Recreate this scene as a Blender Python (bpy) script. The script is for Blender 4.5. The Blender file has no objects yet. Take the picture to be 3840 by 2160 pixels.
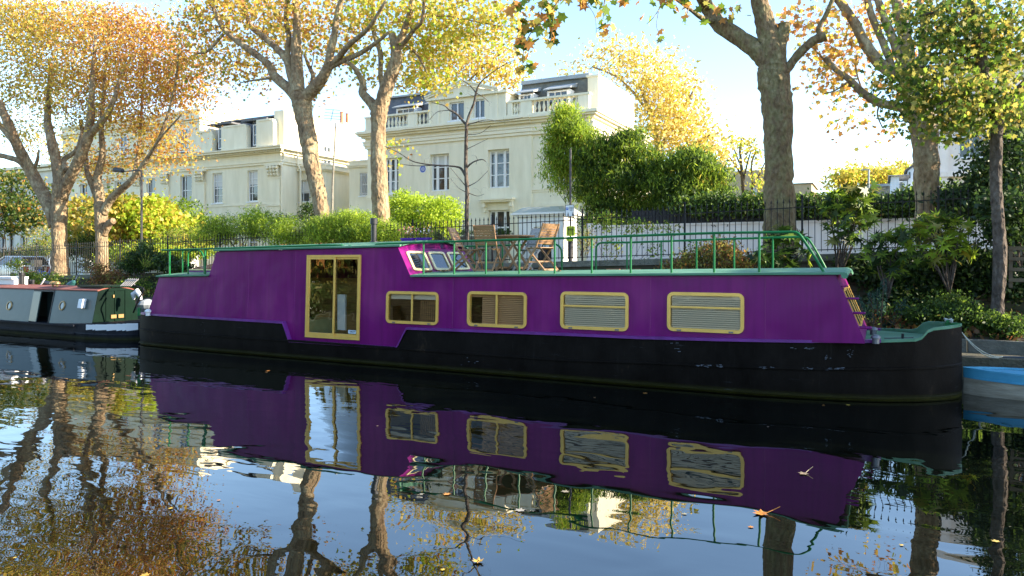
import bpy, math, random
import numpy as np
from mathutils import Vector, Matrix
R = math.radians
S = bpy.context.scene
COL = S.collection
# ---------------------------------------------------------------- camera geometry (water level is z=0, X runs along the canal, Y across it)
FPX, YH, CAMH = 2700.0, 980.0, 2.1
AL = math.atan2(2700, 5320); SA, CA = math.sin(AL), math.cos(AL)
def ray(u, v):
    l = (u-1920)/FPX
    return Vector((l*CA-SA, l*SA+CA, (YH-v)/FPX))
def P(u, v, Y):
    r = ray(u, v); d = Y/r.y
    return Vector((r.x*d, Y, CAMH+r.z*d))
def PX(u, v, X):
    r = ray(u, v); d = X/r.x
    return Vector((X, r.y*d, CAMH+r.z*d))
def PZ(u, v, Z):
    r = ray(u, v); d = (Z-CAMH)/r.z
    return Vector((r.x*d, r.y*d, Z))
def PS(u, v, a, b):          # plane Y = a + b*Z
    r = ray(u, v); d = (a+b*CAMH)/(r.y-b*r.z)
    return Vector((r.x*d, r.y*d, CAMH+r.z*d))
def depth(p): return -SA*p[0]+CA*p[1]
def pxm(p): return depth(p)/FPX      # metres per source pixel at p
rnd = random.Random(7)
def zwall(X): return 2.30+0.026*X    # level of the street along the canal
# ---------------------------------------------------------------- materials
def mat(name, col, rough=.6, metal=0, spec=.5, var=0, vscale=3, bump=0, bscale=20, coat=0, noise_to=None, stretch=None, detail=6):
    m = bpy.data.materials.new(name); m.use_nodes = True
    nt = m.node_tree; b = nt.nodes['Principled BSDF']
    b.inputs['Base Color'].default_value = (*col, 1); b.inputs['Roughness'].default_value = rough
    b.inputs['Metallic'].default_value = metal; b.inputs['Specular IOR Level'].default_value = spec
    b.inputs['Coat Weight'].default_value = coat
    tc = nt.nodes.new('ShaderNodeTexCoord'); mp = nt.nodes.new('ShaderNodeMapping')
    nt.links.new(tc.outputs['Object'], mp.inputs['Vector'])
    if stretch: mp.inputs['Scale'].default_value = stretch
    if var or noise_to:
        n = nt.nodes.new('ShaderNodeTexNoise'); n.inputs['Scale'].default_value = vscale; n.inputs['Detail'].default_value = detail
        n.inputs['Roughness'].default_value = .65
        nt.links.new(mp.outputs[0], n.inputs['Vector'])
        cr = nt.nodes.new('ShaderNodeValToRGB'); cr.color_ramp.elements[0].position = .32; cr.color_ramp.elements[1].position = .68
        c2 = noise_to or tuple(min(1, c*(1+var)) for c in col)
        c1 = col if noise_to else tuple(c*(1-var) for c in col)
        cr.color_ramp.elements[0].color = (*c1, 1); cr.color_ramp.elements[1].color = (*c2, 1)
        nt.links.new(n.outputs[0], cr.inputs[0]); nt.links.new(cr.outputs[0], b.inputs['Base Color'])
    if bump:
        n2 = nt.nodes.new('ShaderNodeTexNoise'); n2.inputs['Scale'].default_value = bscale; n2.inputs['Detail'].default_value = 6
        bp = nt.nodes.new('ShaderNodeBump'); bp.inputs['Strength'].default_value = bump; bp.inputs['Distance'].default_value = .05
        nt.links.new(mp.outputs[0], n2.inputs['Vector']); nt.links.new(n2.outputs[0], bp.inputs['Height']); nt.links.new(bp.outputs[0], b.inputs['Normal'])
    return m
M = {}
def ramp(nt, stops):
    cr = nt.nodes.new('ShaderNodeValToRGB'); e = cr.color_ramp.elements
    while len(e) < len(stops): e.new(.5)
    for x, (p, c) in zip(e, stops): x.position = p; x.color = (*c, 1)
    return cr
def leafmat(name, transl=.5, sheen=.25):
    m = bpy.data.materials.new(name); m.use_nodes = True; nt = m.node_tree; nt.nodes.clear()
    at = nt.nodes.new('ShaderNodeAttribute'); at.attribute_name = 'leafcol'
    di = nt.nodes.new('ShaderNodeBsdfDiffuse'); tr = nt.nodes.new('ShaderNodeBsdfTranslucent'); gl = nt.nodes.new('ShaderNodeBsdfGlossy')
    gl.inputs['Roughness'].default_value = .45; gl.inputs['Color'].default_value = (.6, .6, .6, 1)
    hs = nt.nodes.new('ShaderNodeHueSaturation'); hs.inputs['Value'].default_value = 1.5; hs.inputs['Saturation'].default_value = 1.0
    mx = nt.nodes.new('ShaderNodeMixShader'); mx.inputs[0].default_value = transl
    m2 = nt.nodes.new('ShaderNodeMixShader'); m2.inputs[0].default_value = .02*sheen/.25
    o = nt.nodes.new('ShaderNodeOutputMaterial'); L = nt.links.new
    L(at.outputs['Color'], di.inputs[0]); L(at.outputs['Color'], hs.inputs['Color']); L(hs.outputs[0], tr.inputs[0])
    L(di.outputs[0], mx.inputs[1]); L(tr.outputs[0], mx.inputs[2]); L(mx.outputs[0], m2.inputs[1]); L(gl.outputs[0], m2.inputs[2]); L(m2.outputs[0], o.inputs[0])
    return m
M['leaf'] = leafmat('leaf'); M['leaf_waxy'] = leafmat('waxy_leaf', .3, .45)
def barkmat(name, cols, scale=1.0):
    m = bpy.data.materials.new(name); m.use_nodes = True; nt = m.node_tree; b = nt.nodes['Principled BSDF']; L = nt.links.new
    tc = nt.nodes.new('ShaderNodeTexCoord'); mp = nt.nodes.new('ShaderNodeMapping'); mp.inputs['Scale'].default_value = (1, 1, .55)
    L(tc.outputs['Object'], mp.inputs[0])
    n = nt.nodes.new('ShaderNodeTexNoise'); n.inputs['Scale'].default_value = 3.2*scale; n.inputs['Detail'].default_value = 8; n.inputs['Roughness'].default_value = .7
    L(mp.outputs[0], n.inputs[0]); cr = ramp(nt, [(.3, cols[0]), (.45, cols[1]), (.56, cols[2]), (.7, cols[3])]); L(n.outputs[0], cr.inputs[0])
    n2 = nt.nodes.new('ShaderNodeTexNoise'); n2.inputs['Scale'].default_value = 14*scale; n2.inputs['Detail'].default_value = 8; L(mp.outputs[0], n2.inputs[0])
    n3 = nt.nodes.new('ShaderNodeTexVoronoi'); n3.inputs['Scale'].default_value = 9*scale; L(mp.outputs[0], n3.inputs[0])
    mu = nt.nodes.new('ShaderNodeMix'); mu.data_type = 'RGBA'; mu.blend_type = 'MULTIPLY'; mu.inputs[0].default_value = .8
    c3 = ramp(nt, [(.3, (.45, .42, .4)), (.65, (1, 1, 1))]); L(n2.outputs[0], c3.inputs[0])
    L(cr.outputs[0], mu.inputs[6]); L(c3.outputs[0], mu.inputs[7]); L(mu.outputs[2], b.inputs['Base Color'])
    ad = nt.nodes.new('ShaderNodeMath'); ad.operation = 'ADD'; L(n2.outputs[0], ad.inputs[0]); L(n3.outputs[0], ad.inputs[1])
    bp = nt.nodes.new('ShaderNodeBump'); bp.inputs['Strength'].default_value = .8; bp.inputs['Distance'].default_value = .06
    L(ad.outputs[0], bp.inputs['Height']); L(bp.outputs[0], b.inputs['Normal']); b.inputs['Roughness'].default_value = .9
    b.inputs['Specular IOR Level'].default_value = .15
    return m
M['plane_bark'] = barkmat('plane_bark', [(.13, .09, .055), (.27, .185, .11), (.34, .265, .16), (.52, .43, .27)])
M['dark_bark'] = barkmat('dark_bark', [(.05, .04, .03), (.10, .08, .055), (.13, .11, .08), (.17, .15, .11)], 1.3)
M['grey_bark'] = barkmat('grey_bark', [(.05, .04, .035), (.10, .08, .065), (.13, .105, .085), (.18, .15, .12)], 1.3)
M['mossy_bark'] = barkmat('mossy_bark', [(.10, .07, .04), (.22, .155, .09), (.21, .18, .09), (.38, .30, .18)], 1.15)
M['twig'] = mat('twig', (.10, .075, .055), .9, spec=.1)
# ---------------------------------------------------------------- mesh building
OFS = {}
def tag(o, label=None, cat=None, group=None, kind=None):
    if label: o['label'] = label
    if cat: o['category'] = cat
    if group: o['group'] = group
    if kind: o['kind'] = kind
    return o
def thing(name, label, cat, loc=(0, 0, 0), group=None):
    o = bpy.data.objects.new(name, None); COL.objects.link(o); o.location = loc; o.empty_display_size = .3
    OFS[o.name] = Vector(loc); return tag(o, label, cat, group)
def link(me, name, m, parent=None, smooth=False, loc=None):
    o = bpy.data.objects.new(name, me); COL.objects.link(o)
    if m is not None:
        for x in (m if isinstance(m, (list, tuple)) else [m]): me.materials.append(M[x] if isinstance(x, str) else x)
    if smooth: me.polygons.foreach_set('use_smooth', [True]*len(me.polygons))
    off = OFS.get(parent.name, Vector((0, 0, 0))) if parent is not None else (Vector(loc) if loc is not None else Vector((0, 0, 0)))
    if off.length > 0: me.transform(Matrix.Translation(-off))
    if parent is not None: o.parent = parent
    else: o.location = off
    OFS[o.name] = off
    me.update(); return o
class MB:
    def __init__(s): s.v = []; s.f = []; s.mi = []; s.m = 0
    def add(s, vs, fs):
        n = len(s.v); s.v += [tuple(x) for x in vs]; s.f += [tuple(i+n for i in f) for f in fs]; s.mi += [s.m]*len(fs); return s
    def box(s, x0, x1, y0, y1, z0, z1):
        if x0 > x1: x0, x1 = x1, x0
        if y0 > y1: y0, y1 = y1, y0
        if z0 > z1: z0, z1 = z1, z0
        return s.add([(x0, y0, z0), (x1, y0, z0), (x1, y1, z0), (x0, y1, z0), (x0, y0, z1), (x1, y0, z1), (x1, y1, z1), (x0, y1, z1)],
            [(3, 2, 1, 0), (4, 5, 6, 7), (0, 1, 5, 4), (1, 2, 6, 5), (2, 3, 7, 6), (3, 0, 4, 7)])
    def hexa(s, b, t):          # bottom 4 points, top 4 points (both counter-clockwise from above)
        return s.add(list(b)+list(t), [(3, 2, 1, 0), (4, 5, 6, 7), (0, 1, 5, 4), (1, 2, 6, 5), (2, 3, 7, 6), (3, 0, 4, 7)])
    def bar(s, a, b, w, h, up=(0, 0, 1)):   # rectangular bar from a to b
        a = Vector(a); b = Vector(b); d = (b-a).normalized(); u = Vector(up)
        if abs(d.dot(u)) > .97: u = Vector((0, 1, 0))
        r = d.cross(u).normalized()*w/2; u = r.cross(d).normalized()*h/2
        q = lambda p: [p-r-u, p+r-u, p+r+u, p-r+u]
        return s.add(q(a)+q(b), [(0, 1, 2, 3), (7, 6, 5, 4), (0, 4, 5, 1), (1, 5, 6, 2), (2, 6, 7, 3), (3, 7, 4, 0)])
    def tube(s, pts, rad, n=8, cap=True, wob=0, rg=None, squash=None):
        pts = [Vector(p) for p in pts]; k = len(pts)
        if not isinstance(rad, (list, tuple)): rad = [rad]*k
        ref = Vector((0, 0, 1)); vs = []; fs = []; pr = None
        for i, p in enumerate(pts):
            d = (pts[min(i+1, k-1)]-pts[max(i-1, 0)]).normalized()
            if pr is None:
                a = Vector((1, 0, 0)) if abs(d.x) < .9 else Vector((0, 1, 0)); pr = (a-d*a.dot(d)).normalized()
            else: pr = (pr-d*pr.dot(d)).normalized()
            q = d.cross(pr)
            for j in range(n):
                t = 2*math.pi*j/n; r = rad[i]
                if wob: r *= 1+wob*(math.sin(3*t+i*.9)*.35+(rg or rnd).uniform(-.6, .6))
                vs.append(p+(pr*math.cos(t)+q*math.sin(t))*r)
        for i in range(k-1):
            for j in range(n):
                a = i*n+j; b = i*n+(j+1) % n; fs.append((a, b, b+n, a+n))
        if cap: fs.append(tuple(range(n-1, -1, -1))); fs.append(tuple(range((k-1)*n, k*n)))
        return s.add(vs, fs)
    def lathe(s, prof, c=(0, 0, 0), n=16):   # prof [(r,z)]
        vs = []; fs = []; k = len(prof)
        for r, z in prof:
            for j in range(n): t = 2*math.pi*j/n; vs.append((c[0]+r*math.cos(t), c[1]+r*math.sin(t), c[2]+z))
        for i in range(k-1):
            for j in range(n): a = i*n+j; b = i*n+(j+1) % n; fs.append((a, b, b+n, a+n))
        fs.append(tuple(range(n-1, -1, -1))); fs.append(tuple(range((k-1)*n, k*n)))
        return s.add(vs, fs)
    def prism(s, poly, off):      # poly: 3-D points, off: extrusion vector
        k = len(poly); off = Vector(off); a = [Vector(p) for p in poly]; b = [p+off for p in a]
        return s.add(a+b, [tuple(range(k)), tuple(range(2*k-1, k-1, -1))]+[(i, i+k, (i+1) % k+k, (i+1) % k) for i in range(k)])
    def build(s, name, m, parent=None, smooth=False, loc=None, fix=True):
        me = bpy.data.meshes.new(name); me.from_pydata(s.v, [], s.f)
        if any(s.mi): me.polygons.foreach_set('material_index', s.mi)
        if fix:
            import bmesh
            bm = bmesh.new(); bm.from_mesh(me); bmesh.ops.recalc_face_normals(bm, faces=bm.faces); bm.to_mesh(me); bm.free()
        return link(me, name, m, parent, smooth, loc)
def bevel(o, w=.01, seg=2):
    b = o.modifiers.new('bevel', 'BEVEL'); b.width = w; b.segments = seg; b.limit_method = 'ANGLE'; return o
def autosmooth(o, ang=40):
    me = o.data; me.polygons.foreach_set('use_smooth', [True]*len(me.polygons))
    try:
        import bmesh
        bm = bmesh.new(); bm.from_mesh(me)
        for e in bm.edges:
            if len(e.link_faces) == 2 and e.calc_face_angle(0) > R(ang): e.smooth = False
        bm.to_mesh(me); bm.free()
    except Exception: pass
    return o
def smoothline(pts, n=6):      # Catmull-Rom over tuples of any length
    out = []; k = len(pts)
    for i in range(k-1):
        p0 = pts[max(i-1, 0)]; p1 = pts[i]; p2 = pts[i+1]; p3 = pts[min(i+2, k-1)]
        for j in range(n):
            t = j/n
            out.append(tuple(.5*((2*b)+(-a+c)*t+(2*a-5*b+4*c-d)*t*t+(-a+3*b-3*c+d)*t**3) for a, b, c, d in zip(p0, p1, p2, p3)))
    out.append(tuple(pts[-1])); return out
def copy_tree(o, parent=None):
    c = o.copy(); COL.objects.link(c); c.parent = parent
    for ch in list(o.children): copy_tree(ch, c)
    return c
# ---------------------------------------------------------------- leaves
def star(k):
    if k == 'plane':   # lobed maple-like leaf
        a = [(0, -.5), (.22, -.32), (.55, -.30), (.36, -.02), (.52, .28), (.2, .2), (0, .62), (-.2, .2), (-.52, .28), (-.36, -.02), (-.55, -.30), (-.22, -.32)]
    elif k == 'lobed':
        a = [(0, -.5), (.5, -.2), (.25, .05), (.35, .4), (0, .6), (-.35, .4), (-.25, .05), (-.5, -.2)]
    elif k == 'oval': a = [(0, -.5), (.24, -.1), (.18, .25), (0, .55), (-.18, .25), (-.24, -.1)]
    elif k == 'long': a = [(0, -.5), (.11, -.1), (0, .5), (-.11, -.1)]
    elif k == 'fan':   # palmate evergreen leaf with fingers
        a = []
        for i in range(7):
            t = R(-120+40*i); t2 = t+R(20)
            a.append((math.sin(t)*.6, math.cos(t)*.6)); a.append((math.sin(t2)*.22, math.cos(t2)*.22))
        a = a[:-1]+[(0, -.1)]
    else: a = [(0, -.5), (.32, 0), (0, .5), (-.32, 0)]
    return np.array(a)
def leafmesh(name, C, size, cols, shape, m, parent, droop=.35, rs=None, up=.5, loc=None):
    """C (N,3) centres, size (N,), cols (N,3): one folded leaf blade per centre, leaning at random"""
    rs = rs or np.random.RandomState(1); N = len(C); T = star(shape); K = len(T)
    nrm = rs.normal(size=(N, 3)); nrm[:, 2] = nrm[:, 2]*.7+up; nrm /= np.linalg.norm(nrm, axis=1)[:, None]
    tip = rs.normal(size=(N, 3)); tip[:, 2] -= droop*2; tip -= nrm*np.sum(tip*nrm, 1)[:, None]; tip /= np.linalg.norm(tip, axis=1)[:, None]+1e-9
    sd = np.cross(tip, nrm); fold = rs.uniform(-.1, .35, N)
    X = T[:, 0][None, :, None]; Yv = T[:, 1][None, :, None]
    V = C[:, None, :]+size[:, None, None]*(X*sd[:, None, :]+Yv*tip[:, None, :]-np.abs(X)*fold[:, None, None]*nrm[:, None, :]-(Yv**2)*.25*nrm[:, None, :])
    me = bpy.data.meshes.new(name); me.vertices.add(N*K); me.vertices.foreach_set('co', V.astype(np.float32).ravel())
    me.loops.add(N*K); me.loops.foreach_set('vertex_index', np.arange(N*K, dtype=np.int32))
    me.polygons.add(N); me.polygons.foreach_set('loop_start', np.arange(0, N*K, K, dtype=np.int32))
    me.update(calc_edges=True)
    ca = me.color_attributes.new('leafcol', 'FLOAT_COLOR', 'POINT')
    c4 = np.ones((N, K, 4), np.float32); c4[:, :, :3] = cols[:, None, :]; ca.data.foreach_set('color', c4.ravel())
    return link(me, name, m, parent, loc=loc)
def palette(pal, N, rs, pos=None, f=None):
    """pal [(weight,(r,g,b))]; optional f(pos)->0..1 shifts choice along the list"""
    w = np.array([p[0] for p in pal], float); c = np.array([p[1] for p in pal]); cw = np.cumsum(w)/w.sum()
    u = rs.rand(N)
    if f is not None: u = np.clip(u*.55+f(pos)*.45, 0, .999)
    i = np.searchsorted(cw, u); i = np.clip(i, 0, len(pal)-1)
    return c[i]*rs.uniform(.75, 1.25, (N, 1))
def ballpts(n, rs, shell=0.0):
    d = rs.normal(size=(n, 3)); d /= np.linalg.norm(d, axis=1)[:, None]
    r = (shell**3+(1-shell**3)*rs.rand(n))**(1/3)
    return d*r[:, None]
# ================================================================ camera, sky, sun
cd = bpy.data.cameras.new('camera'); cam = bpy.data.objects.new('camera', cd); COL.objects.link(cam)
cam.location = (0, 0, CAMH); cam.rotation_euler = (R(90), 0, AL)
cd.sensor_width = 36; cd.lens = FPX/3840*36; cd.shift_y = (YH-1080)/3840; cd.clip_end = 3000; cd.clip_start = .1
S.camera = cam
SUN_EL, SUN_PHI = 23, 16
w = bpy.data.worlds.new('World'); S.world = w; w.use_nodes = True; nt = w.node_tree
sky = nt.nodes.new('ShaderNodeTexSky'); sky.sky_type = 'NISHITA'; sky.sun_disc = False
sky.sun_elevation = R(SUN_EL); sky.sun_rotation = R(90-SUN_PHI); sky.air_density = 1.05; sky.dust_density = .4; sky.ozone_density = 4.0; sky.altitude = 50
nt.links.new(sky.outputs[0], nt.nodes['Background'].inputs[0]); nt.nodes['Background'].inputs[1].default_value = .15
sd = bpy.data.lights.new('sun', 'SUN'); sd.energy = 4.6; sd.angle = R(.5); sd.color = (1, .91, .78)
sun = bpy.data.objects.new('sun', sd); COL.objects.link(sun)
sv = Vector((math.cos(R(SUN_EL))*math.cos(R(SUN_PHI)), math.cos(R(SUN_EL))*math.sin(R(SUN_PHI)), math.sin(R(SUN_EL))))
sun.rotation_euler = sv.to_track_quat('Z', 'Y').to_euler(); sun.location = (10, 10, 30)
S.view_settings.view_transform = 'Standard'; S.view_settings.look = 'None'; S.view_settings.exposure = 1.95; S.view_settings.gamma = 1
S.view_settings.use_white_balance = True; S.view_settings.white_balance_temperature = 7150; S.view_settings.white_balance_tint = 10
S.render.engine = 'CYCLES'; S.cycles.use_denoising = True; S.cycles.max_bounces = 8; S.cycles.transparent_max_bounces = 8
S.cycles.transmission_bounces = 4; S.cycles.glossy_bounces = 4; S.cycles.diffuse_bounces = 3
S.cycles.sample_clamp_indirect = 6; S.cycles.caustics_reflective = False; S.cycles.caustics_refractive = False
# ================================================================ water
def watermat():
    m = bpy.data.materials.new('water'); m.use_nodes = True; nt = m.node_tree; b = nt.nodes['Principled BSDF']; L = nt.links.new
    b.inputs['Base Color'].default_value = (.0012, .002, .0014, 1); b.inputs['Roughness'].default_value = .0; b.inputs['IOR'].default_value = 1.95
    b.inputs['Specular IOR Level'].default_value = .65
    g = nt.nodes.new('ShaderNodeNewGeometry')
    def nz(scale, st, dist, rot=0):
        mp = nt.nodes.new('ShaderNodeMapping'); mp.inputs['Scale'].default_value = st; mp.inputs['Rotation'].default_value = (0, 0, rot)
        n = nt.nodes.new('ShaderNodeTexNoise'); n.inputs['Scale'].default_value = scale; n.inputs['Detail'].default_value = 1.0; n.inputs['Distortion'].default_value = dist
        L(g.outputs['Position'], mp.inputs[0]); L(mp.outputs[0], n.inputs[0]); return n.outputs[0]
    a = nz(.9, (1, 1.6, 1), .6, .35); c = nz(3.2, (.7, 2.0, 1), .5, .45); d = nz(9, (.6, 2.2, 1), .3, .5)
    # ripples are stronger towards the left reach of the canal
    sx = nt.nodes.new('ShaderNodeSeparateXYZ'); L(g.outputs['Position'], sx.inputs[0])
    mr = nt.nodes.new('ShaderNodeMapRange'); mr.inputs[1].default_value = -3; mr.inputs[2].default_value = -11; mr.inputs[3].default_value = .35; mr.inputs[4].default_value = 2.0
    L(sx.outputs[0], mr.inputs[0])
    def mul(x, k):
        q = nt.nodes.new('ShaderNodeMath'); q.operation = 'MULTIPLY'; L(x, q.inputs[0])
        if isinstance(k, float): q.inputs[1].default_value = k
        else: L(k, q.inputs[1])
        return q.outputs[0]
    def add(x, y):
        q = nt.nodes.new('ShaderNodeMath'); q.operation = 'ADD'; L(x, q.inputs[0]); L(y, q.inputs[1]); return q.outputs[0]
    h = add(mul(a, .0080), mul(add(mul(c, .0011), mul(d, .00006)), mr.outputs[0]))
    bp = nt.nodes.new('ShaderNodeBump'); bp.inputs['Strength'].default_value = 1; bp.inputs['Distance'].default_value = 1.0
    L(h, bp.inputs['Height']); L(bp.outputs[0], b.inputs['Normal']); return m
M['water'] = watermat()
wb = MB().add([(-90, -3, 0), (70, -3, 0), (70, 15.4, 0), (-90, 15.4, 0)], [(0, 1, 2, 3)]); wo = wb.build('water', 'water'); tag(wo, kind='structure')
# ================================================================ ground, bank, street
M['soil'] = mat('soil', (.035, .026, .015), .95, noise_to=(.075, .05, .025), vscale=5, bump=.9, bscale=14)
M['stone'] = mat('stone', (.16, .15, .12), .95, noise_to=(.30, .28, .23), vscale=3, bump=.6, bscale=18)
M['kerb'] = mat('kerb', (.07, .07, .055), .9, noise_to=(.13, .125, .10), vscale=6, bump=.4, bscale=30)
M['wetstone'] = mat('wet_stone', (.03, .03, .018), .8, noise_to=(.09, .08, .05), vscale=2.5, bump=.6, bscale=20)
M['asphalt'] = mat('asphalt', (.05, .05, .05), .9, var=.25, bump=.2, bscale=60)
M['pave'] = mat('pave', (.22, .21, .19), .9, var=.2, vscale=1.5)
M['grass'] = mat('grass_ground', (.05, .07, .02), .95, noise_to=(.10, .09, .03), vscale=.6, bump=.5, bscale=9)
def zs(X): return zwall(max(-60, min(30, X)))-.06
def strip(name, m, x0, x1, prof, nx=60, jit=0):
    mb = MB(); k = len(prof); rr = random.Random(3)
    for i in range(nx+1):
        X = x0+(x1-x0)*i/nx
        for (Y, z, s_) in prof: mb.v.append((X, Y+rr.uniform(-jit, jit)*s_, (zs(X)+z if s_ == 2 else z)+rr.uniform(-jit, jit)*(s_ == 1)))
    for i in range(nx):
        for j in range(k-1): a = i*k+j; mb.f.append((a, a+k, a+k+1, a+1)); mb.mi.append(0)
    return tag(mb.build(name, m, smooth=jit > 0, fix=False), kind='structure')
strip('ground', 'grass', -700, 700, [(18.5, -.03, 2), (40, -.05, 2), (120, -.2, 2), (1500, 0, 2)], 40)
strip('pavement', 'pave', -90, 60, [(18.62, .0, 2), (21.2, .0, 2), (21.2, -.12, 2)], 30)
strip('road', 'asphalt', -90, 60, [(21.2, -.02, 2), (25.0, -.02, 2)], 30)
strip('far_pavement', 'pave', -90, 60, [(25.0, -.1, 2), (25.0, .0, 2), (25.8, 0, 2)], 30)
strip('bank', 'soil', -90, 60, [(15.98, .60, 0), (16.3, .70, 1), (16.9, .78, 1), (17.5, .86, 1), (18.0, .95, 1), (18.45, 1.0, 1)], 420, .06)
q = MB().box(-90, 60, 15.02, 15.86, -.6, .40); tag(q.build('canal_edge', 'wetstone'), kind='structure')
q = MB()
for i in range(-60, 42): q.box(i*1.5+.006, i*1.5+1.494, 15.86, 16.0, .05, .64)
tag(bevel(q.build('kerb', 'kerb'), .015), kind='structure')
nb = MB().box(-90, 70, -9, -1.4, -.6, .5); tag(nb.build('near_bank', 'grass'), kind='structure')
# ---------------------------------------------------------------- retaining wall with coping
def brickmat(name, c1, c2, mortar, sc=1.0, bw=.45, rh=.16, moss=(.05, .06, .015), mossamt=.5):
    m = bpy.data.materials.new(name); m.use_nodes = True; nt = m.node_tree; b = nt.nodes['Principled BSDF']; L = nt.links.new
    tc = nt.nodes.new('ShaderNodeTexCoord'); mp = nt.nodes.new('ShaderNodeMapping'); mp.inputs['Rotation'].default_value = (R(90), 0, 0)
    L(tc.outputs['Object'], mp.inputs[0])
    br = nt.nodes.new('ShaderNodeTexBrick'); br.inputs['Color1'].default_value = (*c1, 1); br.inputs['Color2'].default_value = (*c2, 1); br.inputs['Mortar'].default_value = (*mortar, 1)
    br.inputs['Scale'].default_value = sc; br.inputs['Brick Width'].default_value = bw; br.inputs['Row Height'].default_value = rh; br.inputs['Mortar Size'].default_value = .012
    L(mp.outputs[0], br.inputs[0])
    n = nt.nodes.new('ShaderNodeTexNoise'); n.inputs['Scale'].default_value = 2.2; n.inputs['Detail'].default_value = 8; L(tc.outputs['Object'], n.inputs[0])
    cr = ramp(nt, [(.5-.12*mossamt, (0, 0, 0)), (.68, (1, 1, 1))]); L(n.outputs[0], cr.inputs[0])
    mx = nt.nodes.new('ShaderNodeMix'); mx.data_type = 'RGBA'; L(cr.outputs[0], mx.inputs[0]); L(br.outputs[0], mx.inputs[6]); mx.inputs[7].default_value = (*moss, 1)
    L(mx.outputs[2], b.inputs['Base Color']); b.inputs['Roughness'].default_value = .95
    bp = nt.nodes.new('ShaderNodeBump'); bp.inputs['Strength'].default_value = .7; bp.inputs['Distance'].default_value = .03; L(br.outputs['Fac'], bp.inputs['Height']); bp.invert = True
    n2 = nt.nodes.new('ShaderNodeBump'); n2.inputs['Strength'].default_value = .5; n2.inputs['Distance'].default_value = .03; L(n.outputs[0], n2.inputs['Height']); L(bp.outputs[0], n2.inputs['Normal'])
    L(n2.outputs[0], b.inputs['Normal']); return m
M['oldbrick'] = brickmat('oldbrick', (.07, .052, .035), (.11, .088, .062), (.045, .04, .03), moss=(.03, .035, .01), mossamt=1.6)
M['coping'] = mat('coping', (.09, .085, .06), .95, noise_to=(.20, .19, .14), vscale=4, bump=.7, bscale=30)
rw = thing('retaining_wall', 'low old stone and brick bank wall that carries the black railings', 'wall', (-15, 18.45, .6))
for a, b_ in ((-46, -26), (-26, -13), (-13, -4), (-4, 8)):
    q = MB(); n = 8
    for i in range(n):
        x0 = a+(b_-a)*i/n; x1 = a+(b_-a)*(i+1)/n
        q.hexa([(x0, 18.32, .5), (x1, 18.32, .5), (x1, 18.6, .5), (x0, 18.6, .5)], [(x0, 18.32, zwall(x0)-.16), (x1, 18.32, zwall(x1)-.16), (x1, 18.6, zwall(x1)-.16), (x0, 18.6, zwall(x0)-.16)])
    q.build('brick_face', 'oldbrick', rw)
q = MB()
for i in range(44):
    x0 = -46+i*1.23; x1 = x0+1.22
    q.hexa([(x0, 18.27, zwall(x0)-.158), (x1, 18.27, zwall(x1)-.158), (x1, 18.63, zwall(x1)-.158), (x0, 18.63, zwall(x0)-.158)], [(x0, 18.28, zwall(x0)), (x1, 18.28, zwall(x1)), (x1, 18.62, zwall(x1)), (x0, 18.62, zwall(x0))])
q.build('coping', 'coping', rw)
# ---------------------------------------------------------------- iron railings
M['iron'] = mat('iron', (.006, .006, .007), .5, metal=0, spec=.25)
fc = thing('iron_railing', 'long black iron railing with spear tops on the bank wall', 'railing', (-15, 18.45, 2))
YF = 18.44; X0F = -38.0; BAY = 2.8; SP = .14
for bi in range(16):
    a = X0F+bi*BAY; b_ = a+BAY
    if a > 5: break
    q = MB()
    for i in range(1, 20):
        x = a+i*SP; zb = zwall(x)
        q.box(x-.008, x+.008, YF-.008, YF+.008, zb+.06, zb+1.27)
        t = zb+1.27; q.add([(x-.017, YF-.012, t), (x+.017, YF-.012, t), (x+.017, YF+.012, t), (x-.017, YF+.012, t), (x, YF, t+.10), (x, YF, t-.04)], [(0, 1, 4), (1, 2, 4), (2, 3, 4), (3, 0, 4), (1, 0, 5), (2, 1, 5), (3, 2, 5), (0, 3, 5)])
    q.build('bar_panel', 'iron', fc, fix=False)
    zb = zwall(a); q = MB().box(a-.022, a+.022, YF-.022, YF+.022, zb-.02, zb+1.36); q.tube([(a, YF, zb+1.36), (a, YF, zb+1.40), (a, YF, zb+1.44)], [.02, .032, .008], 8)
    q.build('post', 'iron', fc)
for nm, h in (('bottom_rail', .10), ('top_rail', 1.13)):
    q = MB(); q.bar((X0F, YF, zwall(X0F)+h), (5.5, YF, zwall(5.5)+h), .03, .022); q.build(nm, 'iron', fc)
# ================================================================ houses
def stucco(name, c, d=.82):
    return mat(name, tuple(x*.84*k for x, k in zip(c, (1, .99, .95))), .85, noise_to=c, vscale=1.3, bump=.08, bscale=40, spec=.2, stretch=(1.6, 1.6, .3))
M['stucco'] = stucco('stucco', (.86, .79, .60)); M['stucco_trim'] = mat('stucco_trim', (.78, .71, .53), .8, noise_to=(.86, .79, .60), vscale=2, spec=.2)
M['stucco_grey'] = stucco('stucco_grey', (.68, .66, .58))
M['white_paint'] = mat('white_paint', (.78, .78, .76), .5)
M['glass'] = mat('window_glass', (.03, .035, .04), .04, spec=.9)
M['blind'] = mat('white_blind', (.6, .6, .57), .8)
M['slate'] = mat('slate', (.06, .065, .075), .6, noise_to=(.12, .12, .125), vscale=3, bump=.4, bscale=12)
M['oldslate'] = mat('oldslate', (.10, .10, .085), .8, noise_to=(.19, .18, .14), vscale=3, bump=.5, bscale=10)
M['lead'] = mat('lead', (.25, .28, .29), .6, noise_to=(.36, .38, .38), vscale=2)
M['terracotta'] = mat('terracotta', (.45, .16, .08), .8, var=.2)
M['pinkwall'] = stucco('pinkwall', (.88, .78, .72))
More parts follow.
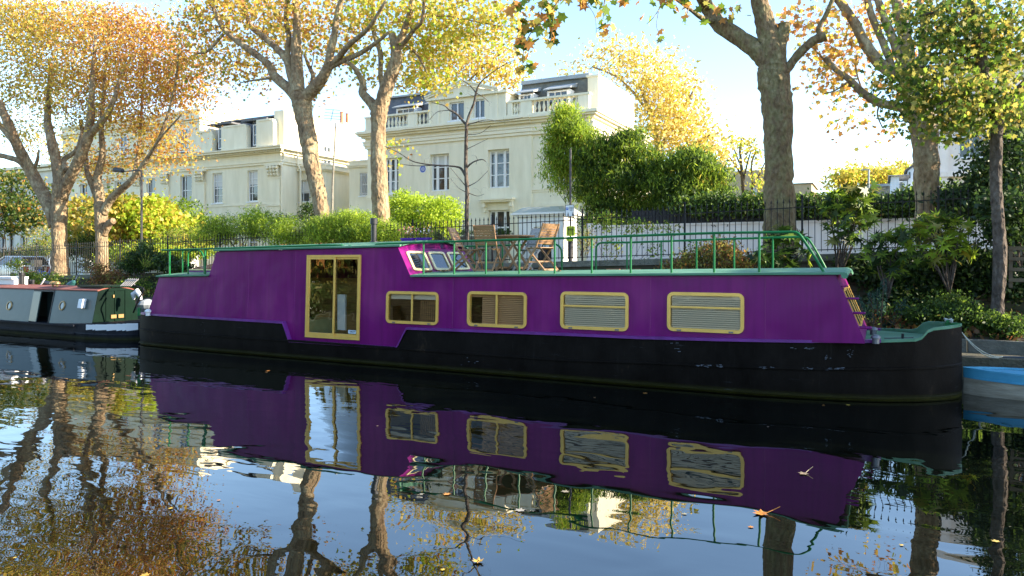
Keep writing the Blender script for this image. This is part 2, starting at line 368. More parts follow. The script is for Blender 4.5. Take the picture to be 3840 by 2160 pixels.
def wall(parent, name, x0, x1, z0, z1, Y, holes, m='stucco', deep=.2, back=None):
    xs = sorted({x0, x1} | {max(x0, min(x1, v)) for h in holes for v in h[:2]}); zz = sorted({z0, z1} | {max(z0, min(z1, v)) for h in holes for v in h[2:4]})
    q = MB()
    for i in range(len(xs)-1):
        for j in range(len(zz)-1):
            cx, cz = (xs[i]+xs[i+1])/2, (zz[j]+zz[j+1])/2
            if any(h[0] < cx < h[1] and h[2] < cz < h[3] for h in holes): continue
            q.add([(xs[i], Y, zz[j]), (xs[i+1], Y, zz[j]), (xs[i+1], Y, zz[j+1]), (xs[i], Y, zz[j+1])], [(0, 1, 2, 3)])
    for a, b, c, d in [h[:4] for h in holes]:
        q.add([(a, Y, c), (b, Y, c), (b, Y, d), (a, Y, d), (a, Y+deep, c), (b, Y+deep, c), (b, Y+deep, d), (a, Y+deep, d)], [(0, 4, 5, 1), (1, 5, 6, 2), (2, 6, 7, 3), (3, 7, 4, 0)])
    if back:   # side walls and top back to Y=back
        q.add([(x0, Y, z0), (x0, back, z0), (x0, back, z1), (x0, Y, z1)], [(0, 1, 2, 3)]).add([(x1, Y, z0), (x1, back, z0), (x1, back, z1), (x1, Y, z1)], [(3, 2, 1, 0)])
        q.add([(x0, Y, z1), (x1, Y, z1), (x1, back, z1), (x0, back, z1)], [(0, 1, 2, 3)])
    return q.build(name, m, parent, fix=False)
def window(parent, h, Y, cols=(1,), rows=(1,), fr=.06, mul=.03, deep=.16, blind=0, sill=True, m='white_paint', bars=False, heavy=None):
    x0, x1, z0, z1 = h[:4]; y = Y+deep; q = MB(); e = .004
    q.box(x0+e, x0+fr, y-.04, y+.06, z0+e, z1-e).box(x1-fr, x1-e, y-.04, y+.06, z0+e, z1-e).box(x0+fr, x1-fr, y-.039, y+.059, z1-fr, z1-e).box(x0+fr, x1-fr, y-.039, y+.059, z0+e, z0+fr)
    tw = sum(cols); x = x0+fr; W = x1-x0-2*fr
    for i, c in enumerate(cols[:-1]):
        x += W*c/tw; k = (heavy or mul)/2; q.box(x-k, x+k, y-.03, y+.05, z0+fr, z1-fr)
    tr = sum(rows); z = z0+fr; Hh = z1-z0-2*fr
    for i, c in enumerate(rows[:-1]):
        z += Hh*c/tr; k = mul/2*(1.5 if len(rows) in (2, 4) and i == len(rows)//2-1 else 1); q.box(x0+fr, x1-fr, y-.022, y+.045, z-k, z+k)
    if sill: q.box(x0-.08, x1+.08, Y-.07, Y+deep-.04, z0-.075, z0-.002)
    o = q.build('window', m, parent)
    MB().box(x0+fr*.5, x1-fr*.5, y+.02, y+.03, z0+fr*.5, z1-fr*.5).build('pane', 'glass', o)
    if blind: MB().box(x0+fr*1.2, x1-fr*1.2, y+.012, y+.018, z1-(z1-z0)*blind, z1-fr).build('blind', 'blind', o)
    if bars:
        b = MB(); n = 7
        for i in range(n): xx = x0+(x1-x0)*(i+.5)/n; b.box(xx-.012, xx+.012, Y+.02, Y+.044, z0, z1)
        for t in (.1, .9): b.box(x0, x1, Y+.018, Y+.046, z0+(z1-z0)*t-.012, z0+(z1-z0)*t+.012)
        b.build('window_bars', 'white_paint', o)
    return o
def hole(u0, u1, v0, v1, Y):
    a = P(u0, (v0+v1)/2, Y); b = P(u1, (v0+v1)/2, Y); uc = (u0+u1)/2
    return (a.x, b.x, P(uc, v1, Y).z, P(uc, v0, Y).z)
def band(q, x0, x1, Y, back, z0, z1, e): q.box(x0-e, x1+e, Y-e, back, z0, z1)
# ---- main villa (cream, pediment and balustrade)
Y2 = 34.0; hx = lambda u: P(u, 600, Y2).x; hz = lambda u, v: P(u, v, Y2).z
XL, XR = hx(1378), hx(2216); ZB = 1.2
H2 = thing('villa', 'large cream stucco villa with pediment and balustrade, blue plaque on its front', 'house', ((XL+XR)/2, Y2, ZB))
W = {k: hole(*v, Y2) for k, v in {'a': (1443, 1494, 606, 712), 'b': (1615, 1687, 569, 705), 'c': (1832, 1912, 548, 695), 'd': (2062, 2132, 538, 681), 'e': (1834, 1913, 788, 935), 'f': (2052, 2150, 782, 935), 'g': (1452, 1500, 800, 930)}.items()}
# round head heights so that windows share one line
for k in 'abcd': W[k] = (W[k][0], W[k][1], 5.98+.04, 8.08)
XA, XB = hx(1534), hx(1996)
wall(H2, 'wall', XL, XR, ZB, 9.3, Y2, list(W.values()), back=Y2+9)
q = MB(); q.box(XA, XB, Y2-.08, Y2+.002, ZB, ZB+.01)
# centre bay stands slightly proud: strips round its openings
cbh = [W['b'], W['c'], W['e']]
wall(H2, 'centre_bay', XA, XB, ZB, 8.75, Y2-.09, cbh, deep=.092)
MB().box(XA, XA+.001, Y2-.09, Y2, ZB, 8.75).box(XB-.001, XB, Y2-.09, Y2, ZB, 8.75).build('bay_return', 'stucco', H2)
for k, cols, bl in (('a', (1, 1.9, 1), 0), ('b', (1, 1.9, 1), .3), ('c', (1, 1.9, 1), .1), ('d', (1, 1.9, 1), 0)):
    window(H2, W[k], Y2, cols, (1, 1, 1), fr=.09, heavy=.16, mul=.05, blind=bl, deep=.18)
window(H2, W['e'], Y2, (1, 1.9, 1), (1.3, 1), fr=.08, heavy=.14, mul=.05, sill=False); window(H2, W['g'], Y2, (1, 1), (1, 1)); window(H2, W['f'], Y2, (1, 1, 1), (1, 1), blind=.4)
q = MB(); band(q, XL, XR, Y2, Y2+9.1, 5.80, 5.96, .06); band(q, XL, XR, Y2, Y2+9.1, 5.70, 5.80, .03)
MBs = q.build('string_course', 'stucco_trim', H2)
q = MB()
for z0, z1, e in ((8.70, 8.86, .12), (8.86, 9.05, .18), (9.05, 9.12, .22), (9.30, 9.42, .26), (9.42, 9.52, .42), (9.52, 9.66, .52), (9.66, 9.70, .44)): band(q, XL, XR, Y2, Y2+9.2, z0, z1, e)
band(q, XL, XR, Y2, Y2+9.1, 9.12, 9.30, .10)
for z0, z1, e in ((8.71, 8.85, .18), (8.865, 9.045, .24), (9.055, 9.115, .28), (9.31, 9.41, .32), (9.43, 9.51, .48), (9.53, 9.65, .58)): q.box(XA-.05, XB+.05, Y2-e, Y2, z0, z1)
q.build('cornice', 'stucco_trim', H2)
# hood over the garden door
hd = W['e']; hc = (hd[0]+hd[1])/2; hzv = hz(1870, 752); q = MB()
q.box(hc-1.0, hc+1.0, Y2-.5, Y2-.08, hzv, hzv+.10).box(hc-.92, hc+.92, Y2-.42, Y2-.08, hzv-.1, hzv)
for s in (-1, 1): q.box(hc+s*.82-.09, hc+s*.82+.09, Y2-.34, Y2-.08, hzv-.36, hzv-.1).box(hc+s*.82-.07, hc+s*.82+.07, Y2-.2, Y2-.08, hzv-.62, hzv-.36)
q.build('door_hood', 'stucco_trim', H2)
fz = W['f']; q = MB().box(fz[0]-.2, fz[1]+.25, Y2-.14, Y2+.01, fz[3]+.12, fz[3]+.26); q.build('window_hood', 'stucco_trim', H2)
# parapet, balustrade, piers
ZP0, ZP1 = 9.70, 10.56
def piers(spans): 
    q = MB()
    for a, b in spans: q.box(a, b, Y2-.20, Y2+.10, ZP0, ZP1-.1).box(a-.03, b+.03, Y2-.235, Y2+.14, ZP0, ZP0+.12)
    return q
spans_p = [(hx(1378), hx(1400)), (hx(1536), hx(1570)), (hx(1909), hx(1927)), (hx(1958), hx(1999)), (hx(2172), hx(2213))]
for s_ in spans_p: piers([s_]).build('parapet_pier', 'stucco', H2)
bals = [(hx(1400), hx(1536)), (hx(1570), hx(1614)), (hx(1927), hx(1958)), (hx(1999), hx(2172))]
for a, b in bals:
    q = MB(); n = max(3, int((b-a)/.235))
    for i in range(n):
        x = a+(b-a)*(i+.5)/n
        q.lathe([(.075, 0), (.075, .05), (.045, .08), (.085, .22), (.085, .28), (.04, .48), (.045, .56), (.075, .58), (.075, .64)], (x, Y2-.05, ZP0+.12), 8)
    q.box(a, b, Y2-.18, Y2+.08, ZP0, ZP0+.12); q.build('balustrade', 'stucco', H2)
for a, b in ((XL-.05, hx(1614)), (hx(1909), XR+.03)): MB().box(a, b, Y2-.24, Y2+.14, ZP1-.1, ZP1).build('coping', 'stucco_trim', H2)
# attic block with two casements under a pediment
xa, xb = hx(1615), hx(1905); ah = [hole(1690, 1745, 408, 458, Y2), hole(1780, 1822, 400, 450, Y2)]; ah = [(h[0], h[1], 9.83, 10.85) for h in ah]
wall(H2, 'attic_wall', xa, xb, 9.70, 11.04, Y2-.16, ah, back=Y2+4)
for h in ah: window(H2, h, Y2-.16, (1, 1), (1,), fr=.07, heavy=.08, blind=0)
q = MB(); 
for x in (xa, xa+.55, xb-.65, xb-.12): q.box(x, x+.12, Y2-.21, Y2-.155, 9.72, 11.04)
q.box(xa-.12, xb+.12, Y2-.34, Y2+4.05, 11.04, 11.16); q.build('attic_trim', 'stucco_trim', H2)
pa, pb = hx(1617), hx(1868); pm = (pa+pb)/2; pz = 11.16; ph = P(1747, 312, Y2).z-pz
q = MB(); q.prism([(pa, Y2-.2, pz), (pb, Y2-.2, pz), (pm, Y2-.2, pz+ph-.1)], (0, 4, 0))
for a, b in (((pa-.2, pz+.02), (pm, pz+ph)), ((pb+.2, pz+.02), (pm, pz+ph))):
    q.bar((a[0], Y2-.26, a[1]), (b[0], Y2-.26, b[1]), .22, .12, up=(0, 0, 1))
    q.bar((a[0], Y2-.36, a[1]+.09), (b[0], Y2-.36, b[1]+.09), .12, .08)
q.build('pediment', 'stucco', H2)
# mansard roof with dormers
def mansard(parent, x0, x1, Yb, z0, z1, slope, m, name='roof'):
    q = MB().hexa([(x0, Yb, z0), (x1, Yb, z0), (x1, Yb+6.5, z0), (x0, Yb+6.5, z0)], [(x0, Yb+slope, z1), (x1, Yb+slope, z1), (x1, Yb+6.0, z1), (x0, Yb+6.0, z1)])
    return q.build(name, m, parent)
mansard(H2, hx(1395), xa-.02, Y2+.7, 9.68, 11.9, .7, 'slate'); mansard(H2, xb+.1, XR-.6, Y2+.7, 9.68, 11.75, .8, 'oldslate')
q = MB().box(hx(1395)-.05, xa-.03, Y2+1.25, Y2+6.8, 11.9, 12.0).box(xb+.11, XR-.61, Y2+1.35, Y2+6.8, 11.75, 11.95).box(pm-1, XR-.65, Y2+4.1, Y2+7, 11.0, 11.9); q.build('roof_flat', 'lead', H2)
for u0, u1 in ((1462, 1540), (1583, 1612), (1925, 1982), (2033, 2120)):
    x0, x1 = hx(u0), hx(u1); q = MB().box(x0, x1, Y2+.62, Y2+1.7, 9.9, 11.05); dm = q.build('dormer', 'white_paint', H2)
    w_ = window(dm, (x0+.1, x1-.1, 10.2, 10.98), Y2+.60, (1, 1, 1), (1, 1), fr=.05, deep=-.02, sill=False); w_.name = 'dormer_window'
    MB().hexa([(x0-.12, Y2+.35, 11.05), (x1+.12, Y2+.35, 11.05), (x1+.12, Y2+1.7, 11.35), (x0-.12, Y2+1.7, 11.35)], [(x0-.12, Y2+.35, 11.10), (x1+.12, Y2+.35, 11.10), (x1+.12, Y2+1.7, 11.62), (x0-.12, Y2+1.7, 11.62)]).build('dormer_roof', 'lead', dm)
# gable wall on the sunny end, chimneys, lower rear wing
q = MB().box(XR-.55, XR+.02, Y2+1.0, Y2+7.1, 9.6, 11.62).box(XR-.62, XR+.05, Y2+.95, Y2+7.15, 11.62, 11.72); q.build('gable_wall', 'stucco', H2)
cx0, cx1, cx2, cx3 = [P(u, 300, Y2+3.5).x for u in (1782, 1804, 1812, 1846)]; q = MB().box(cx0, cx1, Y2+3.0, Y2+3.9, 11.0, 12.6).box(cx2, cx3, Y2+3.4, Y2+4.2, 11.0, 12.25); ch = q.build('chimney', 'stucco', H2)
for x in (cx2+.2, cx3-.2): MB().lathe([(.10, 0), (.08, .2), (.10, .25)], (x, Y2+3.7, 12.25), 10).build('chimney_pot', 'terracotta', ch)
q = MB().hexa([(XR-3, Y2+7.15, ZB), (XR-.05, Y2+7.15, ZB), (XR-.05, Y2+14, ZB), (XR-3, Y2+14, ZB)], [(XR-3, Y2+7.15, 9.0), (XR-.05, Y2+7.15, 9.0), (XR-.05, Y2+14, 7.4), (XR-3, Y2+14, 7.4)]); q.build('rear_wing', 'stucco', H2)
# left annexe with the barred window
ax0, ax1 = P(1310, 600, 36).x, XL-.3; ah = hole(1349, 1378, 648, 734, 36)
wall(H2, 'annexe_wall', ax0, ax1+.6, ZB, 8.35, 36, [ah], back=40); window(H2, ah, 36, (1, 1), (1, 1), bars=True)
q = MB(); band(q, ax0, ax1+.6, 36, 40.02, 8.0, 8.1, .1); band(q, ax0, ax1+.6, 36, 40.02, 8.1, 8.22, .16); band(q, ax0, ax1+.6, 36, 40.02, 8.35, 8.45, .04)
q.build('annexe_cornice', 'stucco_trim', H2); q = MB(); q.box(P(1262, 760, 35).x, ax1+.7, 35.0, 36, 5.0, 5.25).box(P(1262, 760, 35).x+.2, ax1+.7, 35.2, 36, ZB, 5.0); q.build('annexe_porch', 'stucco_trim', H2)
# blue plaque
M['plaque'] = mat('plaque_blue', (.03, .09, .38), .4); M['white_flat'] = mat('white_flat', (.8, .8, .8), .6)
def text(body, size, m, parent, loc, rot=(R(90), 0, 0), name='lettering', align='CENTER', ext=.002):
    c = bpy.data.curves.new(name, 'FONT'); c.body = body; c.size = size; c.align_x = align; c.align_y = 'CENTER'; c.extrude = ext; c.space_line = .95
    o = bpy.data.objects.new(name, c); dg = None
    COL.objects.link(o); bpy.context.view_layer.update(); me = bpy.data.meshes.new_from_object(o.evaluated_get(bpy.context.evaluated_depsgraph_get())); bpy.data.objects.remove(o); bpy.data.curves.remove(c)
    me.transform(Matrix.Translation(Vector(loc)) @ Matrix.Rotation(rot[2], 4, 'Z') @ Matrix.Rotation(rot[0], 4, 'X'))
    me.materials.clear(); return link(me, name, m, parent)
pc = P(1585, 634, Y2-.12); vs = []; q = MB()
n = 28; f = [(pc.x+math.cos(2*math.pi*i/n)*.21, Y2-.105, pc.z+math.sin(2*math.pi*i/n)*.21) for i in range(n)]
q.prism(f, (0, .03, 0)); pq = q.build('plaque', 'plaque', H2)
q = MB()
for i in range(n):
    t0, t1 = 2*math.pi*i/n, 2*math.pi*(i+1)/n
    pt = lambda r, t, y: (pc.x+math.cos(t)*r, y, pc.z+math.sin(t)*r)
    q.add([pt(.195, t0, Y2-.109), pt(.22, t0, Y2-.109), pt(.22, t1, Y2-.109), pt(.195, t1, Y2-.109), pt(.195, t0, Y2-.08), pt(.22, t0, Y2-.08), pt(.22, t1, Y2-.08), pt(.195, t1, Y2-.08)], [(0, 1, 2, 3), (1, 5, 6, 2), (0, 3, 7, 4)])
q.build('plaque_rim', 'white_flat', pq)
q = MB()
for k, (wd, dz) in enumerate(((.12, .11), (.22, .06), (.28, .01), (.24, -.04), (.16, -.09))):
    x = pc.x-wd/2
    while x < pc.x+wd/2: e = rnd.uniform(.012, .03); q.box(x, x+e, Y2-.111, Y2-.106, pc.z+dz-.011, pc.z+dz+.011); x += e+.009
q.build('plaque_writing', 'white_flat', pq)
# ---- second villa on the left
XR3 = P(1052, 552, Y2).x; XT = P(752, 600, Y2).x; XL3 = P(236, 600, Y2).x
H3 = thing('villa', 'long cream stucco villa with fluted pilasters, dark attic dormers and red chimney pots', 'house', ((XL3+XR3)/2, Y2, ZB))
W3 = [hole(796, 834, 652, 766, Y2), hole(928, 966, 640, 760, Y2), hole(676, 719, 670, 760, Y2), hole(549, 582, 680, 760, Y2), hole(430, 470, 690, 780, Y2), hole(300, 345, 700, 790, Y2)]
W3 = [(h[0], h[1], 5.98, 8.0) for h in W3]; G3 = [(h[0], h[1], 2.2, 4.5) for h in W3[:4]]
wall(H3, 'wall', XL3, XR3, ZB, 9.1, Y2, W3+G3, back=Y2+7)
for i, h in enumerate(W3): window(H3, h, Y2, (.4, 1), (1, 1, 1, 1) if i < 2 else (1, 1), blind=.45 if i < 2 else 0, fr=.07)
for h in G3: window(H3, h, Y2, (1, 1), (1, 1), fr=.07)
q = MB()
for z0, z1, e in ((8.28, 8.42, .10), (8.42, 8.50, .16), (9.0, 9.08, .18), (9.08, 9.17, .24), (9.17, 9.30, .50), (9.30, 9.38, .58)): band(q, XL3, XR3, Y2, Y2+7.1, z0, z1, e)
x = XL3
while x < XR3+.4: q.box(x, x+.07, Y2-.34, Y2-.2, 9.06, 9.165); x += .14
q.build('cornice', 'stucco_trim', H3)
q = MB()
for z in (5.74, 5.1, 4.75): q.box(XT+.3, XR3-.75, Y2-.045, Y2+.001, z, z+.1)
q.build('string_course', 'stucco_trim', H3)
M['flute'] = M['stucco_trim']
for u0, u1 in ((1003, 1048), (734, 765), (606, 630), (500, 524), (380, 404)):
    a, b = P(u0, 700, Y2-.12).x, P(u1, 700, Y2-.12).x; q = MB().box(a, b, Y2-.12, Y2-.001, ZB, 7.35).box(a-.05, b+.05, Y2-.17, Y2-.001, 5.6, 5.75); ps = q.build('pilaster', 'stucco', H3)
    c = MB().box(a-.03, b+.03, Y2-.15, Y2-.001, 7.35, 7.42).box(a-.12, b+.12, Y2-.28, Y2-.001, 8.16, 8.277)
    for row in range(3):
        for k in range(4):
            x = a+(b-a)*(k+.5)/4; z = 7.5+row*.22; s_ = .09+.02*row
            c.tube([(x, Y2-.13, z), (x, Y2-.2-.03*row, z+.12), (x+(k-1.5)*.03, Y2-.26-.03*row, z+.17)], [s_*.6, s_, s_*.35], 6)
    c.build('capital', 'stucco_trim', ps)
# attic: curved-end parapet blocks, dark mansard, dormer windows
def attic(u0, u1, top, ends=(0, 1)):
    x0, x1 = P(u0, 560, Y2).x, P(u1, 560, Y2).x; z0 = 9.38; pts = [(x0, z0), (x1, z0)]
    if ends[1]: pts += [(x1, top-.35)]+[(x1-.0-.22*(1-math.cos(t)), top-.35+.35*math.sin(t)) for t in (.4, .8, 1.2, 1.57)]
    else: pts += [(x1, top)]
    if ends[0]: pts += [(x0+.22*(1-math.cos(t)), top-.35+.35*math.sin(t)) for t in (1.57, 1.2, .8, .4)]+[(x0, top-.35)]
    else: pts += [(x0, top)]
    q = MB().prism([(x, Y2-.12, z) for x, z in pts], (0, .4, 0)).box(x0+.25, x1-.25, Y2-.16, Y2-.121, top-.12, top-.02)
    return q.build('attic_parapet', 'stucco', H3)
attic(740, 800, 10.9); attic(835, 929, 11.05); attic(966, 1030, 11.2)
xq = P(790, 560, Y2).x
mansard(H3, P(790, 560, Y2).x, XR3-.9, Y2+.3, 9.38, 11.55, .75, 'slate')
q = MB().box(xq-.1, XR3-.85, Y2+.9, Y2+6.9, 11.55, 11.66)
q.build('roof_flat', 'slate', H3)
for u0, u1 in ((812, 836), (942, 966)):
    x0, x1 = P(u0, 530, Y2).x, P(u1, 530, Y2).x; d = MB().box(x0-.1, x1+.5, Y2+.22, Y2+1, 9.5, 11.2).build('dormer', 'slate', H3)
    ww = window(d, (x0, x1, 9.62, 11.0), Y2+.2, (1,), (1, 1), fr=.07, deep=-.02, sill=False); ww.name = 'dormer_window'
    MB().box(x0-.8, x1+.9, Y2-.1, Y2+1, 11.2, 11.3).build('dormer_roof', 'slate', d)
# tall left part
q = MB().box(XL3, XT, Y2-.05, Y2+6.8, 9.38, 12.3); q.build('upper_wall', 'stucco', H3)
q = MB(); band(q, XL3, XT, Y2-.05, Y2+6.9, 11.6, 11.7, .08); band(q, XL3, XT, Y2-.05, Y2+6.9, 11.75, 11.95, .2); band(q, XL3, XT, Y2-.05, Y2+6.9, 12.3, 12.45, .1); q.build('upper_cornice', 'stucco_trim', H3)
for u in (696, 596, 470):
    x = P(u, 500, Y2).x; window(H3, (x-.42, x+.42, 9.6, 11.2), Y2-.05, (1, 1), (1, 1), deep=-.03, fr=.07)
# sunny gable side, chimneys with pots
q = MB().box(XR3-.85, XR3+.0, Y2+.3, Y2+7.4, 9.38, 11.75); q.box(XR3-.9, XR3+.04, Y2+2, Y2+2.8, 11.75, 13.2).box(XR3-.9, XR3+.04, Y2+6.0, Y2+7.4, 11.75, 11.95); gb = q.build('gable_wall', 'stucco', H3)
for y in (6.3, 6.9): MB().lathe([(.15, 0), (.12, .1), (.11, .75), (.15, .8)], (XR3-.4, Y2+y, 11.95), 12).build('chimney_pot', 'terracotta', H3)
gw = MB(); x = XR3+.01
for yy in (Y2+3.9,):
    gw.box(x-.02, x+.03, yy, yy+.75, 8.75, 10.0); o = gw.build('window', 'white_paint', H3)
    p_ = MB()
    for i in range(2):
        for j in range(3): p_.box(x+.02, x+.035, yy+.07+i*.34, yy+.34+i*.34, 8.83+j*.39, 9.15+j*.39)
    p_.build('pane', 'glass', o)
# two-storey side wing
sx1 = P(1222, 640, 35.6).x; wh = hole(1123, 1164, 674, 757, 35.6)
wall(H3, 'wing_wall', XR3+.01, sx1, ZB, 8.25, 35.6, [wh, (wh[0], wh[1], 2.3, 4.3)], back=38.6); window(H3, wh, 35.6, (.3, 1, .3), (1, 1), blind=.6)
q = MB(); band(q, XR3+.15, sx1, 35.6, 38.62, 7.85, 7.95, .08); band(q, XR3+.25, sx1, 35.6, 38.62, 7.95, 8.1, .2); band(q, XR3+.1, sx1, 35.6, 38.62, 8.25, 8.33, .04); q.build('wing_cornice', 'stucco_trim', H3)
q = MB(); q.tube([(XR3+.12, Y2-.02, ZB), (XR3+.12, Y2-.02, 8.3), (XR3+.1, Y2+.2, 8.6), (XR3+.1, Y2+.2, 9.0)], .06, 8); q.tube([(XR3+.35, Y2+1.4, ZB), (XR3+.35, Y2+1.4, 8.0), (XR3+.2, Y2+1.3, 8.4), (XR3+.2, Y2+1.3, 9.8)], .06, 8); q.build('drainpipe', 'stucco_trim', H3)
# ---- third villa, far left
XR4 = XL3-1.2; XL4 = P(-60, 700, Y2).x
H4 = thing('villa', 'pale stucco villa half hidden behind the plane trees at far left', 'house', ((XL4+XR4)/2, Y2, ZB))
W4 = [(XR4-2.2-i*3.0, XR4-1.2-i*3.0, z, z+2.0) for i in range(5) for z in (2.2, 5.9)]
wall(H4, 'wall', XL4, XR4, ZB, 9.6, Y2+.4, W4, m='stucco_grey', back=Y2+9)
for h in W4: window(H4, h, Y2+.4, (1, 1), (1, 1), fr=.07)
q = MB(); band(q, XL4, XR4, Y2+.4, Y2+9.1, 9.3, 9.5, .2); band(q, XL4, XR4, Y2+.4, Y2+9.1, 9.6, 9.8, .4); q.build('cornice', 'stucco_trim', H4)
q = MB()
for x in (XR4-.5, XR4-6.3): q.tube([(x, Y2+.3, ZB), (x, Y2+.3, 9.3)], .07, 8)
q.build('drainpipe', 'iron', H4)
# ---- garden walls, porch
gx0 = P(2217, 845, 26).x
GW = thing('garden_wall', 'white rendered garden wall with a black trellis along its top, across the road', 'wall', (0, 26, 2.2))
def slopebox(q, x0, x1, y0, y1, zb, zt, n=6, f=zs):
    for i in range(n):
        a = x0+(x1-x0)*i/n; b = x0+(x1-x0)*(i+1)/n
        q.hexa([(a, y0, f(a)+zb), (b, y0, f(b)+zb), (b, y1, f(b)+zb), (a, y1, f(a)+zb)], [(a, y0, f(a)+zt), (b, y0, f(b)+zt), (b, y1, f(b)+zt), (a, y1, f(a)+zt)])
    return q
flat = lambda X: 2.2
slopebox(MB(), gx0, 14, 26, 26.2, -.6, 1.2, f=flat).build('render_face', 'pinkwall', GW)
slopebox(MB(), gx0-.05, 14, 25.95, 26.25, 1.2, 1.27, f=flat).box(gx0-.15, gx0+.4, 25.9, 26.35, 1.6, 3.55).build('wall_coping', 'pinkwall', GW)
M['blackwood'] = mat('blackwood', (.012, .011, .013), .7)
q = MB(); x = gx0+1.6
while x < 14: q.box(x, x+.11, 26.06, 26.1, 3.47, 3.95); x += .13
q.box(gx0+1.6, 14, 26.11, 26.16, 3.47, 3.99).build('trellis_board', 'blackwood', GW)
# green porch over the garden gate
px0, px1 = P(1946, 860, 27).x, P(2112, 860, 27).x
M['porch_lead'] = mat('porch_lead', (.34, .36, .30), .7, noise_to=(.46, .47, .40), vscale=3)
PO = thing('garden_porch', 'white garden gate porch with weathered cornice behind the railings', 'porch', ((px0+px1)/2, 27, 2.0))
gz0, gz1 = P(2035, 955, 27).z, P(2035, 812, 27).z; da, db = P(2003, 900, 27).x, P(2068, 900, 27).x
wall(PO, 'pier_wall', px0, px1, 1.3, gz1, 27, [(da, db, 1.3, gz1-.42)], m='white_paint', deep=.3, back=28.5)
q = MB().box(px0-.12, px1+.12, 26.85, 28.6, gz1, gz1+.08).box(px0-.25, px1+.25, 26.72, 28.7, gz1+.08, gz1+.16); q.build('cornice', 'white_paint', PO)
MB().hexa([(px0-.22, 26.75, gz1+.16), (px1+.22, 26.75, gz1+.16), (px1+.22, 28.7, gz1+.16), (px0-.22, 28.7, gz1+.16)], [(px0+.1, 27.2, gz1+.42), (px1-.1, 27.2, gz1+.42), (px1-.1, 28.3, gz1+.42), (px0+.1, 28.3, gz1+.42)]).build('porch_roof', 'porch_lead', PO)
dr = MB().box(da+.05, db-.05, 27.26, 27.31, 1.3, gz1-.45).build('gate_door', 'blackwood', PO)
M['pinknote'] = mat('pinknote', (.75, .3, .45), .8); M['bluenote'] = mat('bluenote', (.55, .68, .75), .8)
MB().box(da+.35, da+.6, 27.24, 27.262, gz1-.95, gz1-.7).build('pink_note', 'pinknote', dr); MB().box(da+.3, da+.62, 27.24, 27.262, gz1-1.3, gz1-1.05).build('blue_note', 'bluenote', dr)
LW = thing('garden_wall', 'low grey rendered front wall left of the white porch', 'wall', (-14, 26, 2))
lx0, lx1 = P(1240, 880, 26).x, px0-.1
slopebox(MB(), lx0, lx1, 26, 26.25, -.9, .85, f=flat).build('render_face', 'stone', LW); slopebox(MB(), lx0, lx1, 25.94, 26.31, .85, .95, f=flat).build('wall_coping', 'coping', LW)
# wall in front of the left villa with white gate piers
LW2 = thing('garden_wall', 'low rendered wall in front of the long left villa', 'wall', (-30, 27, 1.2))
slopebox(MB(), -60, lx0-1.5, 27, 27.25, -.4, .95).build('render_face', 'stucco_grey', LW2)
for lab, u0, u1, vt, Y in (('white square gate pier between the two left plane trees', 286, 324, 957, 26), ('white gate pier seen behind the stern handrail', 686, 720, 950, 26)):
    a, b = P(u0, 1000, Y).x, P(u1-7, 1000, Y).x; t = P((u0+u1)/2, vt, Y).z
    g = thing('gate_pier', lab, 'gate pier', ((a+b)/2, Y, 1)); MB().box(a, b, Y, Y+.55, .9, t-.1).build('shaft', 'white_paint', g); bevel(MB().box(a-.07, b+.07, Y-.07, Y+.62, t-.1, t).build('cap', 'white_paint', g), .02)
# ---- far buildings
M['brownbrick'] = mat('brownbrick', (.42, .32, .20), .9, var=.15)
a, b = P(2790, 700, 95).x, P(2868, 700, 95).x; FB = thing('house', 'distant ochre brick house left of the big right-hand trunk', 'house', (a, 95, 2))
wall(FB, 'wall', a-3, b, 0, P(2830, 638, 95).z, 95, [], m='brownbrick', back=104); h = hole(2826, 2837, 705, 731, 95); window(FB, h, 94.9, (1, 1), (1, 1), deep=-.02)
wall(FB, 'low_wing', P(2745, 700, 96).x, P(2792, 700, 96).x, 0, P(2770, 696, 96).z, 95.5, [], m='brownbrick', back=104)
a, b = P(2960, 700, 95).x, P(3043, 700, 95).x; FB2 = thing('house', 'distant flat-roofed brick house just right of the big right-hand trunk', 'house', (a, 95, 2))
wall(FB2, 'wall', a, b, 0, P(3000, 690, 95).z, 95, [], m='brownbrick', back=104); MB().box(a-.2, b+.2, 94.8, 104.2, P(3000, 690, 95).z, P(3000, 687, 95).z).build('parapet', 'stone', FB2)
M['paleblue'] = stucco('paleblue', (.70, .76, .84))
a, b = P(3404, 650, 70).x, P(3476, 650, 70).x; zt = P(3440, 587, 70).z; ze = P(3404, 640, 70).z
FB3 = thing('house', 'pale blue-white gabled house beyond the hedge beside the second right trunk', 'house', (a, 70, 2))
MB().prism([(a, 70, 0), (b, 70, 0), (b, 70, ze), ((a+b)/2+.8, 70, zt), (a, 70, ze)], (0, 8, 0)).build('wall', 'paleblue', FB3)
q = MB().bar((a-.2, 74, ze), ((a+b)/2+.8, 74, zt+.05), 8.4, .12); q.build('roof', 'slate', FB3)
MB().box(P(3408, 650, 70).x, P(3414, 650, 70).x, 69.93, 70.02, P(3410, 668, 70).z, P(3410, 645, 70).z).build('window', 'glass', FB3)
a, b = P(3342, 690, 66).x, P(3402, 690, 66).x; FB4 = thing('house', 'small white house with grey slate roof beyond the hedge', 'house', (a, 66, 2)); ze = P(3370, 678, 66).z; zt = P(3370, 655, 66).z
MB().box(a, a+(b-a)*.5, 66, 72, 0, ze+.4).box(a+(b-a)*.5, b, 66.3, 72, 0, ze).build('wall', 'paleblue', FB4)
MB().prism([(a-.2, 65.7, ze+.4), (a-.2, 72, ze+.4), (a-.2, 69, zt+.3)], (b-a+.4, 0, 0)).build('roof', 'slate', FB4); MB().box(a+(b-a)*.56, b-.3, 66.22, 66.32, ze-1.0, ze-.1).build('window', 'glass', FB4)
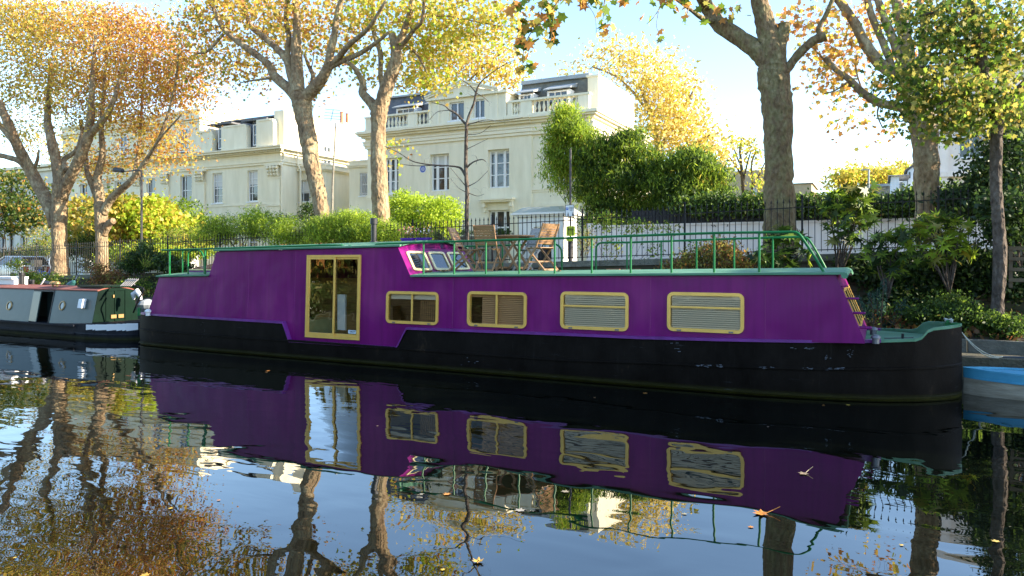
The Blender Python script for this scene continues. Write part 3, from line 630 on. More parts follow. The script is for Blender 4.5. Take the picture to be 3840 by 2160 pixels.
a, b = P(3264, 700, 80).x, P(3340, 700, 80).x; FB5 = thing('house', 'low grey building under the distant round trees', 'house', (a, 80, 2)); z = P(3300, 700, 80).z
MB().box(a, b, 80, 86, 0, z).build('wall', 'stone', FB5); MB().box(a-.3, b+.3, 79.8, 86.2, z, z+.25).build('roof', 'lead', FB5)
# tall cream Victorian front behind the right trees
a, b = P(3514, 600, 40).x, P(4000, 600, 40).x; zt = P(3600, 380, 40).z+2
FB6 = thing('town_house', 'tall pinkish stucco house with vertical piers behind the right-hand trees', 'house', (a, 40, 2)); wz = []
x = a+.9
while x < b-1: wz += [(x, x+.9, z, z+2.0) for z in (3.4, 7.0, 10.4) if z+2.1 < zt-.4]; x += 2.3
wall(FB6, 'wall', a, b, 0, zt, 40, wz, m='pinkwall', deep=.3, back=50)
for h in wz[:9]: window(FB6, h, 40, (1, 1), (1, 1), deep=.25)
q = MB(); x = a
while x < b: q.box(x, x+.45, 39.7, 40, 0, zt); x += 2.3
for z in (6.1, 9.6, zt-.3): q.box(a-.1, b, 39.62, 40, z, z+.25)
q.build('pier', 'pinkwall', FB6)
# street lamp column on the horizon
o = P(3258, 740, 60); sl = thing('lamp_post', 'slim pale lamp column rising against the distant round trees', 'lamp post', (o.x, 60, 2)); q = MB().tube([(o.x, 60, 2), (o.x, 60, P(3258, 634, 60).z)], [.09, .06], 8); q.build('column', 'lead', sl); q = MB().box(o.x-.55, o.x+.05, 59.9, 60.1, P(3258, 638, 60).z, P(3258, 634, 60).z); q.build('lamp_head', 'lead', sl)
# ================================================================ purple houseboat
def glassmat(name, tint=(.75, .72, .62), f=1.55, rough=.01):
    m = bpy.data.materials.new(name); m.use_nodes = True; nt = m.node_tree; nt.nodes.clear(); L = nt.links.new
    o = nt.nodes.new('ShaderNodeOutputMaterial'); t = nt.nodes.new('ShaderNodeBsdfTransparent'); t.inputs[0].default_value = (*tint, 1)
    g = nt.nodes.new('ShaderNodeBsdfGlossy'); g.inputs['Roughness'].default_value = rough; fr = nt.nodes.new('ShaderNodeFresnel'); fr.inputs[0].default_value = f
    n = nt.nodes.new('ShaderNodeTexNoise'); n.inputs['Scale'].default_value = 2.5; n.inputs['Detail'].default_value = 1; bp = nt.nodes.new('ShaderNodeBump'); bp.inputs['Strength'].default_value = .25; bp.inputs['Distance'].default_value = .02
    L(n.outputs[0], bp.inputs['Height']); L(bp.outputs[0], g.inputs['Normal'])
    x = nt.nodes.new('ShaderNodeMixShader'); L(fr.outputs[0], x.inputs[0]); L(t.outputs[0], x.inputs[1]); L(g.outputs[0], x.inputs[2]); L(x.outputs[0], o.inputs[0]); return m
M['boat_glass'] = glassmat('boat_glass', tint=(1, .98, .92), f=1.45)
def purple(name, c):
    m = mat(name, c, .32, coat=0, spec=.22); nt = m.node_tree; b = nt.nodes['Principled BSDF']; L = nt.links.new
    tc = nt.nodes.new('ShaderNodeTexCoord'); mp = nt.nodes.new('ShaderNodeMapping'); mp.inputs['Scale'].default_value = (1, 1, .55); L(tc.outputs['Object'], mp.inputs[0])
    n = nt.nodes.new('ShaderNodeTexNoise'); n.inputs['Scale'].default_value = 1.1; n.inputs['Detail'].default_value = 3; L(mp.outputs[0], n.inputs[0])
    cr = ramp(nt, [(.35, tuple(x*.85 for x in c)), (.56, c), (.72, (c[0]*1.35, c[1]*6, c[2]*1.2))]); L(n.outputs[0], cr.inputs[0])  # top stop: faded blotches, and soft reflected light painted into the colour
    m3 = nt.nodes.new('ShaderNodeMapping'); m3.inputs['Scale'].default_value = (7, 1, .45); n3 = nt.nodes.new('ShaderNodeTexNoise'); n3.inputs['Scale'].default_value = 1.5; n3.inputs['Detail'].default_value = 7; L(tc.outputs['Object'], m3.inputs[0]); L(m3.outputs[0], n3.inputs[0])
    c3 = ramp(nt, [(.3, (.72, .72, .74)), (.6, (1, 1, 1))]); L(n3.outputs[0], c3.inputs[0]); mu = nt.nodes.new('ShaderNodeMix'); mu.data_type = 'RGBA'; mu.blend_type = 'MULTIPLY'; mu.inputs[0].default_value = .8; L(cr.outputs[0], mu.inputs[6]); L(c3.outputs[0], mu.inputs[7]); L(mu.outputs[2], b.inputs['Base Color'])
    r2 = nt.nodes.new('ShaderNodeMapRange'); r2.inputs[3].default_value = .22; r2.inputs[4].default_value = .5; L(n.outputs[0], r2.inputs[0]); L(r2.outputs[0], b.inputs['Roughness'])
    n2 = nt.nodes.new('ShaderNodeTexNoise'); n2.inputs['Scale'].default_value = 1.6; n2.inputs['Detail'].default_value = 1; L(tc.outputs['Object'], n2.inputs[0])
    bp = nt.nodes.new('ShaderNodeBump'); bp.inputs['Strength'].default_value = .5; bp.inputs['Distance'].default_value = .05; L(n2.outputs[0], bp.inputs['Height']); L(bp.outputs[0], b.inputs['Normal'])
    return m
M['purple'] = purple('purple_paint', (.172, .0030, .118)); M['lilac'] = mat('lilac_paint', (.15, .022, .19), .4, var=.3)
def hullmat(name, c, scuff=.5):
    m = mat(name, c, .6, spec=.06); nt = m.node_tree; b = nt.nodes['Principled BSDF']; L = nt.links.new
    tc = nt.nodes.new('ShaderNodeTexCoord'); g = nt.nodes.new('ShaderNodeNewGeometry'); sx = nt.nodes.new('ShaderNodeSeparateXYZ'); L(g.outputs['Position'], sx.inputs[0])
    def nz(s, st, d=6):
        mp = nt.nodes.new('ShaderNodeMapping'); mp.inputs['Scale'].default_value = st; n = nt.nodes.new('ShaderNodeTexNoise'); n.inputs['Scale'].default_value = s; n.inputs['Detail'].default_value = d
        n.inputs['Roughness'].default_value = .7; L(tc.outputs['Object'], mp.inputs[0]); L(mp.outputs[0], n.inputs[0]); return n.outputs[0]
    base = ramp(nt, [(.35, c), (.62, tuple(x*1.6+.003 for x in c)), (.70, (.038, .025, .015))]); L(nz(2.2, (1, 1, .5)), base.inputs[0])
    def mix(fac, a, col):
        x = nt.nodes.new('ShaderNodeMix'); x.data_type = 'RGBA'; L(fac, x.inputs[0]); L(a, x.inputs[6]); x.inputs[7].default_value = (*col, 1); return x.outputs[2]
    s1 = ramp(nt, [(.655, (0, 0, 0)), (.70, (scuff,)*3)]); L(nz(3.0, (.5, 1, 7), 9), s1.inputs[0])
    col = mix(s1.outputs[0], base.outputs[0], (.08, .085, .09))
    s2 = ramp(nt, [(.60, (0, 0, 0)), (.72, (.35,)*3)]); L(nz(5, (5, 1, .35), 5), s2.inputs[0]); col = mix(s2.outputs[0], col, (.03, .027, .022))
    mr = nt.nodes.new('ShaderNodeMapRange'); mr.inputs[1].default_value = .10; mr.inputs[2].default_value = .0; L(sx.outputs[2], mr.inputs[0])
    mm = nt.nodes.new('ShaderNodeMath'); mm.operation = 'MULTIPLY'; L(mr.outputs[0], mm.inputs[0]); L(nz(8, (1, 1, 2)), mm.inputs[1]); col = mix(mm.outputs[0], col, (.06, .06, .008))
    L(col, b.inputs['Base Color'])
    bp = nt.nodes.new('ShaderNodeBump'); bp.inputs['Strength'].default_value = .3; bp.inputs['Distance'].default_value = .02; L(nz(7, (1, 1, 1)), bp.inputs['Height']); L(bp.outputs[0], b.inputs['Normal']); return m
M['hull_black'] = hullmat('hull_black', (.0048, .0032, .0022))
M['mint'] = mat('deck_green', (.045, .155, .085), .55, spec=.2, noise_to=(.11, .25, .165), vscale=1.8, bump=.1, bscale=25, stretch=(.4, 1, 1))
M['rail'] = mat('rail_green', (.001, .125, .035), .4, spec=.25, var=.12)
M['gold'] = mat('gold_anodised', (.80, .46, .10), .35, metal=.2, var=.10)
M['cream_frame'] = mat('cream_frame', (.72, .60, .30), .35, metal=.2)
M['slat'] = mat('blind_slat', (.90, .72, .53), .6); M['slatb'] = mat('brown_slat', (.34, .16, .055), .6)
M['interior'] = mat('interior_wood', (.30, .14, .05), .6, var=.4, vscale=4, stretch=(1, 1, 8)); M['steel'] = mat('steel', (.16, .16, .17), .45, metal=.6)
M['chim'] = mat('flue_black', (.014, .014, .015), .4)
B = thing('houseboat', 'long purple houseboat with black hull, gold framed windows and green rails', 'boat', (-8, 13.25, 0))
YC = 13.25
def interp(t, x):
    if x <= t[0][0]: return t[0][1]
    for (a, b), (c, d) in zip(t, t[1:]):
        if x <= c: return b+(d-b)*(x-a)/(c-a) if c > a else d
    return t[-1][1]
plan = [(-16.75, 12.05), (-16.4, 11.93), (-15.8, 11.87), (-14, 11.81), (-12, 11.79), (-2.4, 11.79), (-1.6, 11.82), (-1.0, 11.89), (-.4, 12.02), (.1, 12.19), (.5, 12.40), (.8, 12.63), (1.0, 12.86), (1.12, 13.06), (1.18, 13.25)]
zg = [(-16.75, .79), (-11.62, .765), (-11.44, .372), (-8.58, .372), (-8.34, .776), (-5, .812), (-3.5, .822), (-.15, .90), (.52, .925), (.60, .955), (.68, 1.05), (.76, 1.085), (1.18, 1.115)]
zstr = [(-16.75, .385), (-11.5, .37), (-8.5, .362), (-5, .35), (-3.5, .40), (-1, .452), (.3, .49), (1.18, .50)]
XS = sorted(set([a for a, _ in plan]+[a for a, _ in zg]+[-16.75+.6*i for i in range(30)]+[1.05, 1.15]))
XS = [x for x in XS if x <= 1.18]
q = MB()
for side in (1, -1):
    rows = []
    for X in XS:
        y = interp(plan, X); zt = interp(zg, X); zc = interp(zstr, X)
        f = lambda Y: Y if side == 1 else 2*YC-Y
        k = min(1, (YC-y)/1.4)
        rows.append([(X-.25*(1-k)*0, f(y+.22*k+.0), -.55), (X, f(y+.03*k), 0), (X, f(y), min(zc-.02, zt-.005)), (X, f(y+.02*k), zt)])
    n0 = len(q.v); q.v += [p for r in rows for p in r]
    for i in range(len(rows)-1):
        for j in range(3): a = n0+i*4+j; q.f.append((a, a+4, a+5, a+1)); q.mi.append(0)
r = [(-16.75, interp(plan, -16.75)+d, z) for d, z in ((.22, -.55), (.03, 0), (0, .36), (.02, .79))]
q.add(r+[(x, 2*YC-y, z) for x, y, z in r[::-1]], [tuple(range(8))])
hull = autosmooth(q.build('hull', 'hull_black', B), 35)
# rubbing strakes
def strake(zf, name, hgt, pr, m='hull_black', x0=-16.75, x1=1.18, sides=(1, -1)):
    q = MB()
    for side in sides:
        xs = [x for x in XS if x0 <= x <= x1]; n0 = len(q.v)
        for X in xs:
            y = interp(plan, X); z = zf(X); k = max(.0, (YC-y)/1.45); f = lambda Y: Y if side == 1 else 2*YC-Y
            q.v += [(X, f(y+.01), z-hgt/2), (X, f(y-pr), z-hgt*.25), (X, f(y-pr), z+hgt*.25), (X, f(y+.01), z+hgt/2)]
        for i in range(len(xs)-1):
            for j in range(3): a = n0+i*4+j; q.f.append((a, a+4, a+5, a+1)); q.mi.append(0)
    return q.build(name, m, B)
strake(lambda X: interp(zstr, X), 'rubbing_strake', .055, .03)
strake(lambda X: .045, 'rubbing_strake', .05, .025)
M['scuff'] = mat('scuff_grey', (.10, .11, .13), .8, var=.4, vscale=20)
rs0 = random.Random(4)
for u, v, wpx, hpx, n_ in ((2665, 1371, 100, 10, 22), (2880, 1379, 60, 7, 10), (3027, 1384, 36, 7, 8), (3130, 1389, 64, 9, 14), (3187, 1332, 26, 34, 14), (3010, 1309, 90, 6, 8), (3100, 1345, 30, 16, 5), (760, 1235, 22, 70, 10), (2540, 1300, 50, 40, 5), (1760, 1345, 60, 50, 5)):
    q = MB()
    for _ in range(n_):
        uu, vv = u+rs0.uniform(-.5, .5)*wpx, v+rs0.uniform(-.5, .5)*hpx; l = rs0.uniform(3, 9)*(1 if wpx > hpx else .5)*(min(1, wpx/40)+.3); a_ = P(uu, vv, 11.79); X_ = a_.x; Y_ = interp(plan, X_)-(.034 if abs(a_.z-interp(zstr, X_)) < .03 else .006)
        w_ = l*pxm(a_); h_ = .004*rs0.uniform(.6, 1.6); q.add([(X_-w_/2, Y_, a_.z-h_), (X_+w_/2, Y_, a_.z-h_*.6), (X_+w_/2, Y_, a_.z+h_), (X_-w_/2, Y_, a_.z+h_*.5)], [(0, 1, 2, 3)])
    q.build('paint_scuff', 'scuff', B, fix=False)
# gunwale trim
q = MB(); qg = MB()
for side in (1, -1):
    f = lambda Y: Y if side == 1 else 2*YC-Y
    for a, b in zip(XS, XS[1:]):
        tgt = qg if a >= -.14 else q
        ya, yb, za, zb = interp(plan, a), interp(plan, b), interp(zg, a), interp(zg, b)
        w = .13 if tgt is q else .07
        pts = [(a, f(ya-.012), za-.03), (b, f(yb-.012), zb-.03), (b, f(min(yb+w, YC)), zb-.03), (a, f(min(ya+w, YC)), za-.03)]
        tgt.hexa(pts, [(x, y, z+.042) for x, y, z in pts])
Q_ = [q, qg]
for nm, m_, q0 in (('gunwale', 'lilac', q), ('bow_rim', 'mint', qg)):
    h = len(q0.v)//2
    for k0 in (0, 1):
        q1 = MB(); q1.v = q0.v[h*k0:h*(k0+1)]; q1.f = [tuple(i-h*k0 for i in f) for f in q0.f if (f[0] >= h) == bool(k0)]; q1.mi = [0]*len(q1.f); q1.build(nm, m_, B)
q = MB()
for side in (1, -1):       # inner face of the raised bow
    f = lambda Y: Y if side == 1 else 2*YC-Y
    xs = [x for x in XS if x >= .5]
    for a, b in zip(xs, xs[1:]):
        ya, yb = min(interp(plan, a)+.06, YC), min(interp(plan, b)+.06, YC)
        q.add([(a, f(ya), .88), (b, f(yb), .88), (b, f(yb), interp(zg, b)-.02), (a, f(ya), interp(zg, a)-.02)], [(0, 1, 2, 3)])
xs = XS
for a, b in zip(xs, xs[1:]):
    za, zb = min(interp(zg, a), .905)-.022, min(interp(zg, b), .905)-.022; ya, yb = interp(plan, a)+.03, interp(plan, b)+.03
    ya, yb = min(ya, YC), min(yb, YC)
    q.add([(a, ya, za), (b, yb, zb), (b, 2*YC-yb, zb), (a, 2*YC-ya, za)], [(0, 1, 2, 3)])
q.build('deck', 'mint', B)
# cabin sides
CAa, CAb = 11.87, .035
cs = lambda u, v: PS(u, v, CAa, CAb)
def near(X, Z, out=0): return (X, CAa+CAb*Z-out, Z)
def far(X, Z, out=0): return (X, 2*YC-(CAa+CAb*Z)+out, Z)
pt = {k: cs(*v) for k, v in {'sb': (553, 1178), 'B': (597, 1040), 'C': (783, 1037), 'D': (812, 944), 'E': (1492, 927), 'F': (1541, 1040), 'G': (3135, 1032), 'H': (3243, 1281)}.items()}
top = [(pt[k].x, pt[k].z) for k in ('sb', 'B', 'C', 'D', 'E', 'F', 'G', 'H')]
bot = [(x, z-.02) for x, z in zg if x < .3]
def hole4(u0, u1, v0, v1):
    a, b = cs(u0, (v0+v1)/2), cs(u1, (v0+v1)/2); return [a.x, b.x, cs((u0+u1)/2, v1).z, cs((u0+u1)/2, v0).z]
WIN = [hole4(1450, 1645, 1093, 1215), hole4(1754, 1976, 1094, 1227), hole4(2103, 2358, 1095, 1237), hole4(2503, 2791, 1097, 1246)]
DOOR = hole4(1150, 1352, 956, 1270)
holes = [[a+.05, b-.05, c+.05, d-.05] for a, b, c, d in WIN]+[[DOOR[0]+.04, DOOR[1]-.04, DOOR[2]+.04, DOOR[3]-.04]]
def cabside(pf):
    xs = sorted(set([x for x, _ in top]+[x for x, _ in bot if top[0][0] < x < top[-1][0]]+[v for h in holes for v in h[:2]])); q = MB()
    for a, b in zip(xs, xs[1:]):
        c = (a+b)/2; h = next((h for h in holes if h[0] < c < h[1]), None) if pf is near else None
        la, lb, ta, tb = interp(bot, a), interp(bot, b), interp(top, a), interp(top, b)
        segs = [(la, lb, ta, tb)] if not h else [(la, lb, h[2], h[2]), (h[3], h[3], ta, tb)]
        for s in segs:
            m = 3
            q.add([pf(a, s[0]), pf(b, s[1]), pf(b, s[3]), pf(a, s[2])], [(0, 1, 2, 3)])
    return q
s1 = cabside(near); s2 = cabside(far); s1.add(s2.v, s2.f)
CAMB = {'B': .07, 'D': .10, 'E': .13, 'G': .06}
def archpts(X, Z, c, out=0, n=10):
    y0 = CAa+CAb*Z-out; y1 = 2*YC-y0
    return [(X, y0+(y1-y0)*i/n, Z+c*(1-(2*i/n-1)**2)) for i in range(n+1)]
def endface(q, lo, hi, c):
    a = archpts(hi.x, hi.z, c); L = [near(lo.x, lo.z), far(lo.x, lo.z)]; q.add([L[0]]+a+[L[1]], [tuple(range(len(a)+2))])
for lo, hi, c in (('sb', 'B', .06), ('C', 'D', .10), ('F', 'E', .13)): endface(s1, pt[lo], pt[hi], c)
# bow end face with door opening left closed
endface(s1, pt['H'], pt['G'], .06)
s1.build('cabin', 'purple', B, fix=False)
for u in (933, 1107, 1700, 2440, 2870):
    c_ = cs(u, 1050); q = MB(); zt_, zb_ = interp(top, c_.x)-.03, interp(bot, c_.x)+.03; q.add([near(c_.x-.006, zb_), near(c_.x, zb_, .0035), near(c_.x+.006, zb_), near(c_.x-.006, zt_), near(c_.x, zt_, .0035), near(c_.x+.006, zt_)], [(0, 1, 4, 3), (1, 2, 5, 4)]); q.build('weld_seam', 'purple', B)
def roof(name, A, Bp, c0, c1, over=.06, th=.035, m='mint', e0=.05, e1=.05):
    q = MB(); N = 14; nX = 10; n = 10; L = []
    for i in range(nX+1):
        t = i/nX; X = A.x-e0+(Bp.x+e1-A.x+e0)*t; Z = A.z+(Bp.z-A.z)*t+.012; c = c0+(c1-c0)*t
        a = archpts(X, Z, c, over); L.append(a)
    n0 = 0
    for a in L: q.v += [(x, y, z+th) for x, y, z in a]+[(x, y, z) for x, y, z in a]
    W_ = 2*(n+1)
    for i in range(nX):
        for j in range(n):
            a = i*W_+j; q.f.append((a, a+W_, a+W_+1, a+1)); a += n+1; q.f.append((a, a+1, a+W_+1, a+W_)); q.mi += [0, 0]
        for j in (0, n):
            a = i*W_+j; b = a+n+1; q.f.append((a, b, b+W_, a+W_)); q.mi.append(0)
    for i in (0, nX):
        for j in range(n): a = i*W_+j; q.f.append((a, a+1, a+n+2, a+n+1)); q.mi.append(0)
    return q.build(name, m, B)
roof('stern_deck', pt['B'], pt['C'], .07, .07, e1=.0); roof('cabin_roof', pt['D'], pt['E'], .10, .13, e1=.09); roof('sun_deck', pt['F'], pt['G'], .06, .06, e0=-.02, e1=.12)
# rolled front edge of the sun deck
G = pt['G']; q = MB(); a0 = archpts(G.x+.12, G.z+.03, .06, .06); q.tube([(x, y, z-.035) for x, y, z in a0], .05, 8); q.build('deck_roll', 'mint', B)
q = MB(); a0 = archpts(G.x+.05, G.z-.02, .06, -.0)
def deckz(X, Y):
    A, Bq = pt['F'], pt['G']; t = (X-A.x)/(Bq.x-A.x); Z = A.z+(Bq.z-A.z)*t; y0 = CAa+CAb*Z-.06; s = (Y-y0)/(2*YC-2*y0)
    return Z+.012+.06*(1-(2*s-1)**2)+.035
def roofz(X, Y, A='D', Bp='E', c=.115):
    A, Bq = pt[A], pt[Bp]; t = (X-A.x)/(Bq.x-A.x); Z = A.z+(Bq.z-A.z)*t; y0 = CAa+CAb*Z-.06; s = (Y-y0)/(2*YC-2*y0)
    return Z+.012+c*(1-(2*s-1)**2)+.035
# interior lining
q = MB().box(pt['B'].x+.6, pt['G'].x-.4, 13.5, 13.55, .30, 1.70); q.box(pt['B'].x+.6, pt['G'].x-.4, 12.05, 13.5, .40, .42); lin = q.build('cabin_lining', 'interior', B)
q = MB(); 
for x in (DOOR[0]+.5, DOOR[1]-.4): q.box(x, x+.35, 13.1, 13.4, .42, 1.1)
q.build('cupboard', 'interior', lin)
# windows: rounded gold frames, panes, blinds
def rrect(x0, x1, z0, z1, r, n=5):
    o = []
    for cx, cz, t0 in ((x1-r, z1-r, 0), (x0+r, z1-r, 90), (x0+r, z0+r, 180), (x1-r, z0+r, 270)):
        for i in range(n+1): t = R(t0+90*i/n); o.append((cx+r*math.cos(t), cz+r*math.sin(t)))
    return o
def ring(q, pf, x0, x1, z0, z1, r, w, th, base=0):
    o = rrect(x0, x1, z0, z1, r); i_ = rrect(x0+w, x1-w, z0+w, z1-w, max(.01, r-w)); n = len(o)
    v = [pf(x, z, base) for x, z in o]+[pf(x, z, base+th) for x, z in o]+[pf(x, z, base+th) for x, z in i_]+[pf(x, z, base-.05) for x, z in i_]
    fs = []
    for k in range(n):
        j = (k+1) % n
        for L in range(3): fs.append((L*n+k, L*n+j, (L+1)*n+j, (L+1)*n+k))
    q.add(v, fs)
def rbox(q, pf, x0, x1, z0, z1, o0, o1):
    q.add([pf(x0, z0, o0), pf(x1, z0, o0), pf(x1, z0, o1), pf(x0, z0, o1), pf(x0, z1, o0), pf(x1, z1, o0), pf(x1, z1, o1), pf(x0, z1, o1)],
        [(3, 2, 1, 0), (4, 5, 6, 7), (0, 1, 5, 4), (1, 2, 6, 5), (2, 3, 7, 6), (3, 0, 4, 7)])
for k, (x0, x1, z0, z1) in enumerate(WIN):
    q = MB(); ring(q, near, x0, x1, z0, z1, .10, .055, .028)
    if k < 2: rbox(q, near, (x0+x1)/2-.018, (x0+x1)/2+.018, z0+.05, z1-.05, -.01, .016)
    else: rbox(q, near, x0+.05, x1-.05, z0+(z1-z0)*.62-.015, z0+(z1-z0)*.62+.015, -.01, .016)
    wo_ = q.build('window', 'gold', B)
    q = MB(); q.add([near(x0+.04, z0+.04, -.005), near(x1-.04, z0+.04, -.005), near(x1-.04, z1-.04, -.005), near(x0+.04, z1-.04, -.005)], [(0, 1, 2, 3)]); q.build('pane', 'boat_glass', wo_)
    for xx in (x0+.2, x1-.2): q = MB(); rbox(q, near, xx-.035, xx+.035, z0+.008, z0+.03, .027, .036); q.build('drain_cover', 'steel', wo_)
    q = MB()
    if k >= 1:
        n = 16; m_ = 'slat' if k >= 2 else 'slatb'
        for i in range(n):
            z = z0+.05+(z1-z0-.1)*(i+.5)/n; xa_ = x0+.06 if k >= 2 else x0+.30
            q.add([near(xa_, z-.014, -.03), near(x1-.06, z-.014, -.03), near(x1-.06, z+.010, -.038), near(xa_, z+.010, -.038), near(xa_, z-.011, -.028), near(x1-.06, z-.011, -.028), near(x1-.06, z+.013, -.036), near(xa_, z+.013, -.036)], [(0, 1, 2, 3), (4, 5, 6, 7), (0, 1, 5, 4)]); 
        rbox(q, near, x0+.06, x1-.06, z1-.11, z1-.06, -.08, -.03)
        q.build('blind', m_, wo_)
    else:
        rbox(q, near, x0+.06, x1-.06, z1-.16, z1-.05, -.12, -.06); q.build('blind', 'slat', wo_)
        q = MB()
        for i in range(7): rbox(q, near, x0+.72+.05*i, x0+.76+.05*i, z0+.05, z1-.15, -.2-.02*(i % 2), -.15)
        q.build('curtain', 'interior', wo_)
# sliding door
x0, x1, z0, z1 = DOOR; q = MB(); w = .05
rbox(q, near, x0, x0+w, z0, z1, -.03, .03); rbox(q, near, x1-w, x1, z0, z1, -.03, .03); rbox(q, near, x0+w, x1-w, z1-w, z1, -.03, .029); rbox(q, near, x0+w, x1-w, z0, z0+w, -.03, .029)
dr = q.build('sliding_door', 'gold', B); xm = x0+(x1-x0)*.52
for nm, a, b, o in (('door_leaf', x0+w+.002, xm+.03, .012), ('door_leaf', xm-.025, x1-w-.002, -.012)):
    q = MB(); s = .042; zb, zt = z0+w+.002, z1-w-.002
    rbox(q, near, a, a+s, zb, zt, o-.012, o+.012); rbox(q, near, b-s, b, zb, zt, o-.012, o+.012); rbox(q, near, a+s, b-s, zt-s, zt, o-.011, o+.011); rbox(q, near, a+s, b-s, zb, zb+s*1.4, o-.011, o+.011)
    q.build(nm, 'gold', dr); q = MB().add([near(a+s*.5, zb+.02, o), near(b-s*.5, zb+.02, o), near(b-s*.5, zt-.02, o), near(a+s*.5, zt-.02, o)], [(0, 1, 2, 3)]); q.build('door_pane', 'boat_glass', dr)
q = MB(); rbox(q, near, x0+w+.005, x0+w+.035, z0+.9, z0+1.08, .024, .05); rbox(q, near, x0+w+.01, x0+w+.03, z0+.70, z0+.74, .024, .04); q.build('handle', 'gold', dr)
M['plate'] = mat('plate_white', (.6, .68, .72), .5); M['ink'] = mat('ink', (.01, .01, .012), .6)
q = MB(); rbox(q, near, x1-.30, x1-.095, z0+.13, z0+.20, .0, .004); lp = q.build('number_plate', 'plate', dr)
text('50637', .062, 'ink', lp, near(x1-.185, z0+.164, .006), rot=(R(90+13), 0, 0), name='number')
# things seen inside the door: white door post and red seats
q = MB().box(x0+.14, x0+.36, 12.75, 12.8, .55, 1.35); q.build('white_panel', 'white_paint', dr)
# wheelhouse front windows
E, Fp = pt['E'], pt['F']
def wh(s, t, out=0):
    a = Vector(near(Fp.x, Fp.z)).lerp(Vector(near(E.x, E.z)), t); b = Vector(far(Fp.x, Fp.z)).lerp(Vector(far(E.x, E.z)), t); p = a.lerp(b, s)
    nrm = (b-a).cross(Vector(near(E.x, E.z))-Vector(near(Fp.x, Fp.z))).normalized()
    if nrm.x < 0: nrm = -nrm
    return p+nrm*out
for s0, s1_ in ((.07, .335), (.375, .625), (.665, .93)):
    o = rrect(s0, s1_, .20, .86, .055); ii = rrect(s0+.026, s1_-.026, .27, .79, .04); n = len(o); q = MB()
    q.add([wh(*p, 0) for p in o]+[wh(*p, .028) for p in o]+[wh(*p, .028) for p in ii]+[wh(*p, .006) for p in ii], [(L*n+k, L*n+(k+1) % n, (L+1)*n+(k+1) % n, (L+1)*n+k) for k in range(n) for L in range(3)])
    wo_ = q.build('wheelhouse_window', 'cream_frame', B); MB().add([wh(*p, .008) for p in ii], [tuple(range(n))]).build('pane', 'glass', wo_)
# bow face: framed doors and steps
Hp = pt['H']
def bf(s, t, out=0):
    a = Vector(near(Hp.x, Hp.z)).lerp(Vector(near(G.x, G.z)), t); b = Vector(far(Hp.x, Hp.z)).lerp(Vector(far(G.x, G.z)), t); return a.lerp(b, s)+Vector((.9, 0, .4))*out
for s0, s1_ in ((.10, .36), (.40, .62), (.66, .90)):
    o = rrect(s0, s1_, .16, .78, .02); ii = rrect(s0+.02, s1_-.02, .2, .74, .01); n = len(o); q = MB()
    q.add([bf(*p, 0) for p in o]+[bf(*p, .012) for p in o]+[bf(*p, .012) for p in ii]+[bf(*p, .0) for p in ii], [(L*n+k, L*n+(k+1) % n, (L+1)*n+(k+1) % n, (L+1)*n+k) for k in range(n) for L in range(3)])
    wo_ = q.build('bow_window', 'gold', B); MB().add([bf(*p, .008) for p in ii], [tuple(range(n))]).build('pane', 'glass', wo_)
for t in (.20, .42, .64, .83):
    q = MB(); c = bf(.02, t); d = bf(.09, t)
    if t > .8: q.box(c.x-.02, c.x+.10, c.y, d.y+.1, c.z-.01, c.z+.006)
    else:
        for yy in (c.y, d.y): q.tube([(c.x, yy, c.z), (c.x+.16, yy, c.z), (c.x+.17, yy, c.z-.0)], .013, 8)
        q.tube([(c.x+.16, c.y, c.z), (c.x+.16, d.y, c.z)], .013, 8)
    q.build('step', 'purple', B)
# handrails
def tubeobj(name, pts, r=.021, parent=B, m='rail', smooth=5):
    q = MB().tube(smoothline([tuple(p) for p in pts], smooth) if smooth > 1 else pts, r, 10); return q.build(name, m, parent, smooth=True)
YN, YFr = 12.0, 14.5
r1 = tubeobj('handrail', [P(u, v, YN) for u, v in ((606, 937), (640, 937), (900, 929), (1100, 923), (1265, 919.5), (1285, 923), (1300, 925), (1314, 922), (1324, 930))])
q = MB()
for u in (845, 925, 1005, 1090, 1178, 1268): a = P(u, 921+(1178-u)*.028, YN); q.tube([a, (a.x, a.y, roofz(a.x, YN)-.01)], .016, 8)
q.build('rail_stub', 'rail', r1)
for u in (636, 769.5):
    a = P(u, 936-(u-636)*.03, YN); MB().tube([a, (a.x, a.y, pt['B'].z+.04)], .021, 8).build('rail_post', 'rail', r1)
a = P(701.6, 940, YN); lp_ = [(a.x, YN+.03, pt['B'].z+.05), (a.x, YN+.03, a.z-.10), (a.x+.06, YN+.04, a.z-.02)]+[tuple(P(u, v, YN+.04)) for u, v in ((722, 938.5), (745, 939.5), (756, 946), (762, 960), (764, 975))]; b = P(767, 1034, YN+.04); lp_.append((b.x, YN+.04, pt['B'].z+.05))
r2 = tubeobj('rail_loop', lp_, .019)
a = P(684.5, 938, YFr); r2b = tubeobj('handrail', [(a.x-.8, YFr, a.z), (a.x+.6, YFr, a.z)], smooth=1); MB().tube([a, (a.x, a.y, pt['B'].z+.04)], .02, 8).build('rail_post', 'rail', r2b)
r3 = tubeobj('handrail', [P(u, v, YN) for u, v in ((1402, 928), (1408, 919), (1424, 915), (1500, 912.5), (1650, 907.5), (1900, 899.5), (2150, 892), (2400, 883.5), (2679, 874), (2900, 871), (2970, 870), (2990, 874), (3004, 887), (3030, 924), (3060, 971), (3095, 1030))])
MB().tube([P(1437, 913, YN), (P(1437, 913, YN).x, YN, roofz(P(1437, 913, YN).x, YN)-.01)], .016, 8).build('rail_stub', 'rail', r3)
rv = [(1500, 912.5), (1650, 907.5), (1900, 899.5), (2150, 892), (2400, 883.5), (2679, 874), (2900, 871)]
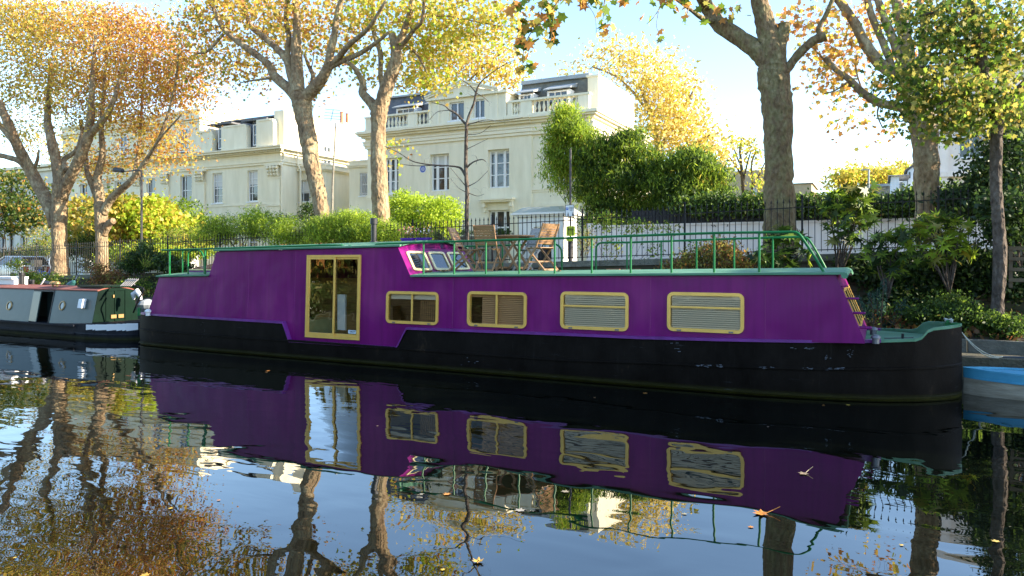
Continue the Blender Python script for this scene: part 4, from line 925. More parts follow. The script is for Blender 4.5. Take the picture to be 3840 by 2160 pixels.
for u in (1588, 1703, 1822, 1947, 2080, 2219, 2365, 2518, 2678, 2847):
    a = P(u, interp(rv, u), YN); MB().tube([a, (a.x, a.y, deckz(a.x, a.y)-.01)], .019, 8).build('rail_post', 'rail', r3)
l2 = [P(u, v, YFr) for u, v in ((1660, 927), (1779, 923), (2000, 917), (2070, 915.5), (2088, 918), (2100, 928), (2106, 945), (2107, 1000))]; l2.append(Vector((l2[-1].x, YFr, deckz(l2[-1].x, YFr)-.01)))
r4 = tubeobj('handrail', l2)
for u, v in ((1779, 923), (1884, 920), (1992, 917)): a = P(u, v, YFr); MB().tube([a, (a.x, a.y, deckz(a.x, a.y)-.01)], .019, 8).build('rail_post', 'rail', r4)
a = P(2235, 1000, YFr); l3 = [(a.x, YFr, deckz(a.x, YFr)-.01)]+[P(u, v, YFr) for u, v in ((2235, 1000), (2235, 940), (2239, 920), (2252, 911.5), (2275, 910), (2400, 908), (2700, 897), (2980, 889), (3012, 890), (3033, 899), (3060, 940), (3093, 1000))]
l3 = [tuple(p) for p in l3]; b = P(3098, 1012, YFr); l3.append((b.x, YFr, deckz(b.x, YFr)-.01))
r5 = tubeobj('handrail', l3)
rv2 = [(2275, 910), (2400, 908), (2700, 897), (2980, 889)]
for u in (2351, 2479.5, 2612, 2753, 2898): a = P(u, interp(rv2, u), YFr); MB().tube([a, (a.x, a.y, deckz(a.x, a.y)-.01)], .018, 8).build('rail_post', 'rail', r5)
# chimney flue
a = P(1402, 900, 12.75); zr = roofz(a.x, 12.75)-.02; zt = P(1402, 818, 12.75).z
q = MB().lathe([(.062, 0), (.062, zt-zr-.14), (.082, zt-zr-.13), (.082, zt-zr-.02), (.07, zt-zr), (.0601, zt-zr)], (a.x, 12.75, zr), 18).lathe([(.10, 0), (.09, .03)], (a.x, 12.75, zr+.01), 18); q.build('chimney', 'chim', B)
# skylight hatch on the stern deck
a = P(706, 1018, 12.75); b = P(795, 1018, 12.75); zb = pt['B'].z+.08; zt = P(706, 1013, 12.75).z; zp = P(770, 986, 13.3).z
sk = MB().box(a.x, b.x+.6, 12.75, 13.8, zb-.05, zt).build('skylight', 'lilac', B)
MB().box(a.x-.02, b.x+.62, 12.73, 13.82, zt, zt+.025).build('skylight_frame', 'cream_frame', sk)
MB().hexa([(a.x+.03, 12.78, zt+.025), (b.x+.58, 12.78, zt+.025), (b.x+.58, 13.77, zt+.025), (a.x+.03, 13.77, zt+.025)], [(a.x+.45, 13.2, zp), (b.x+.3, 13.2, zp), (b.x+.3, 13.35, zp), (a.x+.45, 13.35, zp)]).build('skylight_glass', 'glass', sk)
# bow fittings
for u, v in ((3284, 1281), (3275, 1250)):
    a = PZ(u, v, .90); q = MB().lathe([(.05, -.03), (.05, .045), (.07, .05), (.07, .06), (.062, .085), (.035, .105), (.0, .11)], a, 20); q.build('mushroom_vent', 'steel', B, smooth=False)
a = PZ(556, 1176, .80); MB().lathe([(.06, -.05), (.06, .03), (.085, .04), (.08, .08), (.04, .11), (0, .115)], a, 16).build('mushroom_vent', 'white_paint', B)
a = PZ(521, 1176, .80); MB().tube([a+Vector((0, 0, -.05)), a+Vector((0, 0, .15))], .04, 10).build('mooring_post', 'rail', B)
q = MB().box(.95, 1.15, YC-.05, YC+.05, 1.05, 1.13).tube([(.98, YC-.14, 1.16), (.98, YC+.14, 1.16)], .022, 8).tube([(1.02, YC, 1.1), (1.02, YC, 1.18)], .03, 8); q.build('bow_cleat', 'rail', B)
q = MB().tube([(.35, 12.7, .9), (.35, 12.7, .98)], .02, 8).tube([(.1, 12.6, .905), (.5, 12.9, .905)], .008, 6); q.build('deck_ring', 'chim', B)
M['rope'] = mat('rope', (.38, .40, .34), .9, var=.2); M['rope_blue'] = mat('rope_blue', (.03, .06, .10), .8)
rp = thing('mooring_rope', 'pale mooring rope sagging from the houseboat bow to the canal edge', 'rope', (1.2, 13.3, 1.1))
a = Vector((1.17, 13.27, 1.0)); b = PZ(3760, 1338, .41)
for dz in (0, .05):
    q = MB(); l = []
    for i in range(17): t = i/16; p = a.lerp(b, t); p.z -= (.16+dz)*4*t*(1-t)*.72; p.z = max(p.z, .415); l.append(p)
    q.tube(l, .009, 6).build('strand', 'rope', rp)
q = MB().tube(smoothline([tuple(x) for x in (b, b+Vector((.25, .05, .0)), b+Vector((.7, -.1, 0)), b+Vector((1.6, .0, 0)), b+Vector((2.6, .3, 0)))], 5), .011, 6); q.build('rope_tail', 'rope_blue', rp)
q = MB()
cl = [(1.0+.05*math.sin(i*1.9), YC-.13+.26*((i % 7)/6), 1.17+.025*math.cos(i*2.3)) for i in range(22)]; q.tube(smoothline(cl, 3), .010, 6); q.build('rope_coil', 'rope', rp)
# ================================================================ furniture and pots on the decks
M['teak'] = mat('teak', (.25, .125, .055), .6, noise_to=(.36, .20, .10), vscale=2.5, stretch=(1, 1, 8), bump=.15, bscale=30)
M['teak_grey'] = mat('weathered_teak', (.26, .235, .22), .8, noise_to=(.38, .35, .33), vscale=2.5, stretch=(1, 1, 8))
def chair(lab, X, Y, rot, m, lean=0):
    z = deckz(X, Y); c = thing('folding_chair', lab, 'chair', (X, Y, z), 'folding garden chairs round the deck table'); T = Matrix.Translation((X, Y, z)) @ Matrix.Rotation(rot, 4, 'Z')
    def pt_(x, y, h): return T @ Vector((x, y, h))
    # local +y is the way the sitter faces
    for s in (-1, 1):
        x = s*.215
        MB().bar(pt_(x, .30, 0), pt_(x, -.09, .47), .022, .042, up=T.to_3x3() @ Vector((0, 1, 0))).bar(pt_(x, -.09, .465), pt_(x, -.30, .93), .0218, .042, up=T.to_3x3() @ Vector((0, 1, 0))).build('back_leg', m, c)
        MB().bar(pt_(x*.86, -.30, 0), pt_(x*.86, .21, .45), .022, .04, up=T.to_3x3() @ Vector((0, 1, 0))).build('front_leg', m, c)
    q = MB()
    for i in range(7): y = -.17+i*.062; q.bar(pt_(-.20, y, .455-.01*abs(i-3)/3*0), pt_(.20, y, .455), .05, .014)
    for s in (-1, 1): q.bar(pt_(s*.165, -.2, .437), pt_(s*.165, .23, .437), .02, .022)
    q.build('seat', m, c)
    q = MB()
    for i in range(8):
        h = .545+i*.05; y = -.09-.21*(h-.465)/.465; n = T.to_3x3() @ Vector((0, .91, .41))
        q.bar(pt_(-.205, y, h), pt_(.205, y, h), .042 if i < 7 else .06, .013, up=T.to_3x3() @ Vector((0, 1, .45)))
    q.build('backrest', m, c)
    q = MB().bar(pt_(-.19, -.29, .02), pt_(.19, -.29, .02), .02, .035).bar(pt_(-.2, .16, .17), pt_(.2, .16, .17), .02, .03).bar(pt_(-.18, -.10, .18), pt_(.18, -.10, .18), .02, .03); q.build('stretcher', m, c)
    return c
chair('brown slatted folding chair on the left of the table, nearest the wheelhouse', P(1742, 1000, 13.3).x, 13.3, R(-78), 'teak')
chair('brown slatted folding chair seen squarely from behind, in front of the table', P(1828, 1000, 12.95).x, 12.98, R(10), 'teak')
chair('brown folding chair at the right of the table with sun on its back', P(2028, 1000, 13.15).x, 13.15, R(68), 'teak')
chair('weathered grey folding chair on the far side of the table', P(1988, 1000, 14.0).x, 13.98, R(160), 'teak_grey')
tp = P(1925, 883, 13.55); tz = deckz(tp.x, 13.55); tb = thing('round_table', 'round brown wooden table on crossed folding legs on the green sun deck', 'table', (tp.x, 13.55, tz))
MB().lathe([(.42, -.03), (.45, -.028), (.45, -.004), (.44, 0), (.0, 0)], (tp.x, 13.55, tz+.74), 32).build('tabletop', 'teak', tb)
for s in (-1, 1):
    for d in (-1, 1): MB().bar((tp.x+s*.27, 13.55+d*.27, tz), (tp.x-s*.23, 13.55+d*.23, tz+.71), .03, .045).build('leg', 'teak', tb)
MB().bar((tp.x-.28, 13.27, tz+.06), (tp.x-.28, 13.83, tz+.06), .025, .04).bar((tp.x+.28, 13.27, tz+.06), (tp.x+.28, 13.83, tz+.06), .025, .04).bar((tp.x-.25, 13.3, tz+.69), (tp.x+.25, 13.3, tz+.69), .025, .04).bar((tp.x-.25, 13.8, tz+.69), (tp.x+.25, 13.8, tz+.69), .025, .04).build('brace', 'teak', tb)
# flower pots on the wheelhouse roof
M['pot'] = mat('purple_pot', (.09, .012, .30), .35); M['potdark'] = mat('dark_pot', (.035, .015, .08), .5)
def pot(lab, u, v, Y, w, h, m, kind, n):
    a = P(u, v, Y); zb = roofz(a.x, Y)-.02 if a.x < pt['E'].x+.05 else a.z-h; zb = a.z-h
    t = thing('flower_pot', lab, 'flower pot', (a.x, Y, zb)); q = MB()
    o = rrect(-w, w, -.10, .10, .07, 3); k = len(o)
    lv = [(.78, 0), (.95, h*.82), (1.08, h*.83), (1.1, h)]
    q.add([(a.x+x*s, Y+y*s, zb+z) for s, z in lv for x, y in o], [(L*k+i, L*k+(i+1) % k, (L+1)*k+(i+1) % k, (L+1)*k+i) for L in range(3) for i in range(k)]+[tuple(range(k))])
    q.build('pot', m, t); MB().add([(a.x+x, Y+y, zb+h*.85) for x, y in o], [tuple(range(k))]).build('compost', 'soil', t)
    rs = np.random.RandomState(int(u)); st = MB(); C = []
    for i in range(n):
        x, y = rs.uniform(-w*.8, w*.8), rs.uniform(-.06, .06); hh = rs.uniform(.08, .24); dx, dy = rs.normal(0, .05, 2)
        st.tube([(a.x+x, Y+y, zb+h*.8), (a.x+x+dx*.5, Y+y+dy*.5, zb+h+hh*.5), (a.x+x+dx, Y+y+dy, zb+h+hh)], .003, 4)
        for j in range(4): f = rs.uniform(.2, 1); C.append((a.x+x+dx*f+rs.normal(0, .015), Y+y+dy*f+rs.normal(0, .015), zb+h+hh*f))
        C.append((a.x+x+dx, Y+y+dy, zb+h+hh+.01))
    st.build('stem', 'twig', t); C = np.array(C); N = len(C); pal = [(1, (.10, .16, .03)), (.8, (.2, .2, .04)), (.5, (.35, .2, .04))] if kind != 'grass' else [(1, (.07, .13, .04)), (1, (.13, .18, .05))]
    cols = palette(pal, N, rs); sz = rs.uniform(.03, .055, N)
    if kind == 'flowers':
        idx = np.arange(N) % 5 == 4; fp = palette([(1, (.75, .25, .3)), (1, (.75, .7, .68)), (.6, (.7, .35, .1))], N, rs); cols[idx] = fp[idx]; sz[idx] *= 1.3
    leafmesh('foliage', C, sz, cols, 'long' if kind == 'grass' else 'oval', M['leaf'], t, rs=rs)
pot('purple planter with pink and white flowers on the wheelhouse roof', 1531, 893, 13.25, .17, .16, 'pot', 'flowers', 40)
pot('purple planter with sparse orange flowers, middle of the three roof planters', 1589, 892, 13.25, .17, .16, 'pot', 'flowers', 22)
pot('dark purple planter with thin green grass at the wheelhouse roof edge', 1643, 900, 13.6, .13, .19, 'potdark', 'grass', 70)
# ================================================================ dark green narrowboat on the left
M['nb_grey'] = mat('slate_green_paint', (.03, .06, .06), .35, noise_to=(.05, .085, .085), vscale=1.6, spec=.25); M['nb_green'] = mat('deep_green_paint', (.001, .006, .004), .4, noise_to=(.002, .014, .008), vscale=1.2, spec=.1)
M['nb_roof'] = mat('red_oxide_roof', (.17, .045, .03), .8, noise_to=(.24, .08, .055), vscale=3); M['nb_hull'] = hullmat('narrowboat_black', (.012, .013, .016), .25); M['brass'] = mat('brass', (.28, .18, .07), .45, metal=.5)
N_ = thing('narrowboat', 'green and grey narrowboat with red roof and brass portholes', 'boat', (-22, 13.2, 0)); NC = 13.07
pl2 = [(-30, 12.18), (-19.2, 12.18), (-18.4, 12.28), (-17.9, 12.5), (-17.7, 12.70)]
zn = [(-30, .34), (-21, .33), (-19.3, .40), (-17.7, .47)]
q = MB(); xs = sorted(set([-30+.8*i for i in range(16)]+[a for a, _ in pl2]+[-18.9, -18.15])); xs = [x for x in xs if x <= -17.7]
for s in (1, -1):
    n0 = len(q.v); f = lambda y: y if s == 1 else 2*NC-y
    for X in xs: y = interp(pl2, X); q.v += [(X, f(y+.15), -.5), (X, f(y+.02), 0), (X, f(y-.015), .13), (X, f(y), .16), (X, f(y), interp(zn, X))]
    for i in range(len(xs)-1):
        for j in range(4): a = n0+i*5+j; q.f.append((a, a+5, a+6, a+1)); q.mi.append(0)
a = len(xs)-1; q.add([(-17.7, y, z) for y, z in ((12.85, -.5), (12.70, 0), (12.70, .47), (2*NC-12.70, .47), (2*NC-12.70, 0), (2*NC-12.85, -.5))], [tuple(range(6))])
for a_, b_ in zip(xs, xs[1:]):
    ya, yb = interp(pl2, a_), interp(pl2, b_); za, zb = interp(zn, a_), interp(zn, b_); q.add([(a_, ya, za), (b_, yb, zb), (b_, 2*NC-yb, zb), (a_, 2*NC-ya, za)], [(0, 1, 2, 3)])
q.build('hull', 'nb_hull', N_)
q = MB()
for X0, X1 in ((-30, -19.6),):
    q.box(X0, X1, 12.12, 12.2, .31, .36).box(X0, X1, 12.13, 12.19, .10, .15)
q.build('rubbing_strake', 'nb_hull', N_)
q = MB(); xw = [x for x in xs if x > P(322, 1232, 12.18).x]; xw = [P(322, 1232, 12.18).x]+xw
for a_, b_ in zip(xw, xw[1:]):
    ya, yb = interp(pl2, a_)-.006, interp(pl2, b_)-.006; q.add([(a_, ya, .235), (b_, yb, .265), (b_, yb, interp(zn, b_)-.03), (a_, ya, interp(zn, a_)-.02)], [(0, 1, 2, 3)])
q.build('white_stripe', 'white_paint', N_)
nx = lambda u, v: PS(u, v, 12.30, .20).x
XG = nx(357, 1150); XE = nx(503, 1100)
def nside(z): return 12.30+.20*z
def npf(x, z, o=0): return (x, nside(z)-o, z)
ZR = 1.27
dg = (nx(118, 1150), nx(192, 1150)); q = MB()
for s in (1, -1):
    f = lambda p: p if s == 1 else (p[0], 2*NC-p[1], p[2])
    for a_, b_ in ((-30, dg[0]), (dg[1], XG)) if s == 1 else ((-30, XG),): q.add([f(npf(a_, .3)), f(npf(b_, .3)), f(npf(b_, ZR)), f(npf(a_, ZR))], [(0, 1, 2, 3)])
q.box(dg[0], dg[1], 12.9, 12.95, .3, ZR); q.build('cabin', 'nb_grey', N_, fix=False)
q = MB(); gm = dg[0]+.5*(dg[1]-dg[0]); q.hexa([(dg[0], 12.37, .36), (gm, 12.30, .36), (gm, 12.33, .36), (dg[0], 12.40, .36)], [(dg[0], 12.52, 1.22), (gm, 12.45, 1.22), (gm, 12.48, 1.22), (dg[0], 12.55, 1.22)]); q.build('side_door', 'nb_grey', N_)
q = MB(); rbox(q, npf, dg[0]-.02, dg[1]+.02, 1.22, 1.27, -.02, .012); rbox(q, npf, dg[1], dg[1]+.04, .33, 1.22, -.02, .01); q.build('hatch_frame', 'iron', N_)
def narch(X, Z, c=.09, out=.03, n=8):
    y0 = nside(Z)-out; y1 = 2*NC-y0; return [(X, y0+(y1-y0)*i/n, Z+c*(1-(2*i/n-1)**2)) for i in range(n+1)]
q = MB(); A_ = narch(-30, ZR); B_ = narch(XG+.02, ZR); n = len(A_)
q.add(A_+B_+[(x, y, z+.03) for x, y, z in A_]+[(x, y, z+.03) for x, y, z in B_], [(i, i+1, n+i+1, n+i) for i in range(n-1)]+[(2*n+i, 3*n+i, 3*n+i+1, 2*n+i+1) for i in range(n-1)]+[(0, n, 3*n, 2*n)]+[(n+i, n+i+1, 3*n+i+1, 3*n+i) for i in range(n-1)]); q.build('roof', 'nb_roof', N_)
q = MB(); zc = 1.36
A_ = [(XG+.01, y, z) for _, y, z in narch(XG, ZR, .09, .0)]; q.add([npf(XG+.01, .34)]+A_+[(XG+.01, 2*NC-nside(.34), .34)], [tuple(range(len(A_)+2))])
for y in (12.78, 13.35): q.box(XG+.012, XG+.03, y-.015, y+.015, .45, ZR+.02)
q.box(XG+.012, XG+.03, 12.78, 13.35, ZR, ZR+.03); q.build('front_bulkhead', 'nb_green', N_, fix=False)
MB().box(XG+.012, XG+.03, 13.02, 13.08, .42, ZR).build('door_post', 'nb_green', N_); MB().box(XG+.03, XG+.05, 12.96, 13.0, 1.08, 1.16).build('latch', 'brass', N_)
q = MB().box(XG-1.1, XG+.06, 12.66, 13.5, ZR+.10, ZR+.15); q.build('sliding_hatch', 'nb_green', N_)
for y in (12.98, 13.2): MB().box(XG+.012, XG+.05, y-.08, y+.08, .50, .60).build('brass_plate', 'brass', N_)
for u in (36, 234):
    c = PS(u, 1146, 12.30, .20); q = MB(); n = 20; pf = lambda r_, o: [npf(c.x+math.cos(2*math.pi*i/n)*r_, c.z+math.sin(2*math.pi*i/n)*r_, o) for i in range(n)]
    q.add(pf(.14, 0)+pf(.135, .02)+pf(.10, .025)+pf(.10, .004), [(L*n+k, L*n+(k+1) % n, (L+1)*n+(k+1) % n, (L+1)*n+k) for k in range(n) for L in range(3)]); ph_ = q.build('porthole', 'brass', N_)
    MB().add(pf(.1, .006), [tuple(range(n))]).build('pane', 'glass', ph_)
c = PS(316, 1138, 12.30, .20); q = MB(); rbox(q, npf, c.x-.11, c.x+.09, c.z-.13, c.z+.13, 0, .12); bevel(q.build('light_box', 'white_paint', N_), .02)
# stern tube rail
q = MB().tube(smoothline([tuple(P(u, v, 13.0)) for u, v in ((497, 1072), (515, 1075), (533, 1079), (538, 1083), (537, 1092), (522, 1120), (500, 1172))], 4), .022, 8); q.build('tiller_rail', 'iron', N_, smooth=True)
for u, r_, h, cap in ((82, .09, .42, 1), (112, .055, .2, 0), (123, .055, .2, 0)):
    a = P(u, 1072, 13.1); q = MB().lathe([(r_*.85, 0), (r_*.85, h-.1), (r_, h-.09), (r_, h)], (a.x, 13.1, 1.33), 12); q.build('chimney', 'chim', N_)
for u in (198, 214): a = P(u, 1076, 12.75); MB().lathe([(.03, -.06), (.03, .05), (.1, .07), (.09, .11), (.04, .15), (0, .155)], (a.x, 12.75, 1.37), 14).build('mushroom_vent', 'brass', N_)
def small(name, lab, cat, q, m, loc): t = q.build(name, m, None, loc=loc); return tag(t, lab, cat)
a = P(28, 1058, 13.0); q = MB().box(a.x-.9, a.x+.55, 12.9, 13.3, 1.36, 1.55).box(a.x-.95, a.x+.5, 12.85, 13.35, 1.55, 1.62); small('storage_box', 'long white lidded box on the narrowboat roof at far left', 'box', q, 'white_paint', (a.x, 13, 1.36))
a = P(150, 1079, 13.0); b = P(167, 1046, 13.0); small('pole', 'pale pole leaning up from the narrowboat roof', 'pole', MB().tube([(a.x, 13.0, 1.34), b], .022, 8), 'white_paint', a)
a = P(178, 1066, 13.1); small('gas_bottle', 'dark bottle lying on the narrowboat roof beside brass vents', 'bottle', MB().tube([(a.x-.17, 13.1, 1.45), (a.x-.14, 13.1, 1.45), (a.x+.14, 13.1, 1.42), (a.x+.19, 13.1, 1.42)], [.03, .07, .07, .03], 10), 'chim', a)
q = MB(); a = P(479, 1078, 12.9)
for i in range(6): q.bar((a.x-.24+i*.085, 12.85, 1.42), (a.x-.18+i*.085, 13.05, 1.62), .045, .014)
for dz in (.05, .16): q.bar((a.x-.26, 12.88+dz*.8, 1.42+dz), (a.x+.27, 12.88+dz*.8, 1.42+dz), .012, .03)
small('wooden_grating', 'small slatted wooden grating propped on the narrowboat hood', 'grating', q, 'teak_grey', a)
M['bag'] = mat('white_bag', (.7, .72, .74), .7, var=.1, bump=.5, bscale=6)
a = P(512, 1103, 13.3); q = MB().tube([(a.x-.12, 13.3, a.z-.15), (a.x-.08, 13.25, a.z), (a.x+.03, 13.3, a.z+.08), (a.x+.14, 13.3, a.z-.02), (a.x+.2, 13.3, a.z-.16)], [.03, .07, .08, .06, .03], 9, wob=.2); small('plastic_bag', 'crumpled white bag between the two boats', 'bag', q, 'bag', a)
a = P(553, 1143, 14.2); q = MB().lathe([(.02, .0), (.22, .05), (.26, .16), (.2, .26), (.05, .32)], (a.x, 14.2, a.z-.15), 12); small('tarpaulin_bundle', 'grey tarpaulin bundle behind the stern of the houseboat', 'bundle', q, 'lead', a)
# fender hanging on the bank wall
M['fender'] = mat('fender_green', (.02, .10, .10), .5)
a = P(258, 1078, 15.8); b = P(283, 1048, 15.8); fd = thing('boat_fender', 'dark green fender hanging from a rope by the bank wall', 'fender', a)
MB().tube([a.lerp(b, -.35), a.lerp(b, -.2), a.lerp(b, .3), a.lerp(b, .75), a.lerp(b, .85)], [.04, .11, .13, .07, .03], 10).build('body', 'fender', fd); MB().tube([b, P(292, 1030, 16.6), P(298, 1018, 18.2)], .012, 6).build('cord', 'rope_blue', fd)
# ================================================================ small blue and white rowing boat
M['sky_blue'] = mat('sky_blue_paint', (.02, .24, .38), .5, noise_to=(.06, .33, .48), vscale=2, bump=.1, bscale=20); M['old_white'] = mat('worn_white_paint', (.20, .16, .11), .7, noise_to=(.44, .38, .29), vscale=3, stretch=(.5, 1, 3), bump=.2, bscale=12)
D = thing('rowing_boat', 'small wooden rowing boat with blue top strake and worn white hull', 'boat', (3, 13.7, 0)); DC = 13.47
dp = [(1.22, 13.45), (1.32, 13.36), (1.5, 13.24), (1.8, 13.12), (2.3, 13.02), (3.0, 12.97), (4.2, 13.0), (4.9, 13.2)]
xs = sorted(set([a for a, _ in dp]+[1.4, 1.65, 2.05, 2.65, 3.6])); 
def dside(z0, z1, k0, k1, n=3, name='x', m=None):
    q = MB()
    for s in (1, -1):
        n0 = len(q.v)
        for X in xs:
            hw = DC-interp(dp, X); sh = .03*(X-2.9)**2*.3
            for j in range(n+1): t = j/n; z = z0+(z1-z0)*t; k = k0+(k1-k0)*t**.7; q.v.append((X, DC-s*hw*k, z+(sh if z > .1 else 0)))
        for i in range(len(xs)-1):
            for j in range(n): a = n0+i*(n+1)+j; q.f.append((a, a+n+1, a+n+2, a+1)); q.mi.append(0)
    return q.build(name, m, D, smooth=True)
dside(-.15, .25, .62, .97, 4, 'hull', 'old_white'); dside(.25, .375, .985, 1.0, 2, 'top_strake', 'sky_blue')
q = MB()
for s in (1, -1):
    for a_, b_ in zip(xs, xs[1:]):
        f = lambda X, k, z: (X, DC-s*(DC-interp(dp, X))*k, z+.03*(X-2.9)**2*.3)
        pts = [f(a_, 1.02, .365), f(b_, 1.02, .365), f(b_, .9, .365), f(a_, .9, .365)]; q.hexa(pts, [(x, y, z+.03) for x, y, z in pts])
        pts = [f(a_, 1.025, .235), f(b_, 1.025, .235), f(b_, .97, .235), f(a_, .97, .235)]; q.hexa(pts, [(x, y, z+.025) for x, y, z in pts])
q.build('gunwale', 'sky_blue', D)
q = MB(); n0 = 0
for X in xs: hw = (DC-interp(dp, X))*.93; z = .36+.009*(X-2.9)**2; q.v += [(X, DC-hw, z), (X, DC, z+.03), (X, DC+hw, z)]
for i in range(len(xs)-1):
    for j in (0, 1): a = i*3+j; q.f.append((a, a+3, a+4, a+1)); q.mi.append(0)
q.build('canvas_cover', 'sky_blue', D)
# ================================================================ trees and shrubs
G_ = {'green': (.055, .10, .018), 'lgreen': (.17, .25, .03), 'yellow': (.46, .38, .06), 'gold': (.50, .33, .07), 'orange': (.44, .20, .055), 'rust': (.30, .12, .045), 'olive': (.24, .22, .05), 'lime': (.32, .42, .04), 'dark': (.018, .040, .012), 'brown': (.14, .075, .03), 'cream': (.62, .48, .16)}
def pal(s): return [(float(w), G_[n]) for w, n in (x.split(':')[::-1] for x in s.split())]
def limbtube(q, l, Y, rg, wob=.05, n=10, sub=6):
    pts = [(u, v, r, (x[0] if x else 0)) for u, v, r, *x in l]; pts = smoothline(pts, sub); out = []; rad = []
    for i, (u, v, r, dy) in enumerate(pts):
        p = P(u, v, Y+dy); out.append(p); rad.append(max(.006, r*pxm(p)*(1+rg.uniform(-.05, .05))))
    q.tube(out, rad, n, wob=wob, rg=rg); return out, rad
def blobpts(blobs, Y, rs, shell=0.0):
    C = []; 
    for b in blobs:
        u, v, ru, rv, dy, ry, n = b[:7]; c = P(u, v, Y+dy); k = pxm(c); m = ballpts(int(n), rs, shell)
        lx = ru*k; C.append(np.array([[c.x+q[0]*lx*CA-q[1]*ry*.0, c.y+q[1]*ry+q[0]*lx*SA, c.z+q[2]*rv*k] for q in m]))
    return np.concatenate(C)
def foliage(name, parent, C, per, spread, size, palt, shape, seed, m='leaf', cf=None, flat=.7, droop=.35, up=.4, hole=0, loc=None):
    rs = np.random.RandomState(seed); N = len(C)*per; A = np.repeat(C, per, 0); j = rs.normal(size=(N, 3))*spread; j[:, 2] *= flat; A = A+j
    base = np.repeat(rs.rand(len(C)), per)
    cols = palette(palt, N, rs, A, (lambda p: np.clip((base*.6+.4*cf(p)) if cf else base, 0, 1)))
    return leafmesh(name, A, rs.uniform(.3, 1, N)**.8*size*1.45, cols, shape, M[m] if isinstance(m, str) else m, parent, rs=rs, droop=droop, up=up, loc=loc)
def tree(name, label, Y, limbs, blobs, palt, per=16, spread=.28, size=.13, shape='lobed', seed=1, bark='plane_bark', group=None, cf=None, wob=.06, nodes_from=1, tw=.012, hang=None, extra=None, drop=.1, cat='tree', sides=10, flat=.7):
    rg = random.Random(seed); rs = np.random.RandomState(seed)
    b = P(limbs[0][0][0], limbs[0][0][1], Y); t = thing(name, label, cat, (b.x, b.y, b.z), group); nodes = []; q = MB(); rads = []
    for i, l in enumerate(limbs):
        pts, rad = limbtube(q, l, Y, rg, wob, n=sides if l[0][2] > 9 else 7)
        if i >= nodes_from: nodes += [tuple(p) for p in pts[2:]]; rads += rad[2:]
    if not nodes: nodes = [tuple(p) for p in pts[-3:]]; rads = rad[-3:]
    q.build('trunk', bark, t, smooth=True, fix=False)
    C = blobpts(blobs, Y, rs); NA = np.array(nodes); tq = MB(); done = list(NA); D0 = np.array([np.min(np.sum((NA-c)**2, 1)) for c in C]); order = np.argsort(D0)
    arr = np.zeros((len(NA)+len(C)*3, 3)); arr[:len(NA)] = NA; k = len(NA); rr = np.zeros(len(arr)); rr[:k] = [min(r*.5, .035) for r in rads]
    for idx in order:
        c = C[idx]; d2 = np.sum((arr[:k]-c)**2, 1); j = int(np.argmin(d2)); a = arr[j].copy(); L = math.sqrt(d2[j])
        if L < .05: continue
        r0 = max(tw*.6, min(rr[j]*.8, tw*2.4)); m1 = a+(c-a)*.4+rs.normal(size=3)*L*.08; m1[2] += L*drop; m2 = a+(c-a)*.75+rs.normal(size=3)*L*.06; m2[2] += L*drop*.6
        tq.tube([a, m1, m2, c], [r0, r0*.8, r0*.6, r0*.3], 4 if r0 > .012 else 3, cap=False)
        for p, r_ in ((m1, .8), (m2, .6), (c, .45)): arr[k] = p; rr[k] = r0*r_; k += 1
    tq.build('twigs', 'twig' if bark in ('plane_bark', 'mossy_bark') else bark, t, smooth=True, fix=False)
    if per: foliage('crown', t, C, per, spread, size, palt, shape, seed+5, cf=cf, flat=flat)
    return t
# colour drifts to orange at the top right of the left trees
T1L = [[(226, 1050, 36), (225, 1000, 31), (223, 900, 27), (222, 800, 27), (226, 730, 30), (230, 690, 30)],
 [(205, 850, 20), (195, 800, 23), (175, 753, 24), (127, 663, 22), (75, 566, 19, -.5), (30, 462, 16, -1), (-5, 380, 13, -1.2)],
 [(228, 730, 24), (224, 671, 23), (209, 596, 20), (190, 514, 17), (178, 447, 13, .5), (183, 360, 9, .8), (190, 250, 6, 1)],
 [(232, 740, 22), (250, 693, 21), (287, 619, 20), (328, 522, 19), (339, 447, 15), (344, 358, 11), (350, 250, 8), (360, 130, 5)],
 [(325, 530, 12), (350, 492, 13), (395, 440, 11), (428, 373, 9), (450, 300, 7, .4), (500, 200, 4, .6)],
 [(110, 640, 12), (71, 604, 11), (30, 590, 10), (-5, 582, 9)], [(85, 585, 11), (40, 520, 10, .5), (0, 470, 9, 1), (-20, 430, 7, 1)], [(120, 650, 7), (140, 600, 6), (146, 560, 3)], [(250, 640, 12), (240, 600, 9, .3), (290, 560, 8, .6), (310, 480, 5, 1)]]
tree('plane_tree', 'tall plane tree at left with three thick pale limbs and yellow-brown leaves', 19.8, T1L,
 [(90, 200, 190, 190, 1.3, 2.6, 190), (260, 180, 160, 180, 1.3, 2.5, 170), (60, 400, 130, 130, 1.3, 2, 70), (300, 380, 120, 120, 1.3, 2, 70), (200, 60, 220, 90, 1.8, 2, 90), (20, 60, 100, 120, 1.3, 2, 60), (150, 520, 110, 60, 2.8, 1.2, 26)],
 pal('lgreen:.8 olive:2 yellow:1.5 gold:1.3 orange:1.2 rust:.7'), per=36, spread=.44, size=0.088, seed=11, cf=lambda p: np.clip((p[:, 2]-6)/9, 0, 1))
